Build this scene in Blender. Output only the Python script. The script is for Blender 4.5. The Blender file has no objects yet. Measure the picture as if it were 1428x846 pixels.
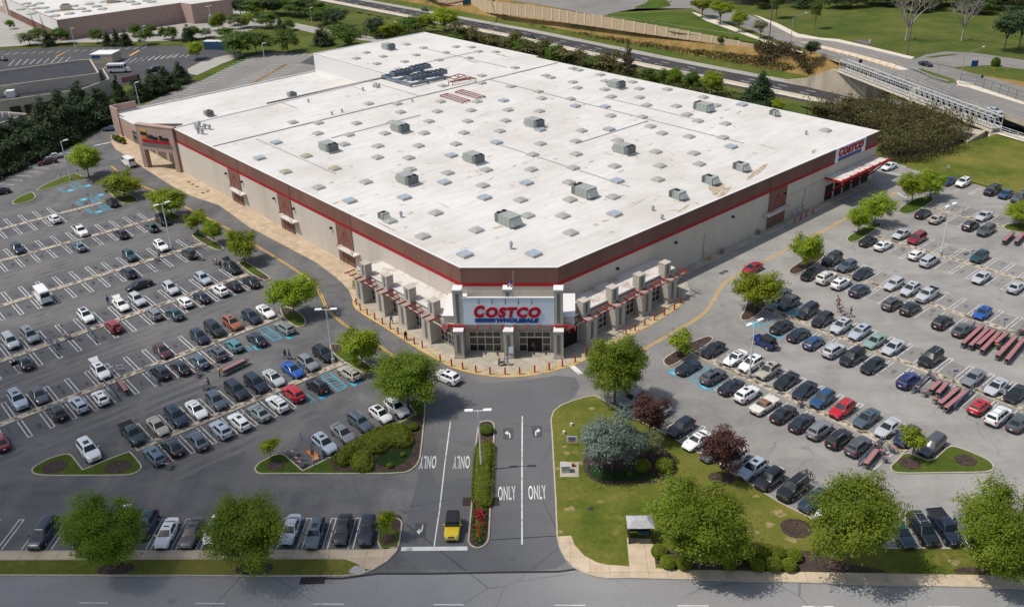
import bpy, bmesh, math, random
from mathutils import Vector, Matrix
random.seed(7)
scene = bpy.context.scene
COL = scene.collection
rad = math.radians

# ------------------------------------------------------------------ survey
# The drone's position and lens were solved from the photograph, so that a point seen in it
# can be placed on the ground (or on a roof) in metres.
F_PX, PITCH, ROLL, YAW, CAM_H = 1258.43, 0.48159865, -0.0355795, -0.7073635, 68.6
FWD = Vector((0, math.cos(PITCH), -math.sin(PITCH)))
RT0 = Vector((1, 0, 0))
UP0 = RT0.cross(FWD)
RT = RT0*math.cos(ROLL) + UP0*math.sin(ROLL)
UP = -RT0*math.sin(ROLL) + UP0*math.cos(ROLL)

def at(x, y, z=0.0):
    d = RT*((x-714)/F_PX) - UP*((y-423)/F_PX) + FWD
    t = (z-CAM_H)/d.z
    return Vector((d.x*t, d.y*t, z))

def proj(p):
    q = Vector(p) - Vector((0, 0, CAM_H))
    w = q.dot(FWD)
    return 714 + F_PX*q.dot(RT)/w, 423 - F_PX*q.dot(UP)/w

TZ = 240/1269.0
def tz(o, x, y):
    return (o[0]+x*TZ, o[1]+y*TZ)

EA = Vector((math.sin(YAW), math.cos(YAW), 0))    # along the left wall, away from us
EB = Vector((math.cos(YAW), -math.sin(YAW), 0))   # along the right wall, away from us
ANG_A = math.atan2(EA.y, EA.x)
ANG_B = math.atan2(EB.y, EB.x)
def ab(b, a, z=0.0):
    return EB*b + EA*a + Vector((0, 0, z))
def to_ba(p):
    return (p.x*EB.x+p.y*EB.y, p.x*EA.x+p.y*EA.y)

def height_of(base, top, zb=0.0):
    b = at(base[0], base[1], zb)
    best, bh = 1e9, 1
    for i in range(1, 400):
        h = i*0.06
        q = proj(b+Vector((0, 0, h)))
        e = abs(q[1]-top[1])
        if e < best:
            best, bh = e, h
    return bh
def px_per_m(p):
    q = Vector(p) - Vector((0, 0, CAM_H))
    return F_PX/q.dot(FWD)

# ------------------------------------------------------------------ helpers
class MB:
    """collects polygons, builds one mesh object"""
    def __init__(self):
        self.v = []; self.f = []; self.m = []; self.s = []
    def add(self, verts, faces, m=0, smooth=False):
        o = len(self.v)
        self.v += [tuple(p) for p in verts]
        for f in faces:
            self.f.append([i+o for i in f]); self.m.append(m); self.s.append(smooth)
        return self
    def box(self, c, s, m=0, rot=0.0):
        cx, cy, cz = c; sx, sy, sz = s[0]/2, s[1]/2, s[2]/2
        ca, sa = math.cos(rot), math.sin(rot)
        vs = []
        for z in (-sz, sz):
            for x, y in ((-sx, -sy), (sx, -sy), (sx, sy), (-sx, sy)):
                vs.append((cx+x*ca-y*sa, cy+x*sa+y*ca, cz+z))
        return self.add(vs, [(3, 2, 1, 0), (4, 5, 6, 7), (0, 1, 5, 4), (1, 2, 6, 5), (2, 3, 7, 6), (3, 0, 4, 7)], m)
    def bx(self, x0, x1, y0, y1, z0, z1, m=0):
        return self.box(((x0+x1)/2, (y0+y1)/2, (z0+z1)/2), (x1-x0, y1-y0, z1-z0), m)
    def prism(self, pts, z0, z1, m=0, mtop=None, bottom=False):
        n = len(pts)
        vs = [(p[0], p[1], z0) for p in pts]+[(p[0], p[1], z1) for p in pts]
        self.add(vs, [(i, (i+1) % n, n+(i+1) % n, n+i) for i in range(n)], m)
        self.add([(p[0], p[1], z1) for p in pts], [list(range(n))], m if mtop is None else mtop)
        if bottom:
            self.add([(p[0], p[1], z0) for p in pts], [list(range(n))[::-1]], m)
        return self
    def sheet(self, pts, z=None, m=0):
        vs = [(p[0], p[1], p[2] if z is None else z) for p in pts]
        return self.add(vs, [list(range(len(vs)))], m)
    def tube(self, p0, p1, r0, r1=None, n=8, m=0, caps=True, smooth=True):
        p0 = Vector(p0); p1 = Vector(p1)
        r1 = r0 if r1 is None else r1
        d = (p1-p0).normalized()
        u = d.cross(Vector((0, 0, 1)))
        if u.length < 1e-3: u = Vector((1, 0, 0))
        u.normalize(); w = d.cross(u)
        vs = []
        for p, r in ((p0, r0), (p1, r1)):
            for k in range(n):
                t = 2*math.pi*k/n
                vs.append(p+(u*math.cos(t)+w*math.sin(t))*r)
        self.add(vs, [(k, (k+1) % n, n+(k+1) % n, n+k) for k in range(n)], m, smooth)
        if caps:
            self.add(vs, [list(range(n))[::-1], list(range(n, 2*n))], m)
        return self
    def path(self, pts, r, n=6, m=0):
        for p, q in zip(pts, pts[1:]):
            self.tube(p, q, r, r, n, m)
        return self
    def ball(self, c, r, m=0, nu=10, nv=6, squash=1.0):
        vs = []; fs = []
        for j in range(nv+1):
            ph = math.pi*j/nv
            for i in range(nu):
                t = 2*math.pi*i/nu
                vs.append((c[0]+r*math.sin(ph)*math.cos(t), c[1]+r*math.sin(ph)*math.sin(t), c[2]+r*squash*math.cos(ph)))
        for j in range(nv):
            for i in range(nu):
                fs.append((j*nu+i, (j+1)*nu+i, (j+1)*nu+(i+1) % nu, j*nu+(i+1) % nu))
        return self.add(vs, fs, m, True)
    def mesh(self, name, mats):
        me = bpy.data.meshes.new(name)
        me.from_pydata(self.v, [], self.f)
        for mt in mats: me.materials.append(mt)
        if len(self.f):
            me.polygons.foreach_set('material_index', self.m)
            me.polygons.foreach_set('use_smooth', self.s)
        me.update()
        return me
    def obj(self, name, mats, parent=None, loc=None, rotz=None):
        if not isinstance(mats, (list, tuple)): mats = [mats]
        return link(name, self.mesh(name, mats), parent, loc, rotz)

def link(name, data, parent=None, loc=None, rotz=None):
    o = bpy.data.objects.new(name, data)
    COL.objects.link(o)
    if parent: o.parent = parent
    if loc is not None: o.location = loc
    if rotz is not None: o.rotation_euler = (0, 0, rotz)
    return o

LABELS = {}
def tag(o, label, cat, group=None, kind=None):
    o['label'] = label; o['category'] = cat
    if group: o['group'] = group
    if kind: o['kind'] = kind
    return o
def thing(name, label, cat, loc=(0, 0, 0), rotz=0.0, group=None):
    o = bpy.data.objects.new(name, None)
    COL.objects.link(o)
    o.empty_display_size = 0.3
    o.location = loc; o.rotation_euler = (0, 0, rotz)
    return tag(o, label, cat, group)
def struct(o):
    o['kind'] = 'structure'
    return o
def copy_tree(o, parent=None):
    c = o.copy()
    COL.objects.link(c)
    c.parent = parent
    for ch in o.children:
        copy_tree(ch, c)
    return c

def chaikin(pts, it=2, closed=True):
    for _ in range(it):
        out = []
        n = len(pts)
        rng = range(n) if closed else range(n-1)
        if not closed: out.append(pts[0])
        for i in rng:
            p, q = pts[i], pts[(i+1) % n]
            out.append(p.lerp(q, .25)); out.append(p.lerp(q, .75))
        if not closed: out.append(pts[-1])
        pts = out
    return pts
def area2(pts):
    return sum(p.x*q.y-q.x*p.y for p, q in zip(pts, pts[1:]+pts[:1]))
def ccw(pts):
    pts = [Vector(p) for p in pts]
    return pts if area2(pts) > 0 else pts[::-1]
def inset(pts, d):
    n = len(pts); out = []
    for i in range(n):
        p0, p, p1 = pts[i-1], pts[i], pts[(i+1) % n]
        e0 = (p-p0); e1 = (p1-p)
        e0.z = e1.z = 0
        if e0.length < 1e-6: e0 = e1
        if e1.length < 1e-6: e1 = e0
        n0 = Vector((-e0.y, e0.x, 0)).normalized(); n1 = Vector((-e1.y, e1.x, 0)).normalized()
        b = n0+n1
        if b.length < 1e-4: b = n0
        b.normalize()
        k = d/max(0.5, b.dot(n0))
        out.append(p+b*k)
    return out
def ribbon(pts, w, z=None):
    """strip of width w along a polyline; returns (verts, faces)"""
    vs = []; n = len(pts)
    for i, p in enumerate(pts):
        a = pts[max(0, i-1)]; b = pts[min(n-1, i+1)]
        d = Vector((b.x-a.x, b.y-a.y, 0)).normalized()
        s = Vector((-d.y, d.x, 0))*(w/2)
        for q in (p+s, p-s):
            vs.append((q.x, q.y, q.z if z is None else z))
    return vs, [(2*i+1, 2*i+3, 2*i+2, 2*i) for i in range(n-1)]
def offset_line(pts, d):
    out = []; n = len(pts)
    for i, p in enumerate(pts):
        a = pts[max(0, i-1)]; b = pts[min(n-1, i+1)]
        e = Vector((b.x-a.x, b.y-a.y, 0)).normalized()
        out.append(p+Vector((-e.y, e.x, 0))*d)
    return out

# ------------------------------------------------------------------ materials
MATS = {}
def srgb(r, g, b):
    f = lambda c: (c/255/12.92) if c/255 <= .04045 else ((c/255+.055)/1.055)**2.4
    return (f(r), f(g), f(b), 1)
def mat(name, c1, c2=None, scale=1.0, rough=.8, metal=0.0, detail=6, ramp=(.35, .65), bump=0.0, bscale=None,
        spec=.3, alpha=1.0, emit=0.0, coat=0.0, space='Object', stretch=None):
    m = bpy.data.materials.new(name); m.use_nodes = True
    nt = m.node_tree; N = nt.nodes; L = nt.links
    b = N['Principled BSDF']
    c1 = tuple(c1)+((1,) if len(c1) == 3 else ())
    b.inputs['Base Color'].default_value = c1
    b.inputs['Roughness'].default_value = rough
    b.inputs['Metallic'].default_value = metal
    b.inputs['Specular IOR Level'].default_value = spec
    if coat: b.inputs['Coat Weight'].default_value = coat
    tc = N.new('ShaderNodeTexCoord'); out = tc.outputs['Object']
    if stretch:
        mp = N.new('ShaderNodeMapping'); mp.inputs['Scale'].default_value = stretch[:3]
        if len(stretch) > 3: mp.inputs['Rotation'].default_value = (0, 0, stretch[3])
        L.new(out, mp.inputs['Vector']); out = mp.outputs['Vector']
    if c2 is not None:
        c2 = tuple(c2)+((1,) if len(c2) == 3 else ())
        n = N.new('ShaderNodeTexNoise'); n.inputs['Scale'].default_value = scale; n.inputs['Detail'].default_value = detail
        n.inputs['Roughness'].default_value = .6
        L.new(out, n.inputs['Vector'])
        r = N.new('ShaderNodeValToRGB')
        r.color_ramp.elements[0].position = ramp[0]; r.color_ramp.elements[0].color = c1
        r.color_ramp.elements[1].position = ramp[1]; r.color_ramp.elements[1].color = c2
        L.new(n.outputs['Fac'], r.inputs['Fac']); L.new(r.outputs['Color'], b.inputs['Base Color'])
    if bump:
        n2 = N.new('ShaderNodeTexNoise'); n2.inputs['Scale'].default_value = bscale or scale*8; n2.inputs['Detail'].default_value = 4
        L.new(out, n2.inputs['Vector'])
        bp = N.new('ShaderNodeBump'); bp.inputs['Strength'].default_value = bump; bp.inputs['Distance'].default_value = .05
        L.new(n2.outputs['Fac'], bp.inputs['Height']); L.new(bp.outputs['Normal'], b.inputs['Normal'])
    if emit:
        b.inputs['Emission Color'].default_value = c1; b.inputs['Emission Strength'].default_value = emit
    MATS[name] = m
    return m
class NB:
    """tiny node-graph builder on a material"""
    def __init__(self, m):
        self.nt = m.node_tree; self.N = self.nt.nodes; self.L = self.nt.links
        self.b = self.N['Principled BSDF']
        self.pos = self.N.new('ShaderNodeTexCoord').outputs['Object']
    def link(self, a, b): self.L.new(a, b)
    def noise(self, scale, detail=5, rough=.6, vec=None, dist=0):
        n = self.N.new('ShaderNodeTexNoise'); n.inputs['Scale'].default_value = scale; n.inputs['Detail'].default_value = detail
        n.inputs['Roughness'].default_value = rough; n.inputs['Distortion'].default_value = dist
        self.L.new(vec or self.pos, n.inputs['Vector']); return n.outputs['Fac']
    def mapping(self, scale=(1, 1, 1), rot=0, loc=(0, 0, 0), vec=None):
        n = self.N.new('ShaderNodeMapping'); n.inputs['Scale'].default_value = scale; n.inputs['Rotation'].default_value = (0, 0, rot)
        n.inputs['Location'].default_value = loc
        self.L.new(vec or self.pos, n.inputs['Vector']); return n.outputs['Vector']
    def ramp(self, fac, stops):
        n = self.N.new('ShaderNodeValToRGB'); cr = n.color_ramp
        while len(cr.elements) < len(stops): cr.elements.new(.5)
        for e, (p, c) in zip(cr.elements, stops):
            e.position = p; e.color = tuple(c)+((1,) if len(c) == 3 else ()) if isinstance(c, (tuple, list)) else (c, c, c, 1)
        self.L.new(fac, n.inputs['Fac']); return n.outputs['Color']
    def mix(self, fac, a, b, mode='MIX'):
        n = self.N.new('ShaderNodeMix'); n.data_type = 'RGBA'; n.blend_type = mode
        for k, v in ((0, fac), (6, a), (7, b)):
            s = n.inputs[k]
            if isinstance(v, (int, float)):
                s.default_value = v if k == 0 else (v, v, v, 1)
            elif isinstance(v, (tuple, list)): s.default_value = tuple(v)+((1,) if len(v) == 3 else ())
            else: self.L.new(v, s)
        return n.outputs[2]
    def voronoi(self, scale, feature='DISTANCE_TO_EDGE', vec=None):
        n = self.N.new('ShaderNodeTexVoronoi'); n.feature = feature; n.inputs['Scale'].default_value = scale
        self.L.new(vec or self.pos, n.inputs['Vector']); return n.outputs[0]
    def math(self, op, a, b=0.0):
        n = self.N.new('ShaderNodeMath'); n.operation = op
        for s, v in ((n.inputs[0], a), (n.inputs[1], b)):
            if isinstance(v, (int, float)): s.default_value = v
            else: self.L.new(v, s)
        return n.outputs[0]
    def sep(self, vec=None):
        n = self.N.new('ShaderNodeSeparateXYZ'); self.L.new(vec or self.pos, n.inputs[0]); return n.outputs
    def bump(self, h, strength=.3, dist=.05):
        n = self.N.new('ShaderNodeBump'); n.inputs['Strength'].default_value = strength; n.inputs['Distance'].default_value = dist
        self.L.new(h, n.inputs['Height']); self.L.new(n.outputs['Normal'], self.b.inputs['Normal'])
    def color(self, c): self.L.new(c, self.b.inputs['Base Color'])

def asphalt(name, dark, light, tint2, crack=1.0, rough=.9):
    m = mat(name, light, rough=rough, spec=.25); g = NB(m)
    big = g.noise(.035, 6, .65)
    mid = g.noise(.22, 8, .7, dist=.6)
    fine = g.noise(6, 3, .7)
    streak = g.noise(.5, 4, .6, vec=g.mapping((.12, 1, 1), rot=-ANG_B))
    c = g.ramp(big, [(.32, dark), (.5, light), (.68, tint2)])
    c = g.mix(g.ramp(mid, [(.35, 0.0), (.75, 1.0)]), c, g.mix(.5, c, dark))
    c = g.mix(g.math('MULTIPLY', g.ramp(streak, [(.45, 0.0), (.75, 1.0)]), .35), c, tint2)
    c = g.mix(.25, c, g.ramp(fine, [(.3, tuple(x*.5 for x in dark)), (.7, tuple(min(1, x*1.6) for x in light))]))
    wob = g.mix(.06, g.pos, g.N.new('ShaderNodeTexNoise').outputs['Color'], 'ADD')
    cr = g.voronoi(.07, vec=wob)
    msk = g.math('MULTIPLY', g.ramp(cr, [(.0, 1.0), (.006, 0.0)]), g.ramp(g.noise(.05, 3), [(.45, 0.0), (.55, .8*crack)]))
    c = g.mix(msk, c, (.02, .02, .022))
    # oil and tyre stains
    st = g.math('MULTIPLY', g.ramp(g.voronoi(.31, 'F1'), [(.0, 1.0), (.22, 0.0)]), g.ramp(g.noise(.4, 3), [(.5, 0.0), (.62, .55)]))
    c = g.mix(st, c, tuple(x*.4 for x in dark))
    g.color(c); g.bump(fine, .15, .02)
    return m
asphalt('asphalt_old', (.13, .125, .118), (.205, .195, .182), (.25, .235, .215))
asphalt('asphalt_dark', (.04, .042, .048), (.068, .068, .072), (.098, .094, .088))
asphalt('asphalt_road', (.175, .176, .18), (.23, .229, .228), (.275, .268, .256), crack=.6)
asphalt('asphalt_drive', (.082, .085, .092), (.115, .117, .122), (.15, .148, .145), crack=.8)
asphalt('wear_dark', (.105, .103, .103), (.135, .131, .128), (.165, .158, .15), crack=0)
asphalt('asphalt_highway', (.035, .034, .038), (.05, .048, .052), (.062, .058, .06), crack=.2)
asphalt('asphalt_far', (.06, .06, .064), (.10, .1, .1), (.17, .165, .155))
asphalt('concrete_lot', (.24, .23, .21), (.32, .31, .28), (.38, .36, .33), crack=.5)
# the shopping-centre lot: dark seal coat with some shade painted in on the left, worn pale right of the drive
def lot_material():
    m = mat('asphalt_lot', (.1, .1, .1), rough=.9, spec=.25); g = NB(m)
    x = g.sep()[0]
    y = g.sep()[1]
    big = g.noise(.03, 6, .65); mid = g.noise(.2, 8, .7, dist=.7); fine = g.noise(5, 3, .7)
    edge = g.math('ADD', g.math('ADD', x, g.math('MULTIPLY', y, -.05)), g.math('MULTIPLY', g.math('SUBTRACT', big, .5), 70))
    side = g.ramp(g.math('ADD', g.math('MULTIPLY', edge, 1/90), .43), [(.15, 0.0), (.85, 1.0)])
    dk = g.ramp(mid, [(.3, (.08, .082, .088)), (.5, (.118, .118, .12)), (.72, (.168, .162, .153))])
    lt = g.ramp(mid, [(.25, (.21, .203, .192)), (.5, (.285, .275, .258)), (.75, (.34, .325, .30))])
    c = g.mix(side, dk, lt)
    sw = g.ramp(g.noise(.09, 5, .6, vec=g.mapping((.25, 1.5, 1), rot=-ANG_B)), [(.45, 0.0), (.70, .34)])
    c = g.mix(sw, c, (.06, .06, .064))
    sw2 = g.ramp(g.noise(.11, 5, .6, vec=g.mapping((1.5, .2, 1), rot=-ANG_B, loc=(31, 7, 0))), [(.5, 0.0), (.75, .35)])
    c = g.mix(sw2, c, (.24, .225, .2))
    c = g.mix(g.ramp(fine, [(.35, .0), (.75, .16)]), c, (.03, .03, .03))
    nz = g.N.new('ShaderNodeTexNoise'); nz.inputs['Scale'].default_value = .3; g.link(g.pos, nz.inputs['Vector'])
    wob = g.mix(1.0, g.pos, g.mix(.9, nz.outputs['Color'], (0, 0, 0), 'MULTIPLY'), 'ADD')
    vv = g.N.new('ShaderNodeVectorMath'); vv.operation = 'MULTIPLY_ADD'
    g.link(nz.outputs['Color'], vv.inputs[0]); vv.inputs[1].default_value = (5, 5, 0); g.link(g.pos, vv.inputs[2])
    cr = g.voronoi(.055, vec=vv.outputs[0])
    msk = g.math('MULTIPLY', g.ramp(cr, [(.0, 1.0), (.0045, 0.0)]), g.ramp(g.noise(.05, 3), [(.5, 0.0), (.6, .55)]))
    c = g.mix(msk, c, (.022, .022, .024))
    st = g.math('MULTIPLY', g.ramp(g.voronoi(.29, 'F1'), [(.0, 1.0), (.2, 0.0)]), g.ramp(g.noise(.37, 3), [(.5, 0.0), (.62, .6)]))
    c = g.mix(st, c, (.035, .035, .037))
    # worn tyre lanes run with the rows
    g.color(c); g.bump(fine, .12, .02)
    return m
lot_material()
asphalt('bay_dark', (.068, .07, .078), (.10, .102, .11), (.14, .137, .132), crack=.5)
asphalt('bay_pale', (.15, .145, .138), (.22, .212, .20), (.27, .26, .24), crack=.4)
mat('oil_dark', (.03, .031, .035), (.06, .061, .066), 3, rough=.7)
mat('oil_pale', (.10, .097, .092), (.17, .163, .152), 3, rough=.75)

def grass(name, a, b, c3):
    m = mat(name, a, rough=1.0, spec=.1); g = NB(m)
    c = g.ramp(g.noise(.16, 6, .7), [(.36, a), (.52, b), (.66, c3)])
    c = g.mix(g.ramp(g.noise(1.6, 6, .75), [(.33, .7), (.66, .0)]), c, tuple(v*.45 for v in a))
    c = g.mix(g.ramp(g.noise(.05, 4, .6), [(.42, .0), (.62, .55)]), c, c3)
    c = g.mix(g.ramp(g.noise(9, 4, .8), [(.45, .0), (.8, .5)]), c, tuple(min(1, v*1.5) for v in c3))
    dirt = g.math('MULTIPLY', g.ramp(g.noise(.35, 5), [(.66, 0.0), (.72, 1.0)]), .7)
    c = g.mix(dirt, c, (.22, .16, .09))
    g.color(c); g.bump(g.noise(14, 3, .8), .5, .06)
    return m
grass('grass_lawn', (.045, .088, .009), (.095, .122, .016), (.20, .172, .045))
grass('grass_island', (.035, .07, .009), (.055, .095, .012), (.09, .115, .02))
grass('grass_field', (.042, .082, .012), (.07, .10, .018), (.12, .12, .032))
grass('grass_dry', (.055, .08, .012), (.17, .12, .04), (.34, .21, .085))
grass('ground_cover', (.012, .028, .008), (.02, .04, .012), (.03, .05, .015))
mat('bare_soil', (.30, .22, .12), (.13, .135, .03), 2.2, rough=1)
mat('mulch', (.025, .018, .015), (.085, .056, .045), 4, rough=1, bump=.6)
mat('kerb_concrete', (.34, .30, .24), (.44, .39, .31), 1.5, rough=.9)
mat('kerb_grey', (.36, .35, .33), (.26, .25, .24), 1.2, rough=.9)
def walk(name, a, b, joint):
    m = mat(name, a, rough=.9, spec=.2); g = NB(m)
    c = g.ramp(g.noise(.5, 7, .65), [(.32, tuple(v*.8 for v in a)), (.5, a), (.7, b)])
    c = g.mix(g.ramp(g.noise(6, 3), [(.4, .0), (.8, .3)]), c, tuple(v*.6 for v in a))
    br = g.N.new('ShaderNodeTexBrick'); br.inputs['Scale'].default_value = 1
    br.offset = 0; br.inputs['Brick Width'].default_value = joint; br.inputs['Row Height'].default_value = joint*1.1
    br.inputs['Mortar Size'].default_value = .02; br.inputs['Color1'].default_value = (1, 1, 1, 1); br.inputs['Color2'].default_value = (.9, .9, .9, 1)
    br.inputs['Mortar'].default_value = (.45, .42, .4, 1)
    g.link(g.mapping(rot=-ANG_B if name != 'walk_street' else .045), br.inputs['Vector'])
    c = g.mix(1.0, c, br.outputs['Color'], 'MULTIPLY')
    g.color(c); return m
walk('walk_street', (.50, .40, .285), (.58, .48, .36), 2.0)
walk('walk_store', (.47, .365, .25), (.55, .455, .35), 1.8)
walk('walk_entry', (.38, .345, .28), (.52, .47, .39), 2.4)
m = mat('median_cobble', (.3, .26, .2), rough=.95); g = NB(m)
c = g.ramp(g.voronoi(1.5, 'F1'), [(.0, (.56, .50, .41)), (.45, (.34, .295, .235)), (.75, (.08, .07, .06))])
c = g.mix(g.ramp(g.noise(.9, 4), [(.5, 0.0), (.8, .35)]), c, (.40, .35, .28)); g.color(c)
def worn_paint(name, col, under, lo=.42, hi=.50):
    m = mat(name, col, rough=.8); g = NB(m)
    w = g.ramp(g.math('ADD', g.math('MULTIPLY', g.noise(.7, 3), .5), g.math('MULTIPLY', g.noise(9, 5, .75), .5)), [(lo-.03, 1.0), (lo+.05, 0.0)])
    c = g.mix(w, col, under); g.color(c)
worn_paint('paint_white', (.60, .60, .59), (.19, .185, .18), .435)
worn_paint('paint_white_old', (.55, .55, .54), (.13, .13, .13), .43)
worn_paint('paint_yellow', (.60, .36, .055), (.25, .2, .12), .425)
worn_paint('paint_blue', (.045, .32, .46), (.12, .14, .16), .43)
worn_paint('paint_orange', (.62, .33, .06), (.3, .26, .2), .40)
mat('tar_seam', (.012, .013, .016), (.04, .04, .045), 3, rough=.6)
mat('patch_dark', (.05, .052, .058), (.085, .086, .09), 2, rough=.9)
mat('iron_grate', (.05, .035, .03), (.02, .018, .018), 8, rough=.8)
# building
def block_wall(name, a, b, course, bumpy=.25):
    m = mat(name, a, rough=.92, spec=.2); g = NB(m)
    z = g.sep()[2]
    c = g.ramp(g.noise(.25, 6, .6, vec=g.mapping((1, 1, .15))), [(.3, tuple(v*.86 for v in a)), (.5, a), (.7, b)])
    fr = g.math('FRACT', g.math('DIVIDE', z, course))
    ln = g.ramp(fr, [(.0, .62), (.05, 1.0), (.95, 1.0), (1.0, .62)])
    c = g.mix(1.0, c, ln, 'MULTIPLY')
    c = g.mix(g.ramp(g.noise(3.5, 3), [(.35, .0), (.8, .25)]), c, tuple(v*.6 for v in a))
    g.color(c); g.bump(g.noise(5, 3), bumpy, .08)
    return m
block_wall('wall_tan', (.54, .485, .415), (.58, .525, .455), .62)
block_wall('wall_brown', (.185, .098, .078), (.215, .118, .094), .62)
block_wall('wall_brown_panel', (.20, .105, .078), (.225, .125, .095), 9.0)
block_wall('stone_grey', (.45, .412, .355), (.50, .462, .405), .41, .6)
mat('stucco_pink', (.36, .245, .205), (.41, .29, .245), .6, rough=.95)
mat('stucco_pink_dark', (.28, .18, .15), (.33, .22, .18), .6, rough=.95)
mat('stucco_tan', (.41, .36, .30), (.45, .40, .34), .5, rough=.95)
mat('red_stripe', (.36, .008, .014), (.30, .006, .012), 2, rough=.6)
mat('red_steel', (.40, .012, .018), (.30, .01, .014), 1.2, rough=.45)
mat('cap_white', (.64, .63, .615), rough=.6)
m = mat('roof_white', (.74, .73, .70), rough=.75, spec=.25); g = NB(m)
c = g.ramp(g.noise(.06, 7, .65), [(.3, (.48, .455, .415)), (.5, (.57, .555, .53)), (.68, (.615, .605, .585))])
c = g.mix(g.ramp(g.noise(.5, 7, .75, vec=g.mapping((.25, 1.4, 1))), [(.44, .0), (.72, .5)]), c, (.41, .375, .33))
sp = g.math('MULTIPLY', g.ramp(g.noise(.42, 4, .5), [(.66, .0), (.73, 1.0)]), g.ramp(g.noise(3, 3), [(.35, .2), (.6, .9)]))
c = g.mix(sp, c, (.30, .235, .165))
lw = g.sep(g.mapping((1, 1, 1)))
fr = g.math('FRACT', g.math('DIVIDE', lw[1], 3.05))
c = g.mix(g.math('MULTIPLY', g.ramp(fr, [(.0, 1.0), (.03, .0)]), .28), c, (.42, .40, .37))
g.color(c)
mat('roof_seam', (.20, .19, .18), (.36, .34, .32), 1.5, rough=.9)
mat('roof_stain', (.26, .20, .13), (.48, .42, .34), 1.8, rough=.95)
mat('dirty_roof', (.56, .54, .51), (.36, .24, .185), .45, rough=.9, ramp=(.5, .68))
mat('skylight_dome', (.29, .30, .255), (.36, .365, .32), .9, rough=.35, spec=.5)
mat('skylight_glass', (.26, .31, .375), (.34, .39, .45), 1.3, rough=.15, spec=.6)
mat('skylight_yellowed', (.30, .26, .15), (.36, .33, .24), .9, rough=.4, spec=.4)
mat('skylight_frame', (.46, .46, .45), rough=.5, metal=.3)
mat('ac_grey', (.27, .295, .275), (.32, .34, .32), 1.2, rough=.6)
mat('ac_dark', (.10, .115, .115), (.15, .165, .165), 2, rough=.6)
mat('fan_black', (.012, .013, .015), rough=.6)
mat('galvanised', (.34, .36, .38), (.45, .47, .48), 2, rough=.45, metal=.5)
mat('steel_blue', (.12, .155, .20), (.17, .21, .26), 2, rough=.5, metal=.3)
mat('rust_red', (.17, .045, .03), (.25, .075, .045), 2, rough=.8)
mat('panel_white', (.62, .71, .80), (.66, .745, .82), .4, rough=.5)
mat('sign_red', (.40, .003, .02), rough=.45)
mat('sign_blue', (.012, .065, .24), rough=.4)
mat('glass_dark', (.018, .022, .024), rough=.08, spec=.6)
mat('door_brown', (.16, .082, .062), (.19, .10, .075), 2, rough=.7)
mat('door_dark', (.008, .008, .009), rough=.6)
mat('frame_alu', (.52, .52, .50), rough=.4, metal=.4)
mat('pole_grey', (.68, .70, .72), (.6, .62, .64), 1, rough=.5, metal=.2)
mat('lamp_head', (.78, .79, .80), rough=.4)
mat('wood_pole', (.11, .085, .065), (.16, .13, .105), 3, rough=.95)
mat('black_metal', (.02, .02, .022), rough=.5)
mat('bollard_red', (.42, .014, .022), rough=.5)
mat('shelter_roof', (.30, .30, .32), (.42, .41, .42), 4, rough=.8)
mat('shelter_dark', (.03, .026, .024), rough=.6)
mat('noise_wall_panel', (.46, .34, .21), (.52, .40, .26), .8, rough=.95)
mat('noise_wall_post', (.62, .56, .46), rough=.9)
mat('concrete_old', (.34, .29, .22), (.50, .43, .34), .35, rough=.95, stretch=(1, 1, .35))
mat('concrete_light', (.52, .46, .37), (.60, .54, .45), .6, rough=.9)
mat('truss_grey', (.45, .47, .48), (.52, .54, .55), .8, rough=.6)
mat('mesh_green', (.04, .09, .07), rough=.7)
mat('sign_green', (.005, .14, .10), rough=.5)
mat('dark_roof', (.028, .030, .036), (.045, .047, .055), .5, rough=.9)
mat('container_blue', (.05, .13, .21), (.07, .16, .24), 1, rough=.6)
mat('tan_panel', (.42, .36, .26), (.46, .40, .30), 1, rough=.9)
mat('rock_grey', (.25, .25, .25), (.38, .37, .36), 2, rough=.9)
mat('person_skin', (.42, .24, .16), rough=.7)
mat('hair_dark', (.02, .015, .012), rough=.8)
mat('shoe_dark', (.02, .02, .022), rough=.7)
# vehicles
m = mat('car_paint', (.5, .5, .5), rough=.25, spec=.5, coat=.6); g = NB(m)
oi = g.N.new('ShaderNodeObjectInfo')
dust = g.ramp(g.noise(1.3, 4), [(.4, .0), (.8, .05)])
g.color(g.mix(dust, oi.outputs['Color'], (.25, .24, .22)))
mat('car_glass', (.010, .020, .022), rough=.05, spec=.55)
mat('car_trim_shade', (.018, .018, .02), rough=.6)
mat('tyre', (.014, .014, .015), rough=.9)
mat('rim', (.42, .43, .44), rough=.3, metal=.8)
mat('headlight', (.70, .72, .74), rough=.1, spec=.8)
mat('tail_light', (.32, .006, .008), rough=.2, spec=.6)
mat('plate', (.68, .68, .66), rough=.6)
mat('soft_top', (.022, .024, .028), rough=.9)
mat('vinyl_brown', (.22, .11, .07), rough=.7)
mat('cart_wire', (.22, .225, .235), rough=.4, metal=.6)
mat('cart_red', (.29, .11, .12), (.36, .18, .19), 2, rough=.7)
mat('cart_red_worn', (.36, .20, .205), (.30, .13, .14), 2, rough=.8)
mat('cart_orange', (.55, .16, .03), rough=.6)
mat('cardboard', (.42, .28, .16), rough=.9)
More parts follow.
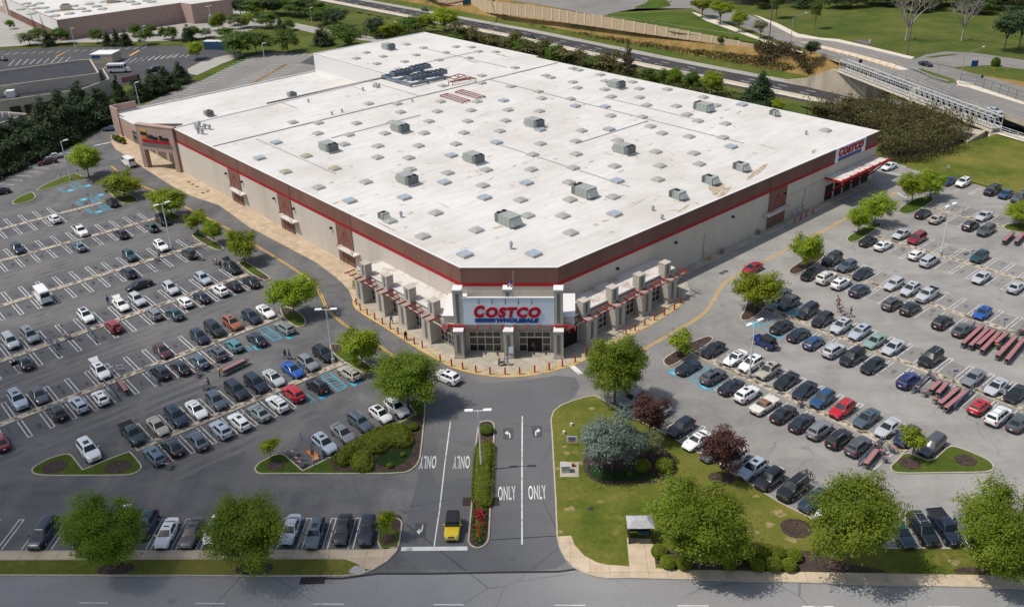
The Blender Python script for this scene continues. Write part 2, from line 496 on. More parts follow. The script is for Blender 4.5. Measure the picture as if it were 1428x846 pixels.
# plants
def leaf(name, a, b, trans=.25, tip=None):
    m = bpy.data.materials.new(name); m.use_nodes = True
    MATS[name] = m
    g = NB(m); N = g.N
    oi = N.new('ShaderNodeObjectInfo')
    c = g.ramp(g.noise(1.4, 5, .7), [(.3, a), (.65, b)])
    if tip: c = g.mix(g.ramp(g.noise(4, 3), [(.55, .0), (.8, .6)]), c, tip)
    hv = N.new('ShaderNodeHueSaturation')
    g.link(g.math('ADD', g.math('MULTIPLY', oi.outputs['Random'], .022), .497), hv.inputs['Hue'])
    g.link(g.math('ADD', g.math('MULTIPLY', oi.outputs['Random'], .35), .83), hv.inputs['Value'])
    g.link(c, hv.inputs['Color'])
    g.b.inputs['Roughness'].default_value = .6; g.b.inputs['Specular IOR Level'].default_value = .25
    g.color(hv.outputs['Color'])
    t = N.new('ShaderNodeBsdfTranslucent'); g.link(hv.outputs['Color'], t.inputs['Color'])
    mx = N.new('ShaderNodeMixShader'); mx.inputs[0].default_value = trans
    g.link(g.b.outputs[0], mx.inputs[1]); g.link(t.outputs[0], mx.inputs[2])
    g.link(mx.outputs[0], N['Material Output'].inputs['Surface'])
    return m
leaf('leaf_spring', (.165, .225, .010), (.32, .37, .024), .45)
leaf('leaf_green', (.112, .175, .010), (.235, .30, .024), .45)
leaf('leaf_mid', (.06, .108, .012), (.12, .175, .022), .38)
leaf('leaf_dark', (.025, .044, .015), (.052, .078, .024), .2)
leaf('leaf_olive', (.065, .065, .018), (.14, .12, .04), .35)
leaf('leaf_brown', (.06, .042, .025), (.12, .08, .045), .2)
leaf('leaf_purple', (.035, .012, .012), (.095, .032, .03), .2)
leaf('leaf_blue', (.085, .125, .10), (.19, .235, .19), .2)
leaf('leaf_box', (.12, .155, .010), (.22, .245, .022), .3)
leaf('leaf_pale', (.10, .12, .05), (.17, .18, .08), .25)
leaf('leaf_flower', (.30, .012, .04), (.42, .03, .07), .2)
leaf('leaf_straw', (.20, .135, .045), (.34, .23, .10), .3)
mat('bark', (.075, .055, .042), (.13, .10, .08), 4, rough=.95)
mat('bark_pale', (.34, .32, .29), (.22, .20, .18), 3, rough=.9)
mat('hedge_core', (.055, .075, .008), (.105, .13, .014), 3, rough=1.0, bump=.8)
M = MATS
# ------------------------------------------------------------------ terrain
HW_Z = -6.0
HW = [at(x, y, HW_Z) for x, y in ((447, 0), (574, 24.6), (706, 50), (808, 72), (900, 92), (1020, 116.5), (1102, 133))]
HW = [HW[0]+(HW[0]-HW[1])*3] + HW + [HW[-1]+(HW[-1]-HW[-2]).normalized()*k for k in (60, 220, 600)]
def hw_dist(x, y):
    best = 1e9; sg = 1
    for p, q in zip(HW, HW[1:]):
        ex, ey = q.x-p.x, q.y-p.y
        l2 = ex*ex+ey*ey
        t = max(0, min(1, ((x-p.x)*ex+(y-p.y)*ey)/l2))
        dx, dy = x-p.x-ex*t, y-p.y-ey*t
        d = math.hypot(dx, dy)
        if d < best:
            best = d; sg = 1 if ex*dy-ey*dx > 0 else -1
    return best*sg
FAR_Z = 1.4
def sstep(a, b, x):
    t = max(0, min(1, (x-a)/(b-a)))
    return t*t*(3-2*t)
def terrain(x, y):
    d = hw_dist(x, y)
    if d >= 0: return HW_Z-.12+(FAR_Z-HW_Z+.12)*sstep(16, 28.5, d)
    return HW_Z-.12+(-.1-HW_Z+.12)*sstep(13.4, 23, -d)
def drop(x, y, up=0.0):
    return Vector((x, y, terrain(x, y)+up))
def at_ground(px, py):
    """pixel to terrain surface by stepping"""
    z = 0.0
    for _ in range(40):
        p = at(px, py, z)
        z += (terrain(p.x, p.y)-z)*.5
    return at(px, py, z)
xs = [-1600, -1100, -800, -600, -480, -400]+[-340+20*i for i in range(10)]+[-140+5*i for i in range(72)]+[240, 260, 290, 340, 420, 560, 800, 1200, 1600]
ys = [-300, -100, 0, 60]+[120+20*i for i in range(4)]+[200+5*i for i in range(64)]+[520+25*i for i in range(10)]+[800, 900, 1100, 1500, 2200, 3200]
b = MB(); vs = []; fs = []
for y in ys:
    for x in xs: vs.append((x, y, terrain(x, y)-(1.3 if -24.5 < hw_dist(x, y) < 29 else 0)))
nx = len(xs)
for j in range(len(ys)-1):
    for i in range(nx-1):
        fs.append((j*nx+i, j*nx+i+1, (j+1)*nx+i+1, (j+1)*nx+i))
b.add(vs, fs, 0, True)
struct(b.obj('ground', M['grass_field']))
def strip_between(name, d0, d1, material, up=.05, n=1, i0=0, i1=None, step=6.0, z=None):
    pts = []
    H = HW[i0:i1]
    for p, q in zip(H, H[1:]):
        k = max(1, int((q-p).length/step))
        pts += [p.lerp(q, t/k) for t in range(k)]
    pts.append(H[-1])
    b = MB(); rows = [offset_line(pts, d0+(d1-d0)*j/n) for j in range(n+1)]
    vs = [(p.x, p.y, (terrain(p.x, p.y)+up) if z is None else z) for r in rows for p in r]
    m = len(pts)
    b.add(vs, [(j*m+i, j*m+i+1, (j+1)*m+i+1, (j+1)*m+i) for j in range(n) for i in range(m-1)], 0, True)
    return struct(b.obj(name, M[material]))
strip_between('highway', -12.8, 15.8, 'asphalt_highway', z=HW_Z)
strip_between('highway_shoulder', 12.0, 15.9, 'concrete_lot', z=HW_Z+.02)
strip_between('highway_shoulder', -13.0, -11.2, 'asphalt_far', z=HW_Z+.02)
strip_between('embankment', 15.7, 31, 'grass_dry', up=.0, n=10)
strip_between('embankment', -27, -12.7, 'grass_field', up=.02, n=9)
strip_between('embankment_turf', 15.9, 19.5, 'grass_field', up=.06, n=4)
b = MB()   # the concrete barrier between the carriageways
for p, q in zip(HW, HW[1:]):
    k = max(1, int((q-p).length/12))
    for t in range(k):
        a_, c_ = p.lerp(q, t/k), p.lerp(q, (t+1)/k)
        d = (c_-a_).normalized(); s = Vector((-d.y, d.x, 0))
        ring = lambda o: [o+s*.32, o+s*.14+Vector((0, 0, .9)), o-s*.14+Vector((0, 0, .9)), o-s*.32]
        b.add(ring(a_)+ring(c_), [(0, 1, 5, 4), (1, 2, 6, 5), (2, 3, 7, 6)])
tag(b.obj('median_barrier', M['concrete_light']), 'long pale concrete barrier between the two highway carriageways', 'barrier')
strip_between('highway_median', -1.1, 1.3, 'concrete_light', z=HW_Z+.02)
b = MB()
def dashes(b, d, on, gap, z, w=.16):
    run = 0
    for p, q in zip(HW, HW[1:]):
        e = (q-p); L_ = e.length; e = e.normalized(); s = Vector((-e.y, e.x, 0)); t = 0
        while t+on < L_:
            a_ = p+e*t+s*d; c_ = p+e*(t+on)+s*d
            b.add([(a_-s*w).to_tuple()[:2]+(z,), (c_-s*w).to_tuple()[:2]+(z,), (c_+s*w).to_tuple()[:2]+(z,), (a_+s*w).to_tuple()[:2]+(z,)], [(0, 1, 2, 3)])
            t += on+gap
for d in (5.0, 8.4, -4.7, -8.0): dashes(b, d, 3.5, 8.5, HW_Z+.03, .13)
for d in (11.8, -11.1, 1.7, -1.5): dashes(b, d, 30, .0, HW_Z+.035, .07)
struct(b.obj('highway_markings', M['paint_white']))

# ------------------------------------------------------------------ paved ground
def P_(pts, z=0.0):
    return [at(x, y, z) for x, y in pts]
def sheet(name, pts, material, z, smooth=0):
    q = ccw([Vector(p) for p in pts])
    if smooth: q = chaikin(q, smooth)
    return struct(MB().sheet(q, z).obj(name, M[material]))
def slab(name, pts, material, z1, z0=-.02, smooth=0, side=None):
    q = ccw([Vector(p) for p in pts])
    if smooth: q = chaikin(q, smooth)
    mats = [M[material], M[side or material]]
    return struct(MB().prism(q, z0, z1, 1, 0).obj(name, mats))
LOT = P_([(-260, 960), (-260, 330), (-60, 272), (0, 250), (43, 229), (80, 214), (117, 196), (140, 182)])
LOT += [ab(76, 252), ab(140, 253), ab(182, 253), ab(184, 180), ab(181, 150)]
LOT += P_([(1226, 221), (1262, 231), (1305, 246), (1360, 257), (1428, 276), (1560, 316), (1800, 420), (1800, 960)])
sheet('parking_lot', LOT, 'asphalt_lot', 0.0)
STREET = P_([(-300, 960), (-300, 802), (0, 803), (440, 804), (560, 799), (700, 796), (800, 795), (860, 806), (1428, 822), (1700, 828), (1700, 960)])
STREET[0] = at(-300, 960)+Vector((-60, -12, 0)); STREET[-1] = at(1700, 960)+Vector((60, -12, 0))
sheet('street', STREET, 'asphalt_road', .004)
DRIVE = P_([(560, 790), (563, 735), (588, 650), (600, 560), (612, 536), (700, 534), (800, 520), (812, 545), (770, 575), (776, 660), (778, 750), (800, 790), (700, 798)])
sheet('entrance_drive', DRIVE, 'asphalt_drive', .005, 1)
REAR = [ab(139, 253), ab(90, 252)]+P_([(163, 152), (200, 146.5), (266, 114.5), (300, 98), (342, 80), (380, 73), (440, 72.5), (470, 76)])+[ab(181, 262)]
sheet('rear_parking_lot', REAR, 'asphalt_old', .006)

def kerb_ring(pts, name='kerb', h=.14, w=.17, material='kerb_concrete'):
    o = ccw(pts); i = inset(o, w); n = len(o); b = MB()
    vs = [(p.x, p.y, -.02) for p in o]+[(p.x, p.y, h) for p in o]+[(p.x, p.y, h) for p in i]+[(p.x, p.y, h-.05) for p in i]
    fs = []
    for k in range(n):
        j = (k+1) % n
        fs += [(k, j, n+j, n+k), (n+k, n+j, 2*n+j, 2*n+k), (2*n+k, 2*n+j, 3*n+j, 3*n+k)]
    b.add(vs, fs)
    struct(b.obj(name, M[material]))
    return i
def island(pts, top='grass_island', smooth=1, name='lawn', h=.14, material='kerb_concrete'):
    q = ccw([Vector(p) for p in pts])
    if smooth: q = chaikin(q, smooth)
    i = kerb_ring(q, h=h, material=material)
    struct(MB().sheet(i, h-.03).obj(name, M[top]))
    return q
def disc(name, c, rx, ry, material, z, n=28, rot=0.0, jit=.06):
    ca, sa = math.cos(rot), math.sin(rot); r = random.Random(int(c.x*100))
    pts = []
    for k in range(n):
        t = 2*math.pi*k/n; f = 1+r.uniform(-jit, jit)*(rx > .6)
        x, y = rx*f*math.cos(t), ry*f*math.sin(t)
        pts.append(Vector((c.x+x*ca-y*sa, c.y+x*sa+y*ca, z)))
    return struct(MB().sheet(pts, z).obj(name, M[material]))
def mound(name, c, r, h, material, z0):
    b = MB(); n = 22; vs = []; fs = []
    for j in range(4):
        f = j/3
        for k in range(n):
            t = 2*math.pi*k/n
            vs.append((c.x+r*(1-f*.98)*math.cos(t)*(1+.05*math.sin(3*t)), c.y+r*(1-f*.98)*math.sin(t), z0+h*math.sin(f*math.pi/2)))
    for j in range(3):
        for k in range(n): fs.append((j*n+k, j*n+(k+1) % n, (j+1)*n+(k+1) % n, (j+1)*n+k))
    b.add(vs, fs, 0, True)
    return struct(b.obj(name, M[material]))

# pavement, verge and kerb along the street, left of the drive
VERGE_L = P_([(-300, 802.5), (0, 803), (440, 804), (478, 804), (505, 801), (520, 795), (540, 783), (553, 770), (557, 762), (524, 766.8), (400, 767), (0, 768.5), (-300, 769)])
kerb_ring(VERGE_L, material='kerb_concrete')
slab('pavement', P_([(-300, 769.5), (0, 769), (400, 767.5), (524, 767.3), (556, 763), (552, 770), (539, 782), (519, 795), (507, 793), (497, 786), (482, 780.5), (440, 780), (0, 781.5), (-300, 782)]), 'walk_street', .125)
sheet('verge', P_([(-300, 782.3), (0, 781.8), (440, 780.3), (482, 780.8), (497, 786.3), (506, 793), (513, 798), (500, 801), (440, 803), (0, 802), (-300, 801.5)]), 'grass_lawn', .118)
sheet('gravel_patch', P_([(484, 799), (494, 789), (503, 790), (512, 797), (500, 800.5)]), 'rock_grey', .121, 1)
for c, w in (((162, 793), 24), ((355, 793.5), 26)):
    p = at(*c); disc('mulch_bed', p, 2.05, .95, 'mulch', .123)
island(P_([(523.9, 766.5), (530.5, 725.7), (540, 721.5), (549.4, 721), (559.8, 724.8), (562, 731), (557, 761.6), (553, 766)]), smooth=1)
disc('mulch_bed', at(541.5, 752.5), .75, .9, 'mulch', .125)
disc('mulch_bed', at(553, 729), .6, 1.3, 'mulch', .125)
# islands of the left lot
ISL_TRI = [tz((0, 560), *q) for q in ((228, 510), (250, 480), (350, 425), (450, 392), (500, 384), (530, 395), (560, 430), (590, 470), (615, 502), (615, 502), (800, 425), (950, 370), (965, 372), (1000, 410), (1045, 465), (1050, 500), (1000, 532), (930, 548), (600, 548), (350, 550), (250, 538))]
island(P_(ISL_TRI), smooth=1)
disc('mulch_bed', at(*tz((0, 560), 402, 485)), 1.55, 1.3, 'mulch', .125)
disc('mulch_bed', at(*tz((0, 560), 872, 482)), 1.7, 1.35, 'mulch', .125)
z10 = lambda x, y: (340+x/10.575, 590+y/10.575)
ISL_JUN = [z10(150, 690), z10(165, 650), z10(230, 580), z10(350, 520), z10(450, 465), z10(540, 455), z10(610, 470), z10(690, 540), z10(872, 700), z10(872, 700), z10(1269, 505), (463, 636), (500, 618), (545, 596), (579.7, 577), (579.7, 577), (566, 561), (580, 556), (592, 560), (594, 566), (592, 590), (588, 630), (585, 645), (575, 656), (560, 661), (480, 661.5), (380, 661), z10(220, 760)]
island(P_(ISL_JUN), smooth=1)
sheet('mulch_bed', P_([(459, 640), (463, 655), (475, 658.5), (560, 658.5), (572, 655), (582, 645), (585, 630), (589.5, 590), (591, 575), (580, 583), (545, 598), (500, 622)]), 'mulch', .122, 1)
disc('mulch_bed', at(*z10(470, 630)), 1.15, .95, 'mulch', .125)
sheet('ground_cover', P_([(520, 640), (545, 628), (570, 616), (578, 622), (572, 640), (552, 652), (530, 652)]), 'ground_cover', .126, 2)
def px_island(org, pts, **k):
    return island(P_([tz(org, *q) for q in pts]), **k)
px_island((0, 190), ((255, 405), (330, 360), (420, 320), (500, 290), (560, 272), (610, 300), (640, 308), (690, 350), (640, 318), (540, 330), (420, 370), (330, 395)), smooth=1)
px_island((0, 190), ((85, 490), (130, 455), (200, 425), (235, 412), (265, 435), (265, 460), (200, 490), (110, 508)), smooth=1)
px_island((0, 190), ((790, 405), (830, 395), (930, 425), (1005, 450), (1020, 475), (985, 500), (900, 500), (850, 460)), smooth=1)
px_island((0, 190), ((1130, 540), (1180, 530), (1300, 570), (1340, 600), (1310, 625), (1230, 610)), smooth=1)
px_island((200, 230), ((350, 515), (375, 500), (430, 505), (560, 585), (600, 620), (560, 635), (500, 615), (400, 560)), smooth=1)
px_island((200, 230), ((690, 715), (740, 705), (830, 760), (930, 825), (940, 850), (880, 855), (800, 810), (720, 750)), smooth=1)
px_island((200, 350), ((1000, 410), (1100, 420), (1190, 490), (1205, 540), (1160, 570), (1090, 545), (1020, 480)), smooth=1)
px_island((400, 430), ((305, 280), (350, 258), (420, 275), (560, 385), (640, 440), (645, 470), (590, 490), (540, 470), (420, 395), (350, 345)), smooth=1)
for o_, p_ in (((0, 190), (900, 460)), ((200, 230), (470, 555)), ((200, 350), (860, 200)), ((200, 350), (1060, 450)), ((400, 430), (350, 300))):
    disc('mulch_bed', at(*tz(o_, *p_)), 1.3, 1.1, 'mulch', .124)
# the planted island that divides the drive
ISL_MID = P_([tz((560, 560), *q) for q in ((565, 165), (585, 148), (640, 140), (675, 152), (690, 180), (684, 290), (668, 640))]+[tz((560, 686), *q) for q in ((660, 90), (650, 330), (638, 375), (600, 408), (555, 420), (512, 402), (488, 372), (490, 330), (513, 90))]+[tz((560, 560), *q) for q in ((525, 560), (545, 300))])
island(ISL_MID, top='mulch', smooth=1, name='mulch_bed')
# the big lawn right of the drive
LAWN = [tz((750, 540), *q) for q in ((420, 60), (345, 72), (260, 98), (170, 132), (112, 178), (92, 240), (100, 330), (112, 560), (128, 846))]+[tz((750, 686), *q) for q in ((132, 200), (138, 330), (160, 420), (205, 500), (260, 555), (320, 590), (400, 620), (510, 640))]
LAWN += [(880, 806.5), (1000, 809.5), (1200, 815.5), (1428, 821), (1700, 827), (1700, 775), (1428, 766.5), (1333, 764), (1238, 764), (1200, 757), (1160, 738), (1124.5, 719), (1085, 699), (1010, 652), (944.8, 613.8), (871, 576), (850, 563.6), (840, 557)]
LAWN = ccw(P_(LAWN))
iL = kerb_ring(LAWN)
struct(MB().sheet(iL, .105).obj('lawn', M['grass_lawn']))
slab('pavement', P_([(778, 748.6), (796.3, 747.5), (801, 759.8), (814.3, 774.9), (831.3, 784.3), (846.5, 788), (876.7, 790), (914.5, 792.9), (960, 795.3), (1200, 799.5), (1428, 803.3), (1700, 809), (1700, 825), (1428, 819.5), (1200, 814), (1000, 808), (880, 805), (846, 805.5), (826, 801.5), (811, 795.5), (800, 789), (790.5, 779.5), (782, 765)]), 'walk_street', .125)
b = MB(); rb_ = random.Random(4)
for o_, q, r_ in (((750, 540), (215, 487), .55), ((750, 540), (195, 440), .3), ((750, 540), (140, 600), .5), ((750, 540), (320, 560), .55), ((750, 686), (235, 130), .75), ((750, 686), (165, 300), .5), ((960, 600), (670, 612), .9), ((960, 600), (500, 490), .4), ((960, 600), (480, 760), .8), ((750, 686), (460, 75), .4), ((960, 600), (600, 700), .7), ((750, 540), (400, 160), .5), ((750, 540), (1020, 740), .9), ((1188, 686), (750, 520), .6), ((960, 686), (760, 350), .8)):
    c0 = at(*tz(o_, *q)); b.sheet([c0+Vector((r_*rb_.uniform(.5, 1.3)*math.cos(i*.571), r_*.7*rb_.uniform(.5, 1.3)*math.sin(i*.571), 0)) for i in range(11)], .1085)
struct(b.obj('bare_soil', M['bare_soil']))
slab('shelter_pad', P_([(874, 750), (909.8, 752), (914.5, 792.5), (877.7, 791)]), 'walk_street', .122)
sheet('mulch_bed', P_([(911, 768), (940, 764), (1040, 765), (1125, 767), (1150, 775), (1180, 786), (1232, 795), (1235, 799.5), (1100, 797), (914.5, 792.4)]), 'mulch', .112, 1)
sheet('mulch_bed', P_([(1325, 795), (1350, 790), (1500, 793), (1500, 803), (1340, 801)]), 'mulch', .112, 1)
sheet('mulch_bed', P_([(813, 632), (813, 657), (822, 668), (839, 675), (856, 676.5), (886, 674), (911, 676), (926, 671), (943, 661), (944, 645), (930, 630), (915, 610), (890, 600), (860, 600), (830, 610)]), 'mulch', .112, 2)
sheet('ground_cover', P_([(818, 648), (822, 664), (840, 672), (880, 671), (912, 672), (918, 664), (890, 658), (860, 656), (835, 650)]), 'ground_cover', .117, 2)
disc('mulch_bed', at(905, 612), 1.5, 1.3, 'mulch', .112)
disc('mulch_bed', at(1006, 667), 1.6, 1.2, 'mulch', .112)
disc('mulch_bed', at(1110, 737), 1.7, 1.6, 'mulch', .112)
# islands of the right lot
px_island((900, 360), ((690, 445), (740, 370), (745, 270), (720, 290), (790, 255), (900, 350), (890, 365), (780, 460), (720, 465)), smooth=1, top='mulch', name='mulch_bed')
px_island((900, 360), ((120, 760), (170, 715), (300, 640), (420, 585), (480, 575), (510, 600), (440, 655), (330, 710), (220, 790), (160, 805)), smooth=1, top='mulch', name='mulch_bed')
px_island((1080, 300), ((95, 415), (140, 375), (270, 300), (340, 275), (385, 290), (330, 345), (200, 430), (130, 445)), smooth=1, top='mulch', name='mulch_bed')
px_island((1080, 300), ((525, 180), (560, 145), (690, 80), (770, 55), (800, 75), (720, 125), (620, 195), (550, 205)), smooth=1)
px_island((1188, 210), ((335, 445), (370, 410), (480, 350), (580, 335), (610, 365), (560, 400), (460, 465), (370, 470)), smooth=1)
px_island((1188, 210), ((1100, 570), (1150, 540), (1300, 530), (1400, 560), (1400, 610), (1200, 605)), smooth=1)
px_island((1188, 210), ((1255, 700), (1290, 680), (1420, 700), (1420, 730), (1270, 725)), smooth=1)
px_island((1188, 610), ((275, 215), (330, 165), (385, 108), (480, 140), (580, 178), (660, 110), (700, 72), (745, 62), (850, 95), (1000, 160), (1050, 205), (1045, 245), (980, 262), (650, 265), (350, 270), (290, 250)), smooth=1)
disc('mulch_bed', at(*tz((1188, 610), 425, 195)), 1.3, 1.15, 'mulch', .125)
disc('mulch_bed', at(*tz((1188, 610), 838, 172)), 1.35, 1.2, 'mulch', .125)

# cobbled medians between facing stalls
MED = {'M1': ((-60, 336), (150, 281)), 'M2': ((-60, 381), (217.5, 305)), 'M3': ((-60, 446), (281.3, 340.6)), 'M4': ((-60, 525), (345.6, 383)),
       'M5': ((-60, 616), (393, 441)), 'M6': ((190, 627), (481, 504.7)),
       'N1': ((962, 489), (1262, 631)), 'N2': ((1064, 429), (1470, 587)), 'N3': ((1148, 372), (1470, 484)), 'N4': ((1222, 330), (1470, 404)), 'N5': ((1301, 291), (1400, 316.5))}
MEDL = {}
for k, (p, q) in MED.items():
    a_, c_ = at(*p), at(*q)
    d = (c_-a_).normalized()
    MEDL[k] = (a_, c_, d)
    s = Vector((-d.y, d.x, 0))*.62
    pts = ccw([a_-s, c_-s, c_+s, a_+s])
    i = kerb_ring(pts, h=.13, w=.15)
    struct(MB().sheet(i, .11).obj('median_strip', M['median_cobble']))

# ------------------------------------------------------------------ paint
ZP = .018
def line(b, p, q, w=.11, z=ZP, m=0):
    d = (q-p); d.z = 0; d.normalize(); s = Vector((-d.y, d.x, 0))*(w/2)
    b.add([(p-s).to_tuple()[:2]+(z,), (q-s).to_tuple()[:2]+(z,), (q+s).to_tuple()[:2]+(z,), (p+s).to_tuple()[:2]+(z,)], [(0, 1, 2, 3)], m)
def hairpin(b, p, along, out, r0=.75, r1=5.75, g=.27, w=.11, cap=True, z=ZP):
    for s in (-g, g): line(b, p+along*s+out*r0, p+along*s+out*r1, w, z)
    if cap: line(b, p-along*(g-w/2)+out*(r1-w/2), p+along*(g-w/2)+out*(r1-w/2), w, z+.0015)
bay_r = random.Random(8)
def ragged(a_, c_, out, r0, r1, step=1.3, j=.28):
    d = (c_-a_); L_ = d.length; d.normalize(); n = int(L_/step)
    return [a_+d*(L_*k/n)+out*(r0) for k in range(n+1)]+[a_+d*(L_*k/n)+out*(r1+bay_r.uniform(-j, j)) for k in range(n, -1, -1)]
ZK = [0]
def stalls(key, side_out, phase, spacing, name, skip=(), lo=1.0, hi=1.0):
    a_, c_, d = MEDL[key]
    ph = at(*phase); t0 = (ph-a_).dot(d); L_ = (c_-a_).length
    b = MB(); k = -60
    while k < 60:
        t = t0+k*spacing
        if lo < t < L_-hi and k not in skip: hairpin(b, a_+d*t, d, side_out)
        k += 1
    if b.f: struct(b.obj('stall_markings', M[name]))
    left = key[0] == 'M'
    ZK[0] += 1; zk = ZK[0]*.00007
    ends = (a_+d*1.0, c_-d*(hi if hi > 3 else .5))
    sheet('bay_paving', ragged(ends[0], ends[1], side_out, .7, 5.2), 'bay_dark' if left else 'bay_pale', .0028+zk)
    if left:
        for r_ in (7.2, 9.0): sheet('tyre_wear', ragged(ends[0], ends[1], side_out, r_, r_+.75, 1.9, .3), 'wear_dark', .0008+zk)
    b = MB(); k = -60
    while k < 60:
        t = t0+(k+.5)*spacing; k += 1
        if not 1 < t < L_-1: continue
        for _ in range(bay_r.choice((1, 1, 2))):
            c0 = a_+d*(t+bay_r.uniform(-.35, .35))+side_out*bay_r.uniform(1.6, 4.4); rx, ry = bay_r.uniform(.15, .45), bay_r.uniform(.25, .95); pts = []
            for i in range(9):
                f = bay_r.uniform(.65, 1.2); pts.append(c0+d*(rx*f*math.cos(i*.698))+side_out*(ry*f*math.sin(i*.698)))
            b.sheet(ccw(pts), .0055+zk+.0019*(k % 4)+.0009*_)
    o = struct(b.obj('oil_stains', M['oil_dark' if left else 'oil_pale']))
for k, up, dn in (('M1', (51, 298.7), (65.2, 310)), ('M2', (140.9, 318.6), (137, 336.6)), ('M3', (79.4, 390.5), (98.3, 407.5)), ('M4', (157, 433), (177.8, 451)),
                  ('M5', (181.6, 506), (66.2, 584.4)), ('M6', (311.6, 553), (258.6, 619.4))):
    stalls(k, EA, up, 2.88, 'paint_white', hi=9.5 if k in ('M1', 'M5', 'M6') else 1.5)
    stalls(k, -EA, dn, 2.88, 'paint_white', hi=9.5 if k in ('M1', 'M5', 'M6') else 1.5)
for k, up, dn in (('N1', (1006, 497), (1023, 554.7)), ('N2', (1226.4, 483.6), (1166, 500.8)), ('N3', (1214, 386), (1178.3, 407.8)), ('N4', (1311, 347), (1242, 349)), ('N5', (1316.6, 290.4), (1318.5, 310))):
    stalls(k, EB, up, 2.90, 'paint_white', lo=6 if k in ('N1', 'N2') else 1)
    stalls(k, -EB, dn, 2.90, 'paint_white', lo=9 if k in ('N1', 'N2') else 1)
# kerb-side stalls
def kerb_stalls(p, q, phase, out, spacing, name='paint_white', r0=.2, r1=5.2, lo=.5, hi=.5):
    a_, c_ = at(*p), at(*q); d = (c_-a_).normalized(); t0 = (at(*phase)-a_).dot(d); b = MB()
    for k in range(-60, 60):
        t = t0+k*spacing
        if lo < t < (c_-a_).length-hi: hairpin(b, a_+d*t, d, out, r0, r1)
    struct(b.obj('stall_markings', M[name]))
kerb_stalls((850, 563.6), (1160, 738), (949, 616), EB, 2.9)
up_row = Vector((math.cos(rad(87.5)), math.sin(rad(87.5)), 0))
kerb_stalls((-100, 768.4), (523, 766.5), (417, 766.8), up_row, 2.80)
kerb_stalls((1190, 757), (1420, 765), (1275, 764.4), Vector((math.cos(rad(93)), math.sin(rad(93)), 0)), 2.80)
kerb_stalls((1318, 250), (1428, 277), (1330, 252.7), -EB, 2.9)
kerb_stalls((463, 637), (580, 578.4), (500, 619), EA, 2.85)
b = MB()   # single stall lines along the dark conifers, and in the two lots behind the store
e0, e1 = at(0, 252), at(84, 214)
d = (e1-e0).normalized(); s = Vector((d.y, -d.x, 0))
for k in range(-2, 14):
    p = e0+d*(k*2.9+1.0)
    if k < 9: line(b, p+s*.6, p+s*5.6, .16)
def px_lines(a0, a1, b0, b1, n, w=.2, z=.026):
    for k in range(n):
        t = k/(n-1); line(b, at(a0[0]+(a1[0]-a0[0])*t, a0[1]+(a1[1]-a0[1])*t), at(b0[0]+(b1[0]-b0[0])*t, b0[1]+(b1[1]-b0[1])*t), w, z)
px_lines((340, 80.5), (232, 140), (361, 81), (250, 142.5), 21)
px_lines((396, 90.5), (340, 121), (376, 90.5), (318, 120.5), 14)
px_lines((402, 90.5), (350, 120), (422, 91), (372, 121), 12)
px_lines((381, 79), (440, 78.5), (388, 74), (447, 74), 7)
struct(b.obj('stall_markings', M['paint_white_old']))
# yellow centre lines of the ring road
b = MB()
YL = [(187, 254), (200, 260), (217.5, 267.5), (249, 284), (285, 302), (321, 320), (355, 341.6), (395, 365), (430.7, 388.9), (441, 398), (449, 414), (457, 434), (483, 454.6), (506, 469), (530.5, 483), (552, 499)]
YR = [(880, 496), (900, 485.8), (944.4, 460), (970, 446), (985, 433.8), (994.6, 420.5), (1004, 401.6), (1013.5, 391), (1032.4, 381.7), (1080, 356.7), (1138.6, 327.4), (1186, 301), (1233.4, 277), (1251.4, 267.7)]
for Y in (YL, YR):
    pl = chaikin(P_(Y), 2, False)
    for o in (-.16, .16):
        v, f = ribbon(offset_line(pl, o), .15, ZP); b.add(v, f)
line(b, at(155, 231.6), at(164.5, 239), .3)
struct(b.obj('centre_line', M['paint_yellow']))
# white lane lines, stop bars and street dashes
b = MB()
def pline(*pts, w=.14):
    v, f = ribbon(P_(pts), w, ZP); b.add(v, f)
pline(tz((560, 560), 360, 148), tz((560, 560), 320, 450), tz((560, 686), 280, 130), tz((560, 686), 240, 398))
pline(tz((560, 560), 890, 105), tz((560, 560), 888, 500), tz((560, 686), 888, 385), w=.16)
pline((559.5, 765), (652, 764.2), w=.62)
pline(tz((600, 380), 1045, 688), tz((600, 380), 1110, 748), w=.8)
pline((131, 203.5), (154, 198.5), w=.6)
pline(tz((1188, 210), 255, 160), tz((1188, 210), 430, 195), w=.35)
pline(tz((1188, 210), 335, 312), tz((1188, 210), 400, 350), w=.35)
d0 = at(109.7, 840); e_ = (at(272.8, 840.8)-d0); e_.z = 0
e_.normalize()
for k in range(-6, 12):
    line(b, d0+e_*(k*12.19), d0+e_*(k*12.19+3.05), .13)
struct(b.obj('lane_markings', M['paint_white']))
def arrow(c, ang, turn):
    pts = [(-.12, -1.5), (.12, -1.5), (.14, -.2), (.3, .25), (.75*1, .45)]
    body = [(-.16, -1.5), (.16, -1.5), (.2, -.45), (.36, .0), (.7, .12), (.7, .5), (.2, .42), (-.08, .02), (-.16, -.5)]
    head = [(.62, -.5), (1.55, .31), (.62, 1.1)]
    b = MB(); ca, sa = math.cos(ang), math.sin(ang)
    for k, poly in enumerate((body, head)):
        q = [Vector((c.x+(x*turn-.5*turn)*.42*ca-y*.62*sa, c.y+(x*turn-.5*turn)*.42*sa+y*.62*ca, ZP+.002*k)) for x, y in poly]
        b.sheet(ccw(q), ZP+.002*k)
    struct(b.obj('turn_arrow', M['paint_white']))
